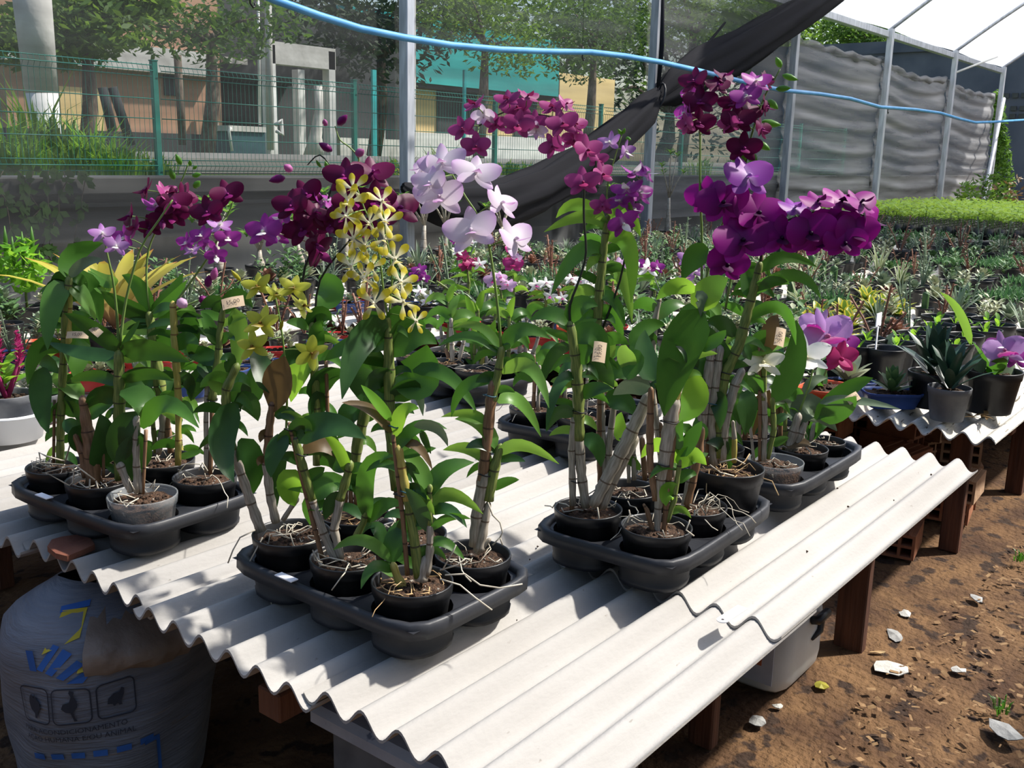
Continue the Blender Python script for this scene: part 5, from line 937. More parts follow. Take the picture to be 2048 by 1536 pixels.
orchid('leafy orchid without flowers in the middle of the purple tray', T3[5],
  canes=[('b', (1330, 960, 6), (1320, 850, 6)), ('w', (1344, 965, 6), (1352, 860, 6), (1362, 790, 6)), ('w', (1326, 955, 6), (1302, 760, 6), (1310, 640, 6), (1318, 600, 5))],
  leaves=[('m', 1330, 690, 1360, 640, 1392, 690, 40), ('d', 1345, 800, 1370, 760, 1400, 800, 36), ('m', 1315, 640, 1340, 600, 1370, 610, 26), ('d', 1310, 690, 1275, 650, 1262, 730, 36), ('m', 1390, 640, 1420, 600, 1440, 660, 28), ('m', 1360, 650, 1395, 600, 1420, 640, 36), ('d', 1340, 760, 1310, 730, 1296, 790, 36), ('l', 1395, 610, 1430, 590, 1440, 640, 26), ('m', 1312, 620, 1290, 590, 1262, 620, 26)], nroots=14, seed=18, out=4)
# ---- tray with the white orchids
orchid('orchid with cream white flower in a clear pot', T4[0], pot='clear', potscale=.96,
  canes=[('s', (1519, 922, 3), (1520, 800, 4), (1518, 690, 3)), ('w', (1527, 922, 5), (1530, 850, 6), (1527, 780, 6)), ((1527, 800, 6), (1528, 740, 6), (1526, 700, 5)), ((1536, 918, 4), (1548, 860, 6), (1545, 800, 5)), ('w', (1508, 922, 3), (1498, 830, 3))],
  leaves=[('d', 1546, 802, 1606, 730, 1592, 640, 46), ('w', 1540, 704, 1536, 650, 1556, 630, 34), ('b', 1498, 708, 1520, 680, 1592, 684, 38), ('m', 1506, 704, 1512, 675, 1532, 660, 28), ('d', 1500, 810, 1470, 780, 1480, 850, 40), ('m', 1522, 790, 1500, 740, 1484, 760, 34), ('g', 1545, 805, 1565, 798, 1584, 804, 12), ('d', 1510, 790, 1490, 800, 1500, 870, 36)],
  spikes=[[(1519, 800), (1520, 750), (1524, 722), 2.6, 'cane_brown']], flowers=[(1526, 724, 44, 'cream', 0, 10, 0)], tags=[(1560, 674, 20, 40, -14, '5,00')], nroots=6, seed=19, out=0)
orchid('orchid with broad flat leaves and one big drooping white flower', T4[1], potscale=.95,
  canes=[('w', (1574, 905, 8), (1588, 860, 10), (1596, 835, 8)), ('w', (1586, 908, 7), (1600, 870, 9), (1610, 845, 7)), ((1568, 905, 4), (1572, 800, 4), (1574, 720, 3))],
  leaves=[('g', 1598, 850, 1600, 770, 1674, 862, 52), ('g', 1588, 840, 1580, 790, 1634, 846, 44), ('m', 1630, 838, 1690, 768, 1746, 756, 34), ('g', 1640, 806, 1690, 790, 1800, 818, 18), ('m', 1640, 836, 1690, 820, 1712, 792, 40), ('w', 1560, 892, 1600, 880, 1622, 890, 22), ('m', 1590, 800, 1560, 770, 1580, 760, 30), ('g', 1610, 790, 1620, 752, 1655, 756, 20)],
  spikes=[[(1600, 820), (1618, 770), (1628, 730), 2.4]], flowers=[(1612, 712, 52, 'white', -5, -10, 10)], tags=[(1706, 796, 28, 18, 30, '15,00')], nroots=8, seed=20, aroots=[((1612, 895), (1622, 905), (1618, 925))])
orchid('small orchid with tufted strap leaves at the end of the tray', T4[2], pot='small', canes=[('w', (1622, 885, 5), (1628, 850, 5))], leaves=[('m', 1622, 880, 1640, 840, 1660, 850, 22), ('m', 1620, 880, 1600, 840, 1590, 850, 22), ('m', 1625, 880, 1625, 840, 1640, 830, 16)], nroots=6, seed=21)
orchid('orchid with dark red leaves behind the white flowers', T4[4], canes=[('b', (1560, 880, 5), (1562, 800, 5))], leaves=[('w', 1562, 850, 1540, 800, 1500, 810, 40), ('d', 1560, 820, 1580, 770, 1600, 790, 36), ('w', 1500, 870, 1510, 820, 1540, 780, 50), ('d', 1480, 870, 1470, 820, 1482, 790, 36)], nroots=6, seed=22)
orchid('orchid with thin grey canes behind the tall pot', T4[3], canes=[('w', (1478, 880, 5), (1475, 800, 5)), ('b', (1490, 880, 5), (1494, 790, 5))], leaves=[('d', 1475, 830, 1500, 790, 1510, 840, 30), ('m', 1478, 790, 1462, 750, 1440, 770, 30)], flowers=[(1425, 705, 24, 'soft', -10, 0, 0), (1480, 705, 22, 'soft', 10, 0, 0)], nroots=6, seed=23)
orchid('flowerless orchid in the last corner of the white orchid tray', T4[5], canes=[((1600, 860, 4), (1604, 800, 4))], leaves=[('d', 1604, 820, 1625, 790, 1640, 830, 24), ('m', 1602, 810, 1585, 780, 1570, 800, 24)], nroots=5, seed=24)
# ---- far tray on the bench
orchid('flowerless orchid with a pinkish bare cane in the far tray', T5[2], canes=[('w', (905, 722, 5), (903, 680, 5), (902, 640, 4)), ('w', (918, 720, 4), (928, 680, 4)), ('b', (897, 715, 4), (892, 700, 3))],
  leaves=[('m', 902, 640, 880, 600, 850, 640, 18), ('l', 904, 640, 930, 610, 960, 650, 18), ('m', 903, 650, 890, 620, 872, 660, 16), ('m', 928, 682, 950, 670, 970, 700, 14), ('l', 903, 635, 905, 600, 920, 590, 16), ('m', 930, 660, 945, 630, 965, 640, 14)], nroots=6, seed=25)
orchid('orchid with a yellowing shoot and white roots in the far tray', T5[1], canes=[('y', (962, 742, 5), (966, 700, 7), (968, 670, 5)), ('w', (955, 742, 4), (956, 690, 5)), ('w', (975, 742, 5), (972, 715, 4)), ((950, 740, 4), (948, 650, 4))],
  leaves=[('l', 958, 740, 945, 690, 950, 640, 18), ('b', 968, 690, 985, 660, 990, 640, 16), ('l', 952, 660, 930, 620, 905, 650, 16), ('b', 948, 655, 940, 610, 930, 590, 14), ('y', 970, 690, 962, 670, 968, 650, 14), ('m', 956, 700, 975, 660, 1000, 680, 14)], nroots=14, seed=26, out=4, rootmat='root_tan', aroots=[((950, 745), (930, 735), (918, 728), (925, 740)), ((948, 752), (945, 765), (944, 775))])
orchid('orchid with three thin grey canes in the far tray', T5[0], canes=[('w', (1037, 735, 4), (1040, 690, 4), (1040, 640, 3)), ('w', (1050, 735, 4), (1052, 660, 3), (1054, 620, 3)), ('w', (1055, 735, 4), (1072, 690, 4), (1080, 660, 3))],
  leaves=[('m', 1052, 640, 1060, 600, 1090, 620, 16), ('m', 1080, 665, 1100, 650, 1118, 690, 14), ('l', 1078, 690, 1085, 720, 1080, 740, 18), ('m', 1040, 650, 1030, 620, 1010, 640, 14)], nroots=10, seed=27, rootmat='root_tan')
for i, (c, lab) in enumerate(((T5[3], 'short leafy orchid at the rear of the far tray'), (T5[4], 'leafy orchid with two upright canes at the rear of the far tray'), (T5[5], 'rearmost orchid of the far tray beside the red pots'))):
    x, y = unp(c + _v(0, 0, .09)); orchid(lab, c, canes=[((x, y, 4), (x+4, y-50, 4), (x+3, y-100, 3)), ('w', (x-8, y, 4), (x-14, y-60, 3))], leaves=[('m', x+3, y-90, x+30, y-130, x+50, y-90, 16), ('l', x+3, y-95, x-20, y-130, x-45, y-100, 16), ('b', x+3, y-95, x+5, y-125, x+15, y-140, 14), ('m', x-14, y-55, x-40, y-80, x-55, y-50, 14), ('m', x+4, y-50, x+30, y-80, x+45, y-45, 14)], nroots=6, seed=28+i)
for i, (k, lab) in enumerate(((0, 'orchid with dark canes behind the leaning grey canes'), (1, 'leafy orchid hidden behind the huge dark leaf'), (3, 'small leafy orchid in the half hidden tray'), (4, 'upright orchid in the half hidden tray'))):
    c = T6[k]; x, y = unp(c + _v(0, 0, .09)); orchid(lab, c, canes=[('b', (x, y, 4), (x+3, y-60, 4), (x+2, y-110, 3)), ('w', (x+9, y, 4), (x+13, y-90, 3))], leaves=[('m', x+3, y-100, x+30, y-140, x+50, y-90, 18), ('d', x+3, y-95, x-20, y-130, x-45, y-90, 18), ('m', x+12, y-80, x+40, y-110, x+60, y-70, 16), ('m', x+2, y-60, x-30, y-90, x-40, y-50, 16)], nroots=4, seed=40+i)
# ================================================================ potted plants on the benches behind
M('succ_grey', (.17, .24, .15), (.27, .33, .22), 20, .6, trans=.1); M('succ_green', (.07, .15, .05), (.13, .23, .08), 20, .5, trans=.15); M('succ_red', (.22, .10, .07), (.34, .18, .11), 20, .55, trans=.1); M('succ_pale', (.30, .33, .20), (.42, .44, .28), 20, .55, trans=.1)
M('dark_aloe', (.015, .045, .03), (.03, .075, .045), 20, .4); M('seed_green', (.22, .40, .04), (.36, .52, .08), 12, .5, trans=.4, tcol=(.5, .7, .1)); M('fern_green', (.05, .15, .05), (.10, .22, .07), 20, .6, trans=.25)
P_('varieg', [(0, (.10, .20, .03)), (1, (.16, .26, .04))], .3, .4, vein=((.62, .54, .06), .22)); P_('spiderleaf', [(0, (.20, .28, .10)), (1, (.30, .36, .16))], .3, .4, vein=((.62, .64, .50), .26)); P_('brom', [(0, (.40, .22, .14)), (.4, (.42, .36, .08)), (.85, (.46, .42, .06)), (1, (.45, .15, .05))], .35)
def mleaf(g, base, a, el, L_, W_, droop=.1, shape='lance', n=4, fold=.2):
    b = Vector(base); d = _v(cos(a), sin(a), 0); z = _v(0, 0, 1)
    c = b + d*L_*.5*cos(el) + z*L_*(.5*sin(el)+.10); t = b + d*L_*cos(el) + z*L_*(sin(el)-droop)
    nr = (d*-sin(el) + z*cos(el)); g.grid(leaf_grid(b, c, t, W_, 0.0, fold=fold, n=n, shape=shape, view=False, nrm=-nr))
PROTO = {}
def foliage(kind, seed):
    """prototype foliage meshes, metric, growing from z = 0"""
    r = random.Random(seed); g = G(); out = []
    if kind.startswith('ros'):
        m = {'ros_g': 'succ_grey', 'ros_n': 'succ_green', 'ros_r': 'succ_red', 'ros_p': 'succ_pale'}[kind]
        for k in range(18): mleaf(g, (0, 0, .005+.001*k), k*2.4, .25+k*.06, .052*(1-.02*k), .022, 0, 'obov', 3)
        out.append(('foliage', m, g))
    elif kind == 'bushy':
        for s in range(6):
            a = r.uniform(0, 6.28); e = r.uniform(.9, 1.5); L_ = r.uniform(.06, .13); tip = _v(cos(a)*cos(e), sin(a)*cos(e), sin(e))*L_
            for q in range(9): mleaf(g, tip*(.3+.08*q), a+q*2.4, .5, .032, .014, .05, 'obov', 2)
        out.append(('foliage', r.choice(('succ_green', 'succ_grey', 'leaf_mid', 'succ_pale')), g))
    elif kind == 'twiggy':
        for s in range(5):
            a = r.uniform(0, 6.28); e = r.uniform(1.0, 1.5); L_ = r.uniform(.08, .2); tip = _v(cos(a)*cos(e), sin(a)*cos(e), sin(e))*L_
            g.tube([(0, 0, 0), tip*.5+_v(0, 0, .01), tip], .003, 4, cap=False)
            for q in range(7): mleaf(g, tip*(.4+.09*q), a+q*2.4, .3, .02, .009, .0, 'obov', 2)
        out.append(('foliage', r.choice(('succ_red', 'succ_pale', 'succ_grey')), g))
    elif kind == 'cactus':
        n = 20; rows = []
        h = r.uniform(.05, .11); rr = r.uniform(.008, .013)
        for i in range(9):
            t = i/8; q = rr*(1 if t < .8 else sqrt(max(0, 1-((t-.8)/.2)**2))+.05); rows.append([_v(cos(2*pi*k/n)*q*(1+.16*cos(k*pi)), sin(2*pi*k/n)*q*(1+.16*cos(k*pi)), h*t) for k in range(n+1)])
        g.grid(rows); out.append(('column', 'succ_green', g))
    elif kind == 'fern':
        for k in range(90): 
            a = r.uniform(0, 6.28); d = r.uniform(0, .07); mleaf(g, (cos(a)*d, sin(a)*d, 0), r.uniform(0, 6.28), r.uniform(.5, 1.4), r.uniform(.03, .075), .008, .15, 'lance', 2)
        out.append(('foliage', 'fern_green', g))
    elif kind == 'grassy':
        for k in range(26): mleaf(g, (0, 0, 0), r.uniform(0, 6.28), r.uniform(.7, 1.4), r.uniform(.08, .16), .008, .15, 'lance', 3)
        out.append(('foliage', 'succ_grey' if seed % 2 else 'leaf_light', g))
    return out
def pm(kind, v):
    k = (kind, v)
    if k not in PROTO: PROTO[k] = [(n_, g.mesh(n_, m)) for n_, m, g in foliage(kind, v*13+hash(kind[0:3].__len__())+v)]
    return PROTO[k]
KN = {'ros': 'rosette_succulent', 'bus': 'bushy_succulent', 'twi': 'twiggy_succulent', 'cac': 'column_cactus', 'fer': 'potted_fern', 'gra': 'tufted_plant'}
KL = {'ros_g': ('grey green rosette succulent', 'succulent'), 'ros_n': ('green rosette succulent', 'succulent'), 'ros_r': ('reddish rosette succulent', 'succulent'), 'ros_p': ('pale rosette succulent', 'succulent'), 'bushy': ('bushy small leaved succulent', 'succulent'), 'twiggy': ('twiggy dry looking succulent', 'succulent'), 'cactus': ('column cactus', 'cactus'), 'fern': ('fine leaved green fern', 'fern'), 'grassy': ('tufted narrow leaved plant', 'potted plant')}
PC = {'red': 'red tray', 'blue': 'dark blue tray', 'orange': 'orange red tray', 'small': 'small black pot', 'mini': 'tiny black pot', 'black': 'black pot'}
BR = random.Random(91)
def bgplant(kind, x, y, z, pot, where, scale=1.0, fs=1.0):
    n_, cat = KL[kind]; root = thing(KN[kind[:3]], '%s in a %s on the %s' % (n_, PC[pot], where), cat, (x, y, z), BR.uniform(0, 6.28) if pot not in ('red', 'blue', 'orange') else BR.uniform(-.3, .3)+pi/2*BR.choice((0, 1)), n_ + 's on the ' + where + ', ' + PC[pot])
    me, se, rt, h, zs = pot_mesh(pot); inst('pot', me, root, scale=scale); s = inst('potting_mix', se, root, scale=scale); s['kind'] = 'stuff'
    for nm, m in pm(kind, BR.randrange(4)):
        o = inst(nm, m, root, (0, 0, zs*scale), BR.uniform(0, 6.28), fs*BR.uniform(.85, 1.25))
        if nm == 'foliage': o['kind'] = 'stuff'
    return root
KINDS = ['ros_g', 'ros_n', 'ros_r', 'ros_p', 'ros_p', 'bushy', 'bushy', 'bushy', 'twiggy', 'twiggy', 'twiggy', 'cactus', 'fern', 'grassy']
TAKEN = []
def free(x, y, r):
    return all((x-a)**2 + (y-b)**2 > (r+c)**2 for a, b, c in TAKEN)
def take(x, y, r): TAKEN.append((x, y, r))
ZT = HB + .0085 + .004
# ---- individually placed plants -------------------------------------------------
def leafy(name, label, cat, base, pot, leaves, mat, group=None, scale=1.0, rot=0.0, shape='lance', extra=None):
    """leaves: (a, el, L, W, droop, z0)"""
    root = thing(name, label, cat, base, rot, group); rt, zs = put_pot(pot, root, scale=scale) if pot else (0, 0); zs *= scale
    for (a, el, L_, W_, dr, z0) in leaves:
        g = G(); mleaf(g, (cos(a)*.006, sin(a)*.006, z0), a, el, L_, W_, dr, shape, 6); o = g.build('leaf', mat, root, loc=(0, 0, zs))
    take(base[0], base[1], .07*scale); return root
V = random.Random(5)
# deep black pots with a tiny seedling each
tops = [(1774, 688), (1717, 681), (1735, 668), (1795, 678), (1811, 668), (1830, 658), (1858, 651), (1877, 642), (1876, 625), (1923, 622), (1912, 636), (1933, 662), (1912, 676), (1977, 630), (1970, 652), (1998, 642), (1950, 640)]
sg = None
for k, (px, py) in enumerate(tops):
    p = onz(px, py, ZT+.17); root = thing('seedling_pot', 'deep black pot with rim and tiny bright seedling on the second bench' if k else 'deep empty looking black pot foremost among the seedling pots', 'pot', (p.x, p.y, ZT), 0, 'deep black seedling pots')
    me, se, rt, h, zs = pot_mesh('deep'); inst('pot', me, root, scale=.92); inst('potting_mix', se, root, (0, 0, -.03), scale=.92)['kind'] = 'stuff'
    if k:
        for q in range(3+k % 4):
            g = G(); mleaf(g, (0, 0, .01*q), q*2.2+k, 1.0, .05, .022, .05, 'obov', 4); g.build('leaf', 'leaf_bright', root, loc=(0, 0, .115))
    take(p.x, p.y, .05)
p = onz(1754, 672, ZT+.2); root = thing('plant_label', 'white plastic plant label standing among the black seedling pots', 'label', (p.x, p.y, ZT+.12)); g = G(); g.box((0, 0, .06), (.012, .003, .12)); g.box((0, 0, .14), (.055, .003, .05), bev=.001); g.build('tag', 'white_paper', root, smooth=False)
# yellow edged dracaenas
for k, (px, py) in enumerate(((1612, 632), (1640, 618), (1662, 640), (1690, 612), (1702, 632), (1735, 585), (1748, 606), (1776, 598), (1796, 610), (1680, 655))):
    p = onz(px, py, ZT+.13); leafy('variegated_dracaena', 'small yellow and green striped rosette plant in a black pot', 'potted plant', (p.x, p.y, ZT), 'small', [(i*2.4+k, .35+.06*i, .13-.003*i, .040, .10, .002*i) for i in range(13)], 'varieg', 'yellow striped rosettes on the second bench', rot=k)
# spider plants
for k, (px, py, s) in enumerate(((1622, 556, 1.25), (1757, 545, 1.1), (1600, 600, .7), (1800, 560, .7))):
    p = onz(px, py, ZT+.12); leafy('spider_plant', ['spider plant with long arching pale striped leaves behind the magenta flowers', 'spider plant with upright striped leaves beside the magenta flowers', 'small spider plant below the arching orchid leaves', 'small spider plant among the succulents'][k], 'potted plant', (p.x, p.y, ZT), 'black', [(V.uniform(0, 6.28), V.uniform(.6, 1.45), V.uniform(.16, .30)*s, .016, V.uniform(.1, .5), 0) for i in range(24)], 'spiderleaf')
# front of the second bench
p = onz(1892, 838, ZT); leafy('potted_haworthia', 'dark green spiky rosette in a dull grey pot at the bench corner', 'succulent', (p.x, p.y, ZT), 'grey', [(i*2.4, .5+.045*i, .16-.002*i, .034, .05, .003*i) for i in range(20)], 'dark_aloe', scale=.78)
p = onz(1858, 812, ZT); leafy('potted_haworthia', 'dark green spiky rosette in a black pot behind the grey pot', 'succulent', (p.x, p.y, ZT), 'bigblack', [(i*2.4+1, .5+.05*i, .18-.002*i, .040, .05, .003*i) for i in range(20)], 'dark_aloe', scale=.72)
p = onz(1975, 822, ZT); rt_ = leafy('potted_orchid', 'violet flowered orchid with stubby leaves in a black pot at the bench corner', 'orchid', (p.x, p.y, ZT), 'bigblack', [(2.2, 1.0, .14, .06, 0, 0), (3.6, .7, .13, .06, 0, 0), (.3, .6, .15, .05, .05, 0), (5.0, .9, .10, .05, 0, 0)], 'leaf_mid', scale=.85)
Dp = dist(p); leaf(rt_, Dp, (1942, 690, 1928, 610, 1880, 584, 16), 'l'); flower(rt_, 2008, 700, 44, 'catt', -10, 10, 10, Dp, -.06); flower(rt_, 2035, 715, 34, 'violet', 20, 0, 0, Dp, -.03); flower(rt_, 2000, 690, 30, 'violet', -20, 10, 0, Dp, -.04)
leaf(rt_, Dp, (1985, 760, 2020, 740, 2030, 730, 26), 'g'); leaf(rt_, Dp, (1965, 745, 1945, 705, 1985, 712, 26), 'g')
p = onz(1780, 812, ZT); leafy('potted_succulent', 'green rosette succulent in a dark blue tray at the front of the second bench', 'succulent', (p.x, p.y, ZT), 'blue', [(i*2.4, .35+.06*i, .08-.001*i, .028, 0, .002*i) for i in range(20)], 'succ_green', scale=.9, rot=-.9)
p = onz(1642, 808, ZT); rt_ = leafy('potted_orchid', 'orchid with a frilled lavender flower in an orange red tray', 'orchid', (p.x, p.y, ZT), 'orange', [(.5, .6, .12, .04, .05, 0), (2.9, .5, .12, .04, .05, 0)], 'leaf_mid', scale=.95, rot=0.0)
Dp = dist(p); spike(rt_, Dp, [(1640, 775), (1660, 720), (1672, 690)], 2.6); flower(rt_, 1652, 672, 62, 'catt', 10, 12, 15, Dp, -.16); flower(rt_, 1638, 655, 44, 'catt', -20, 25, -20, Dp, -.13); flower(rt_, 1682, 716, 42, 'cerise', 20, -10, 0, Dp, -.17); flower(rt_, 1690, 690, 40, 'violet', 30, 0, 0, Dp, -.07); bud(rt_, Dp, 1672, 690, 1688, 745, 16, 'pt_soft', -.1)
p = onz(1692, 790, ZT); leafy('potted_succulent', 'brown edged succulent in a blue tray behind the lavender orchid', 'succulent', (p.x, p.y, ZT), 'blue', [(i*2.4, .5+.05*i, .10, .045, 0, .002*i) for i in range(10)], 'succ_pale', scale=.9, rot=-.6)
p = onz(1760, 760, ZT); leafy('potted_cactus', 'flat padded cactus beside the dark blue tray', 'cactus', (p.x, p.y, ZT), 'small', [(-.6, 1.3, .12, .05, 0, 0), (2.4, 1.2, .10, .045, 0, 0)], 'succ_grey', shape='obov')
# bright trays on the front bench, far left end, and the edge of the back bench
for k, (px, py, kind, fk, lab, sc) in enumerate(((685, 668, 'red', 'twiggy', 'bright red tray with a dry twiggy plant beside the dark post', .8), (655, 682, 'blue', 'bushy', 'blue tray partly behind the bright red tray', .8), (565, 700, 'red', 'bushy', 'red tray below the lime yellow flowers', .85), (520, 722, 'blue', 'ros_p', 'dark blue tray behind the left plants', .85), (450, 735, 'blue', 'ros_g', 'dark blue tray behind the bamboo stake', .85), (372, 760, 'blue', 'bushy', 'dark blue tray behind the yellow cane', .85), (390, 700, 'red', 'ros_r', 'red tray behind the wine red spray plant', .85), (300, 720, 'red', 'twiggy', 'red tray hidden among the left leaves', .85), (700, 604, 'blue', 'ros_g', 'dark blue tray with a pale branching succulent on the corrugated edge', .8), (664, 598, 'red', 'bushy', 'orange red tray beside the pale branching succulent', .8), (738, 598, 'red', 'bushy', 'red tray behind the yellow spray', .8), (830, 605, 'blue', 'bushy', 'dark blue tray behind the yellow flowers', .8), (868, 655, 'red', 'grassy', 'dark red tray on the weathered sheet edge', .85), (1030, 662, 'red', 'ros_g', 'dark red tray behind the pale pink spike', .8), (1078, 672, 'red', 'bushy', 'dark red tray behind the thin grey canes', .8), (1110, 690, 'red', 'twiggy', 'low red tray at the bench corner', .8), (1150, 655, 'orange', 'bushy', 'orange red tray behind the tall bright cane', .8), (950, 668, 'red', 'ros_n', 'red tray behind the yellowing shoot', .75), (1220, 650, 'red', 'ros_g', 'red tray behind the drooping leaves', .8), (1100, 640, 'blue', 'bushy', 'dark blue tray under the white star flowers', .8), (990, 610, 'blue', 'bushy', 'dark blue tray under the pink flowers', .8))):
    p = onz(px, py, ZT+.05)
    if p.x < 3.36 and p.x > 2.9: p = _v(2.88 if p.x < 3.1 else 3.46, p.y, p.z)
    root = thing('potted_succulent', lab, 'succulent', (p.x, p.y, ZT), -.9+.2*sin(k), 'coloured trays with succulents'); rt, zs = put_pot(kind, root, scale=sc)
    for nm, m in pm(fk, k % 4): o = inst(nm, m, root, (0, 0, zs*sc), k, 1.1); o['kind'] = 'stuff'
    for nm, m in pm('ros_p', (k+1) % 4): o = inst(nm, m, root, (.03, .02, zs*sc), k, .7); o['kind'] = 'stuff'
    take(p.x, p.y, .075)
# far left
p = onz(20, 868, ZT+.01); b0 = _v(p.x, p.y, ZT); bz0 = thing('wash_basin', 'white plastic basin holding the grey celosia pot', 'basin', b0); g = G(); g.lathe([(.02, .004), (.085, .0), (.10, .075), (.106, .08), (.108, .074), (.104, .072), (.10, .08), (.092, .074), (.08, .008), (.02, .008)], 28); g.build('basin', 'white_plastic', bz0)
root = thing('potted_celosia', 'red plumed celosia in a grey pot inside the white basin', 'celosia', b0 + _v(0, 0, .009)); rt, zs = put_pot('grey', root, scale=.86); zs *= .86
for k in range(5):
    a = k*1.3; L_ = .10+.02*(k % 3); tip = _v(cos(a)*.05, sin(a)*.05, L_); g = G(); g.tube([(0, 0, 0), tip*.6, tip], [.007, .005, .004], 6); g.build('stem', 'pt_cerise', root, loc=(0, 0, zs))
    g = G(); rr = random.Random(k)
    for q in range(50): mleaf(g, tip + _v(0, 0, .002*q-.02), rr.uniform(0, 6.28), rr.uniform(.3, 1.2), .03*(1-q/70), .012, 0, 'lance', 2)
    tag(g.build('plume', 'pt_cerise', root, loc=(0, 0, zs)), kind='stuff')
for k in range(9):
    g = G(); mleaf(g, (0, 0, .03+.008*k), k*2.4, .5, .09, .04, .1, 'obov', 5); g.build('leaf', 'leaf_bright', root, loc=(0, 0, zs))
take(b0.x, b0.y, .12)
for (px, py, kind, lab, sc, fk) in ((70, 815, 'red', 'red tray of small pale succulents beside the white basin', .95, 'ros_p'), (88, 822, 'grey', 'pale grey pot behind the white basin', .6, 'bushy'), (20, 720, 'blue', 'blue tray with red celosia at the bench end', .95, 'twiggy'), (95, 700, 'orange', 'orange tray with a broad leaved plant', .9, 'bushy'), (200, 760, 'red', 'red tray behind the brown canes', .9, 'ros_p')):
    p = onz(px, py, ZT+.03); root = thing('potted_succulent', lab, 'succulent', (p.x, p.y, ZT), -.8, 'coloured trays with succulents'); rt, zs = put_pot(kind, root, scale=sc)
    for q in range(3):
        for nm, m in pm(fk, q): inst(nm, m, root, (.04*(q-1), .01*q, zs*sc), q, .9)['kind'] = 'stuff'
    take(p.x, p.y, .08)
p = onz(45, 705, ZT); leafy('potted_agave', 'grey green spiky rosette in a black pot by the corner bench', 'succulent', (p.x, p.y+.5, ZT), 'bigblack', [(i*2.4, .15+.07*i, .20, .030, 0, .003*i) for i in range(19)], 'leaf_grey')
for k, (px, py) in enumerate(((8, 560), (40, 545))):
    p = onY(px, 690, 4.6); b = _v(p.x, 4.6-.1*k, ZT); root = thing('potted_celosia', 'leafy green celosia with pale spikes by the low wall', 'celosia', b, 0, 'green celosias'); rt, zs = put_pot('black', root)
    g = G(); leafcloud(g, (0, 0, .2), .10, .10, .12, 130, .07, random.Random(k)); tag(g.build('foliage', 'leaf_bright', root, loc=(0, 0, zs)), kind='stuff')
    for q in range(3): g = G(); g.tube([(q*.04-.04, 0, .2), (q*.045-.04, 0, .27+.02*q), (q*.045-.04, 0, .33+.02*q)], [.006, .009, .002], 6); g.build('flower_plume', 'leaf_light', root, loc=(0, 0, zs))
    g = G(); g.tube([(0, 0, 0), (0, 0, .2)], .006, 5); g.build('stem', 'stem_green', root, loc=(0, 0, zs)); take(b.x, b.y, .1)
p = onz(232, 690, ZT+.1); b = _v(p.x, min(p.y, 4.9), ZT); k_ = mpp(b)
root = leafy('potted_bromeliad', 'yellow bromeliad with broad leaves standing before the low wall', 'bromeliad', b, 'bigblack', [(i*2.4+.4, .62+.03*i, .50-.010*i, .070, .16, .03+.002*i) for i in range(16)], 'brom', scale=.9); take(b.x, b.y, .15)
# ---- caudex shrubs along the wall
def adenium(label, px, py, hpx, seed, Y=5.02, kind='black', n=5, scale=1.0):
    p = onY(px, py, Y); z0 = ZT; r = random.Random(seed); root = thing('potted_adenium', label, 'potted shrub', (p.x, Y, z0), 0, 'caudex shrubs along the wall'); rt, zs = put_pot(kind, root, scale=1.25*scale); zs *= 1.25*scale; hh = hpx*mpp(p)
    top = _v(r.uniform(-.02, .02), 0, hh*.4); g = G(); g.tube([(0, 0, -.01), (0, 0, .03), top*.6, top], [.03, .034, .018, .013], 8); g.build('trunk', 'cane_grey', root, loc=(0, 0, zs))
    for q in range(n):
        a = q*6.28/n + r.uniform(-.4, .4); e = r.uniform(.7, 1.3); tip = top + _v(cos(a)*cos(e), sin(a)*cos(e)*.6, sin(e))*hh*r.uniform(.35, .6); g = G(); g.tube([top, top.lerp(tip, .5)+_v(0, 0, .01), tip], [.010, .007, .005], 6); br = g.build('branch', 'cane_grey', root, loc=(0, 0, zs))
        for w in range(9):
            h = G(); mleaf(h, tip-_v(0, 0, .004*w), w*2.4, .5, .075, .024, .1, 'obov', 3); h.build('leaf', 'leaf_mid' if w % 2 else 'leaf_light', br)
    take(p.x, Y, .12)
for k, (px, hpx, lab) in enumerate(((440, 150, 'leafy caudex shrub below the wine flowers'), (520, 90, 'short forked shrub in a black pot by the wall'), (600, 110, 'narrow leaved shrub behind the lime flowers'), (690, 160, 'shrub with bare white branches behind the yellow spray'), (845, 140, 'upright shrub of whorled leaves in a black pot'), (888, 130, 'forked shrub with a pale swollen trunk'), (1000, 100, 'small shrub behind the pale pink spray'), (1330, 170, 'thin shrub with few leaves before the steel post'), (1250, 120, 'bushy shrub beside the steel post'))):
    adenium(lab, px, 560, hpx, 100+k)
# square black pots with weedy plants along the wall
for k in range(9):
    p = onz(1050+18*k, 560, ZT); bgplant('grassy', 5.5+.17*k, 4.62, ZT, 'small', 'wall side', 1.15, .8); take(5.5+.17*k, 4.62, .06)
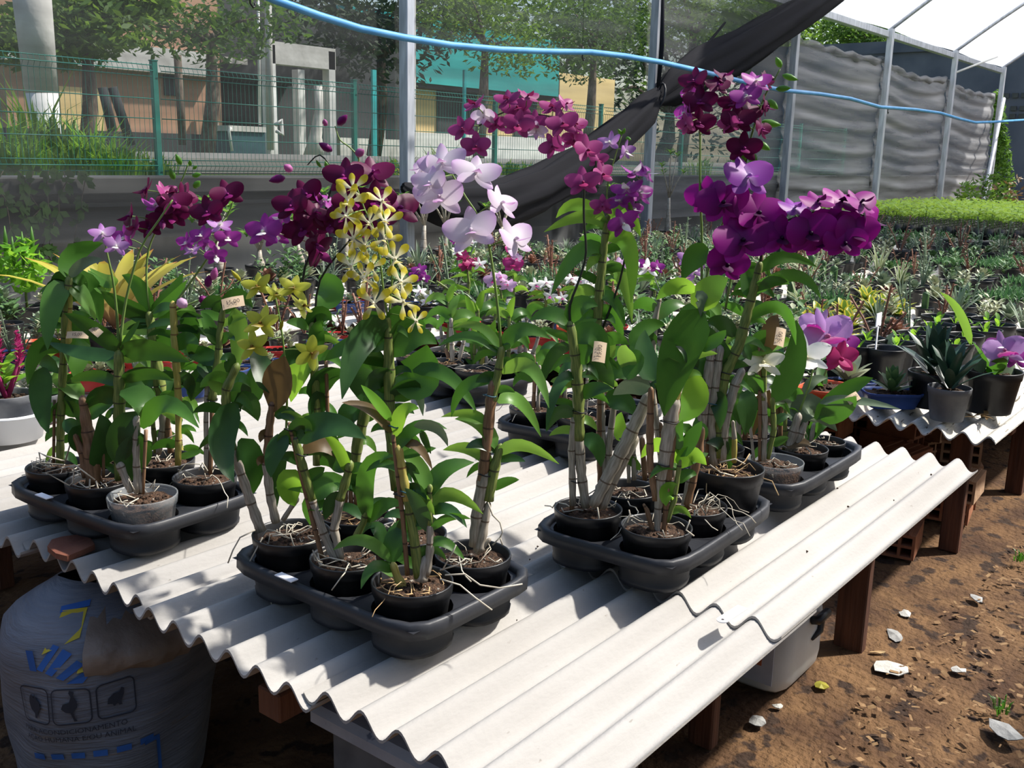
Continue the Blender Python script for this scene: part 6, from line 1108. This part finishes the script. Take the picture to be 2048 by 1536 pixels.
# ---- small orchids in flower on the back bench
def small_orchid(label, px, py, fl, seed, dz=.30, typ2=None):
    """px,py: middle of the blooms; fl: (dx, dy, size, type)"""
    p = onz(px, py, ZT+dz); yy = p.y if not 2.46 < p.y < 2.66 else 2.68; base = _v(max(p.x, 3.46), yy, ZT); D = dist(base); root = thing('potted_orchid', label, 'orchid', base, 0, 'small orchids on the back bench'); rt, zs = put_pot('small', root); r = random.Random(seed)
    bx, by = unp(base + _v(0, 0, .07)); cane(root, D, [(bx, by, 3), (bx+4, by-(by-py)*.5, 3), ((bx+px)/2, by-(by-py)*.8, 2)], 'g'); sp = spike(root, D, [((bx+px)/2, by-(by-py)*.75), (px-6, py+4), (px+6, py-6)], 1.6)
    for q in range(5): leaf(root, D, (bx+3, by-(by-py)*(.3+.1*q), bx+r.choice((-1, 1))*18, by-(by-py)*(.5+.1*q), bx+r.choice((-1, 1))*r.uniform(24, 40), by-(by-py)*(.3+.1*q), 10), r.choice('mlb'))
    for (dx, dy, s, t) in fl:
        q_, n_, ss = flower(root, px+dx, py+dy, s, t, r.uniform(-30, 30), r.uniform(-5, 30), r.uniform(-15, 15), D, -.01); pedicel(root, q_, n_, ss, sp)
    take(base.x, base.y, .06)
small_orchid('small orchid with crimson and white flowers behind the pale pink spray', 935, 520, [(-10, -8, 17, 'cerise'), (8, 6, 18, 'cerise'), (24, 8, 16, 'whitepur'), (-20, -18, 14, 'whitepur'), (-4, 12, 15, 'cerise')], 1)
small_orchid('small orchid with hot pink flower behind the pale pink spike', 1026, 528, [(0, 0, 22, 'hot'), (-6, -30, 12, 'hot'), (8, -12, 12, 'soft')], 2)
small_orchid('small orchid with soft pink flowers under the hot pink one', 1002, 566, [(-16, -6, 20, 'soft'), (14, 4, 20, 'soft'), (-2, -12, 16, 'soft')], 3, .24)
small_orchid('small orchid with white flowers beside the yellow spray', 862, 590, [(-22, -8, 16, 'whitepur'), (0, 4, 16, 'whitepur'), (18, 8, 17, 'whitepur'), (-10, 12, 14, 'whitepur')], 4, .24)
small_orchid('small orchid with purple flowers beside the yellow spray', 838, 545, [(0, -6, 18, 'violet'), (-8, 8, 16, 'violet'), (10, 10, 14, 'violet')], 5)
small_orchid('small orchid with a row of white star flowers and purple lips', 1090, 570, [(-18, 0, 18, 'whitepur'), (2, -4, 17, 'whitepur'), (20, -2, 17, 'whitepur'), (10, 22, 16, 'whitepur'), (34, 26, 14, 'whitepur')], 6, .24)
small_orchid('small orchid with white star flowers beside the tall bright cane', 1160, 562, [(-18, -4, 17, 'whitepur'), (2, 2, 18, 'whitepur'), (22, 10, 17, 'whitepur'), (14, -10, 15, 'whitepur')], 7, .24)
small_orchid('small orchid with lavender flowers behind the tall bright cane', 1240, 530, [(-24, 2, 22, 'soft'), (0, 0, 22, 'soft'), (16, 6, 20, 'soft')], 8, .3)
small_orchid('small orchid with white flower and pink petal tips', 1296, 536, [(-22, -8, 18, 'violet'), (0, 0, 26, 'whitepur'), (18, -2, 18, 'violet')], 9, .3)
small_orchid('small orchid with lilac flowers left of the magenta cluster', 1380, 525, [(-4, -8, 26, 'lav'), (8, 14, 24, 'lav'), (-8, 34, 20, 'lav'), (6, 50, 16, 'soft')], 10, .3)
small_orchid('small orchid with wilted brown pink flowers among trays', 940, 480, [(-30, 0, 12, 'violet'), (4, 6, 12, 'whitepur')], 11, .34)
# wide dark ferns at the far right of the second bench
for k, (px, py) in enumerate(((2000, 545), (2030, 540), (1975, 552), (2040, 612), (2010, 622), (2048, 590), (1900, 545))):
    p = onz(px, py, ZT+.06); root = thing('potted_fern', 'spreading low fine leaved fern in a wide black pot', 'fern', (p.x, p.y, ZT+.002), 0, 'spreading ferns on the second bench'); put_pot('bigblack', root, scale=.8); take(p.x, p.y, .11)
    for q in range(4):
        for nm, m in pm('fern', q): inst(nm, m, root, (.06*cos(q*1.57), .06*sin(q*1.57), .115), q, 1.2)['kind'] = 'stuff'
# ---- everything else on the benches: many small pots
def fill(x0, x1, y0, y1, st, where, pots, jit=.35, seed=1, kinds=KINDS, zf=1.0):
    r = random.Random(seed); x = x0
    while x < x1:
        s = st*(1+.06*(x-x0)); y = y0
        while y < y1:
            xx, yy = x + r.uniform(-jit, jit)*s*.5, y + r.uniform(-jit, jit)*s*.5
            if free(xx, yy, .058):
                k = r.choice(kinds); pot = r.choice(pots); sc = r.uniform(.9, 1.15); bgplant(k, xx, yy, ZT + .006, pot, where, sc, r.uniform(1.1, 1.7))
            y += s
        x += s
fill(3.50, 10.7, 2.70, 4.9, .185, 'long back bench', ['small', 'small', 'mini', 'small', 'red', 'blue'] if False else ['small', 'small', 'mini', 'small', 'black'], seed=3)
fill(3.42, 4.3, 1.35, 2.5, .17, 'second bench', ['small', 'mini', 'small'], seed=4)
fill(4.3, 10.5, .95, 2.45, .19, 'second bench', ['small', 'mini', 'small', 'black'], seed=5)
fill(1.3, 3.1, 3.88, 4.85, .17, 'corner bench', ['small', 'small', 'black', 'mini'], seed=6)
fill(1.75, 2.9, 2.95, 3.35, .16, 'front bench end', ['small', 'mini', 'small'], seed=7)
# ---- seedling nursery at the far right: bright green young plants in black bags
tb = thing('seedling_table', 'long low table carrying the bright green seedlings', 'table', (15, 3.8, 0)); g = G((15, 3.8, 0)); g.box((15, 3.7, .55), (5.4, 2.9, .04)); g.build('table_top', 'wood_dark', tb, smooth=False)
for x in (12.5, 17.5):
    for y in (2.4, 5.0): g = G((15, 3.8, 0)); g.box((x, y, .265), (.1, .1, .53)); g.build('leg', 'wood_dark', tb, smooth=False)
bag = G().lathe([(.02, 0), (.05, 0), (.053, .07), (.05, .15), (.046, .15), (.048, .13), (.01, .135)], 10).mesh('grow_bag', 'black_plastic')
sdl = []
for v in range(4):
    r = random.Random(v); g = G(); g.tube([(0, 0, 0), (.004, .003, .10), (.0, .004, .17)], .003, 4, cap=False); st_ = g.mesh('stem', 'stem_green'); g = G()
    for q in range(7): mleaf(g, (0, 0, .10+.01*q), q*2.4+v, .35, r.uniform(.07, .10), .045, .08, 'obov', 3)
    sdl.append((st_, g.mesh('leaves', 'seed_green')))
cells_ = sorted([(12.45 + .145*i, 2.32 + .145*j) for i in range(35) for j in range(19)]); far = G((15, 3.8, .57)); r = random.Random(8); nb = 0
for (x, y) in cells_:
    xx, yy = x + r.uniform(-.02, .02), y + r.uniform(-.02, .02)
    if nb < 290:
        root = thing('seedling', 'bright green seedling in a black grow bag on the low table', 'seedling', (xx, yy, .571), r.uniform(0, 6), 'bright green seedlings'); inst('grow_bag', bag, root)
        st_, lv = sdl[nb % 4]; sc = r.uniform(.75, 1.45); inst('stem', st_, root, (0, 0, .13), 0, sc); inst('leaves', lv, root, (0, 0, .13), 0, sc)['kind'] = 'stuff'; nb += 1
    else:
        far.lathe([(.05, 0), (.053, .07), (.05, .15)], 6, (xx, yy, .571))
        for q in range(6): mleaf(far, (xx, yy, .78+.01*q+r.uniform(0, .09)), q*2.4+xx, .35, .085, .042, .08, 'obov', 2)
tag(far.build('seedlings_behind', 'seed_green'), 'dense mass of bright seedlings filling the rest of the low table', 'seedlings', kind='stuff')
for k in range(9):
    x, y = 11.5 + .12*(k % 2), 2.3 + .3*k; root = thing('plant_crate', 'black nursery crate in front of the seedling table', 'crate', (x, y, .0), 0, 'crates before the seedlings'); g = G(); g.box((0, 0, .32), (.3, .28, .64), bev=.01); g.build('crate', 'black_plastic', root, smooth=False)
    for nm, m in pm('fern', k % 4): inst(nm, m, root, (0, 0, .64), k, 1.6)['kind'] = 'stuff'
# ================================================================ things under and on the benches
# ---- woven feed sack with printed birds and lettering
M('sack_cloth', (.15, .165, .205), (.215, .23, .27), 5, .7, .35, stretch=(1, 1, 9), spots=((.22, .17, .12), 3, .66)); M('print_blue', (.02, .09, .32), (.03, .12, .40), 10, .7); M('print_yellow', (.42, .33, .02), (.50, .40, .04), 10, .7); M('print_black', (.03, .035, .05), None, 10, .8); M('sack_liner', (.24, .18, .14), (.34, .27, .22), 10, .4, .2, trans=.2)
SC0 = _v(1.065, 1.975, 0); TH0 = math.atan2(-SC0.y, -SC0.x)
def sack_pt(th, z, off=0.0):
    t = max(0, min(1, z/.46)); r = .225*(1 - .16*(1-t)**3)*(1 + .035*sin(3*th+z*9) + .02*sin(7*th-z*22))
    if z > .37: r *= 1 - .6*((z-.37)/.125)**2
    r = max(.02, r) + off; return _v(SC0.x + cos(th)*r*1.02, SC0.y + sin(th)*r, z + .012*sin(2*th+1)*t)
root = thing('feed_sack', 'white woven feed sack printed with birds, stuffed under the bench', 'sack', SC0)
g = G(SC0); g.grid([[sack_pt(2*pi*k/48, z) for k in range(49)] for z in [.0, .02, .05, .09, .13, .17, .21, .25, .29, .33, .37, .41, .44, .47, .485, .495]]); g.build('sack_body', 'sack_cloth', root)
g = G(SC0); rr = random.Random(4); tops = []
for i in range(7):
    tops.append([sack_pt(TH0 + .25 + .9*(k/10-.5), .36+.026*i, .012 + .02*sin(i*1.1) + .012*rr.uniform(-1, 1)) for k in range(11)])
g.grid(tops); g.build('plastic_liner', 'sack_liner', root)
def decal(name, mat, verts, faces, u0=0.0, z0=0.0, slant=0.0, sub=0):
    g = G(SC0); g.add([sack_pt(TH0 + (u0+x)/.225, z0 + y + slant*(u0+x), .0035) for (x, y) in verts], faces); return g.build(name, mat, root, smooth=False)
def strip(pts, w):
    vs = []; fs = []
    for i, (x, y) in enumerate(pts):
        a = pts[max(i-1, 0)]; b = pts[min(i+1, len(pts)-1)]; dx, dy = b[0]-a[0], b[1]-a[1]; l = sqrt(dx*dx+dy*dy) or 1; vs += [(x-dy/l*w, y+dx/l*w), (x+dy/l*w, y-dx/l*w)]
    for i in range(len(pts)-1): fs.append((2*i+1, 2*i+3, 2*i+2, 2*i))
    return vs, fs
def rrect(w, h, r):
    P = []
    for (cx, cy, a0) in ((w/2-r, h/2-r, 0), (-w/2+r, h/2-r, 90), (-w/2+r, -h/2+r, 180), (w/2-r, -h/2+r, 270)):
        for k in range(5): a = radians(a0+22.5*k); P.append((cx+cos(a)*r, cy+sin(a)*r))
    return P + [P[0]]
SL = .10
BIRDS = {'hen': [(-.006, .022), (0, .012), (.003, .024), (.006, .012), (.014, .006), (.016, -.008), (.008, -.018), (.006, -.03), (0, -.03), (0, -.02), (-.01, -.012), (-.014, .002), (-.012, .014)],
 'ostrich': [(.0, .036), (.008, .032), (.006, .024), (.012, .012), (.012, -.002), (.004, -.012), (.006, -.026), (.010, -.034), (.004, -.034), (-.001, -.014), (-.010, -.012), (-.018, -.004), (-.014, .006), (-.002, .010), (.002, .022), (-.002, .030)],
 'quail': [(.010, .020), (.015, .017), (.014, .004), (.008, -.010), (.010, -.018), (.004, -.018), (.002, -.012), (-.006, -.018), (-.008, -.012), (-.018, -.010), (-.016, .002), (-.006, .010), (.006, .012)]}
for (u, nm) in ((-.155, 'hen'), (-.075, 'ostrich'), (.008, 'quail')):
    v, f = strip(rrect(.072, .078, .012), .0014); decal('printed_frame', 'print_black', v, f, u, .300, SL)
    decal('printed_bird', 'print_black', BIRDS[nm], [tuple(range(len(BIRDS[nm])))[::-1]], u, .302, SL)
for (s, z, u) in (('PARA ACONDICIONAMENTO', .243, -.085), ('A\u00c7\u00c3O HUMANA E/OU ANIMAL', .224, -.075)):
    me = text_mesh(s, .0165); vv = [(v.co.x, v.co.y) for v in me.vertices]; ff = [tuple(p.vertices) for p in me.polygons]; bpy.data.meshes.remove(me); decal('lettering', 'print_black', vv, ff, u, z, SL)
for k in range(6): decal('printed_dash', 'print_blue', [(-.014, -.007), (.014, -.007), (.014, .007), (-.014, .007)], [(0, 1, 2, 3)], -.165+.045*k, .178+.002*k, SL)
decal('printed_bar', 'print_blue', [(.055, .118), (.088, .118), (.088, .108), (.055, .108)], [(3, 2, 1, 0)], 0, .068, SL); decal('printed_bar', 'print_blue', [(.080, .115), (.088, .115), (.095, .0), (.087, .0)], [(3, 2, 1, 0)], 0, .070, SL)
for (pts, mt) in (([(-.13, .33), (-.06, .36), (-.055, .40), (-.12, .395)], 'print_yellow'), ([(-.06, .30), (-.02, .31), (.015, .365), (-.04, .36)], 'print_yellow'), ([(-.13, .40), (-.05, .41), (-.05, .402), (-.125, .392)], 'print_blue'), ([(-.165, .335), (-.15, .335), (-.14, .295), (-.155, .295)], 'print_blue'), ([(-.14, .30), (-.128, .296), (-.098, .345), (-.112, .348)], 'print_blue'), ([(-.122, .294), (-.108, .29), (-.07, .335), (-.09, .342)], 'print_blue'), ([(-.10, .288), (-.085, .284), (-.045, .318), (-.06, .325)], 'print_blue'), ([(-.08, .278), (-.05, .28), (-.035, .30), (-.05, .302)], 'print_blue')):
    decal('printed_mark', mt, pts, [(0, 1, 2, 3)], 0, .066)
# ---- jerrycan lying under the bench
M('can_plastic', (.42, .44, .45), (.55, .56, .56), 4, .45, .1, spots=((.25, .23, .2), 6, .66)); M('can_label', (.34, .36, .42), (.44, .46, .52), 14, .6, spots=((.12, .14, .2), 30, .66)); M('label_orange', (.36, .10, .04), (.44, .14, .06), 20, .7)
jb = _v(2.475, 1.055, .016); root = thing('jerrycan', 'pale grey plastic jerrycan with peeling label under the bench', 'jerrycan', jb)
g = G(); prof = [(.02, 0), (.128, .0), (.142, .014), (.147, .05), (.147, .165), (.142, .195), (.125, .208), (.02, .21)]; g.lathe(prof, 40, sq=7); g.build('body', 'can_plastic', root)
g = G(); g.box((-.1485, .0, .105), (.003, .235, .145)); g.build('label', 'can_label', root, smooth=False); g = G(); g.box((-.151, -.075, .12), (.003, .022, .075)); g.build('label_bar', 'label_orange', root, smooth=False)
g = G(); g.tube([(.02, -.148, .17), (.02, -.165, .175), (.075, -.168, .18), (.085, -.15, .16), (.075, -.152, .12), (.03, -.15, .11)], [.012, .013, .013, .012, .01, .004], 8); g.build('handle', 'black_plastic', root)
g = G(); g.lathe([(.01, 0), (.028, 0), (.028, .03), (.01, .032)], 16); o = g.build('cap', 'black_plastic', root, loc=(.07, .05, .208))
# ---- shallow grey crate under the front edge
cb = _v(1.32, 1.08, 0); root = thing('plastic_crate', 'grey plastic crate with a broad rim under the front edge', 'crate', cb)
g = G(); g.box((0, 0, .195), (.40, .44, .37), taper=.9, bev=.01); g.build('body', 'grey_plastic', root, smooth=False); g = G(); g.box((0, 0, .38), (.46, .50, .045), bev=.012); g.build('rim', 'can_label', root, smooth=False)
# ---- hollow clay bricks stacked under the second bench
M('clay', (.24, .09, .045), (.36, .15, .075), 9, .9, .3); M('clay_pale', (.36, .22, .13), (.46, .30, .19), 9, .9, .3)
def brick_mesh(mat):
    ys = [0, .010, .048, .058, .096, .106, .144, .154]; zs_ = [0, .010, .042, .052, .082, .092]; X0, X1 = -.105, .105
    solid = lambda j, k: (j % 2 == 0) or (k % 2 == 0); g = G(); ny, nz = 7, 5
    for j in range(ny):
        for k in range(nz):
            if not solid(j, k): continue
            y0, y1, z0, z1 = ys[j]-.077, ys[j+1]-.077, zs_[k], zs_[k+1]; e = [(y0, z0), (y1, z0), (y1, z1), (y0, z1)]
            g.add([(X0, *p) for p in e] + [(X1, *p) for p in e], [(3, 2, 1, 0), (4, 5, 6, 7)])
            for (dj, dk, a, b) in ((0, -1, 0, 1), (1, 0, 1, 2), (0, 1, 2, 3), (-1, 0, 3, 0)):
                J, K = j+dj, k+dk
                if not (0 <= J < ny and 0 <= K < nz) or not solid(J, K): g.add([(X0, *e[a]), (X0, *e[b]), (X1, *e[b]), (X1, *e[a])], [(0, 1, 2, 3)])
    for k in range(4): g.box((0, -.055+.036*k, .0935), (.21, .010, .004))
    me = g.mesh('brick', mat, False); import bmesh
    bm = bmesh.new(); bm.from_mesh(me); bmesh.ops.remove_doubles(bm, verts=bm.verts, dist=.0002); bm.to_mesh(me); bm.free(); return me
bm1, bm2 = brick_mesh('clay'), brick_mesh('clay_pale'); r = random.Random(12)
for (x, y, n, pale, rot) in ((4.16, .98, 2, 1, .1), (4.36, 1.02, 3, 1, .35), (4.0, 1.14, 3, 0, 0), (3.66, 1.02, 1, 0, .15), (4.22, 1.26, 4, 0, 1.5), (3.95, 1.45, 4, 0, .1), (4.45, 1.50, 4, 0, .2), (4.62, 1.25, 3, 1, 1.3), (4.15, 1.70, 4, 0, .1)):
    for k in range(n):
        o = inst('hollow_brick', bm2 if pale and k > 0 else bm1, None, (x + r.uniform(-.02, .02), y + r.uniform(-.02, .02), .014+.0965*k), rot + r.uniform(-.15, .15)); tag(o, 'hollow clay brick with grooved faces stacked under the second bench' if not (pale and k > 0) else 'paler grooved hollow brick on top of the stack between the bench legs', 'brick', 'hollow bricks under the second bench')
for k, (x, y) in enumerate(((2.93+.25, 2.28), (3.18, 2.14), (3.16, 1.98))):
    o = inst('roof_tile', bm1, None, (x, y, .014), .3*k); o['label'] = 'hollow clay brick lying behind the front bench'; o['category'] = 'brick'; o['group'] = 'bricks behind the front bench'; o.name = 'hollow_brick'
    for q in range(4):
        o = inst('hollow_brick', bm1, None, (x + r.uniform(-.02, .02), y+r.uniform(-.01, .01), .014+.0965*(q+1)), .3*k+r.uniform(-.2, .2)); tag(o, 'hollow clay brick lying behind the front bench', 'brick', 'bricks behind the front bench')
# ---- on the front bench
c = onz(1462, 1237, HB+.01); a_, b_ = onz(1438, 1252, HB+.012), onz(1485, 1222, HB+.014); d = (b_-a_); ang = math.atan2(d.y, d.x); L_ = d.length
root = thing('plant_label', 'white plastic plant label with a hole lying on the sheet edge', 'label', (a_+b_)/2 + _v(0, 0, .007), ang); g = G(); w = .0105; n = 10
out_ = [(L_/2, w), (-L_/2+w, w)] + [(-L_/2+w+cos(t)*w, sin(t)*w) for t in [pi/2+pi*k/n for k in range(1, n)]] + [(-L_/2+w, -w), (L_/2, -w)]; m = len(out_)
g.add([(x, y, 0) for x, y in out_] + [(x, y, .0016) for x, y in out_], [tuple(range(m))[::-1], tuple(range(m, 2*m))] + [(k, (k+1) % m, m+(k+1) % m, m+k) for k in range(m)]); g.build('label_strip', 'white_plastic', root, smooth=False)
g = G(); g.disc(.0028, .0019, 10, (-L_/2+w*1.1, 0, 0)); g.build('hole', 'ink', root); root.rotation_euler = (0, -.03, ang)
c = onz(140, 1098, HB+.004); root = thing('tile_shard', 'broken brown roof tile piece lying near the left tray', 'tile', (c.x, c.y, HB+.003)); M('tile_brown', (.13, .045, .03), (.22, .085, .05), 9, .6, .2)
P = [onz(x, y, HB+.006) for x, y in ((95, 1098), (112, 1112), (135, 1118), (168, 1104), (190, 1094), (182, 1082), (160, 1074), (125, 1078), (104, 1084))]; g = G(root.location); m = len(P)
g.add([p - _v(0, 0, .006) for p in P] + [p + _v(0, 0, .006) for p in P], [tuple(range(m)), tuple(range(m, 2*m))[::-1]] + [(k, m+k, m+(k+1) % m, (k+1) % m) for k in range(m)]); g.build('shard', 'tile_brown', root, smooth=False)
for k, (px, py, s) in enumerate(((1675, 985, 7), (1699, 997, 8), (1865, 934, 6), (1615, 1100, 8), (1076, 1086, 6), (1060, 1118, 4), (1600, 1010, 5), (1034, 1245, 4), (1790, 985, 4), (330, 1000, 5))):
    p = onz(px, py, HB); s_ = s*mpp(p)*.5; rr = random.Random(k); g = G((p.x, p.y, wave(p.y)+.008)); g.tube([(p.x-s_, p.y, wave(p.y)+.009), (p.x, p.y+s_*.3, wave(p.y)+.011), (p.x+s_, p.y, wave(p.y)+.0095)], [s_*.25, s_*.6, s_*.2], 6); tag(g.build('dirt_crumb', 'soil', None), 'dark crumb of soil lying on a bench sheet', 'crumb', 'soil crumbs on the bench')
c = onz(1960, 838, HB+.012); root = thing('dead_leaves', 'brown dead leaves lying on the corner of the second bench', 'leaves', c)
for k in range(7): g = G(); mleaf(g, (.02*cos(k*2), .02*sin(k*1.7), .002*k), k*1.1, .15, .06, .016, .1, 'lance', 5); g.build('leaf', 'leaf_brown', root)
# ---- litter on the ground
M('scrap_white', (.42, .41, .38), (.55, .54, .50), 30, .8, .2); M('scrap_grey', (.26, .26, .25), (.36, .36, .35), 30, .8, .2)
def scrap(px, py, w, h, mat, label, seed, cat='paper'):
    p = onz(px, py, .016); k = mpp(p); r = random.Random(seed); n = 9; g = G((p.x, p.y, .016)); ring = []
    for q in range(n):
        a = 2*pi*q/n; rr = r.uniform(.75, 1.15); ring.append(p + CR*cos(a)*w*k*.5*rr + HV*sin(a)*h*k*1.3*rr + _v(0, 0, r.uniform(-.001, .005)))
    g.add([p + _v(0, 0, .006)] + ring, [(0, 1+q, 1+(q+1) % n) for q in range(n)]); g.add([p + _v(0, 0, .004)] + [q_-_v(0, 0, .002) for q_ in ring], [(0, 1+(q+1) % n, 1+q) for q in range(n)])
    tag(g.build('litter_scrap', mat, smooth=False), label, cat, 'litter on the ground')
for k, a_ in enumerate(((1780, 1336, 66, 24, 'scrap_white', 'largest white scrap lying flat on the brown ground'), (1790, 1271, 30, 22, 'scrap_grey', 'curled pale plastic scrap beside the plank leg'), (1916, 1340, 28, 10, 'scrap_white', 'thin white scrap right of the largest one'), (1515, 1441, 36, 16, 'scrap_grey', 'grey white scrap in front of the jerrycan'), (2012, 1462, 52, 34, 'scrap_grey', 'crumpled grey scrap at the edge of the path'), (1811, 1228, 22, 12, 'scrap_white', 'small oval white scrap beyond the plank leg'), (1953, 1197, 22, 16, 'scrap_grey', 'small pale scrap farther along the path'), (1642, 1371, 34, 14, 'leaf_yellow', 'dry yellow leaf beside the jerrycan'), (1756, 1305, 36, 4, 'root_tan', 'thin dry straw beside the plank leg'), (1555, 1412, 24, 6, 'scrap_white', 'white crumbs at the foot of the jerrycan'))):
    scrap(*a_, seed=k)
for k, (px, py) in enumerate(((2005, 1425), (2040, 1120))):
    p = onz(px, py, .01); blade_clump('grass_tuft', ['small grass tuft near the crumpled scrap', 'small grass tuft beside the second bench'][k], 'grass', (p.x, p.y, .01), .05, 22, .03, 'leaf_mid', 200+k, None, .003)
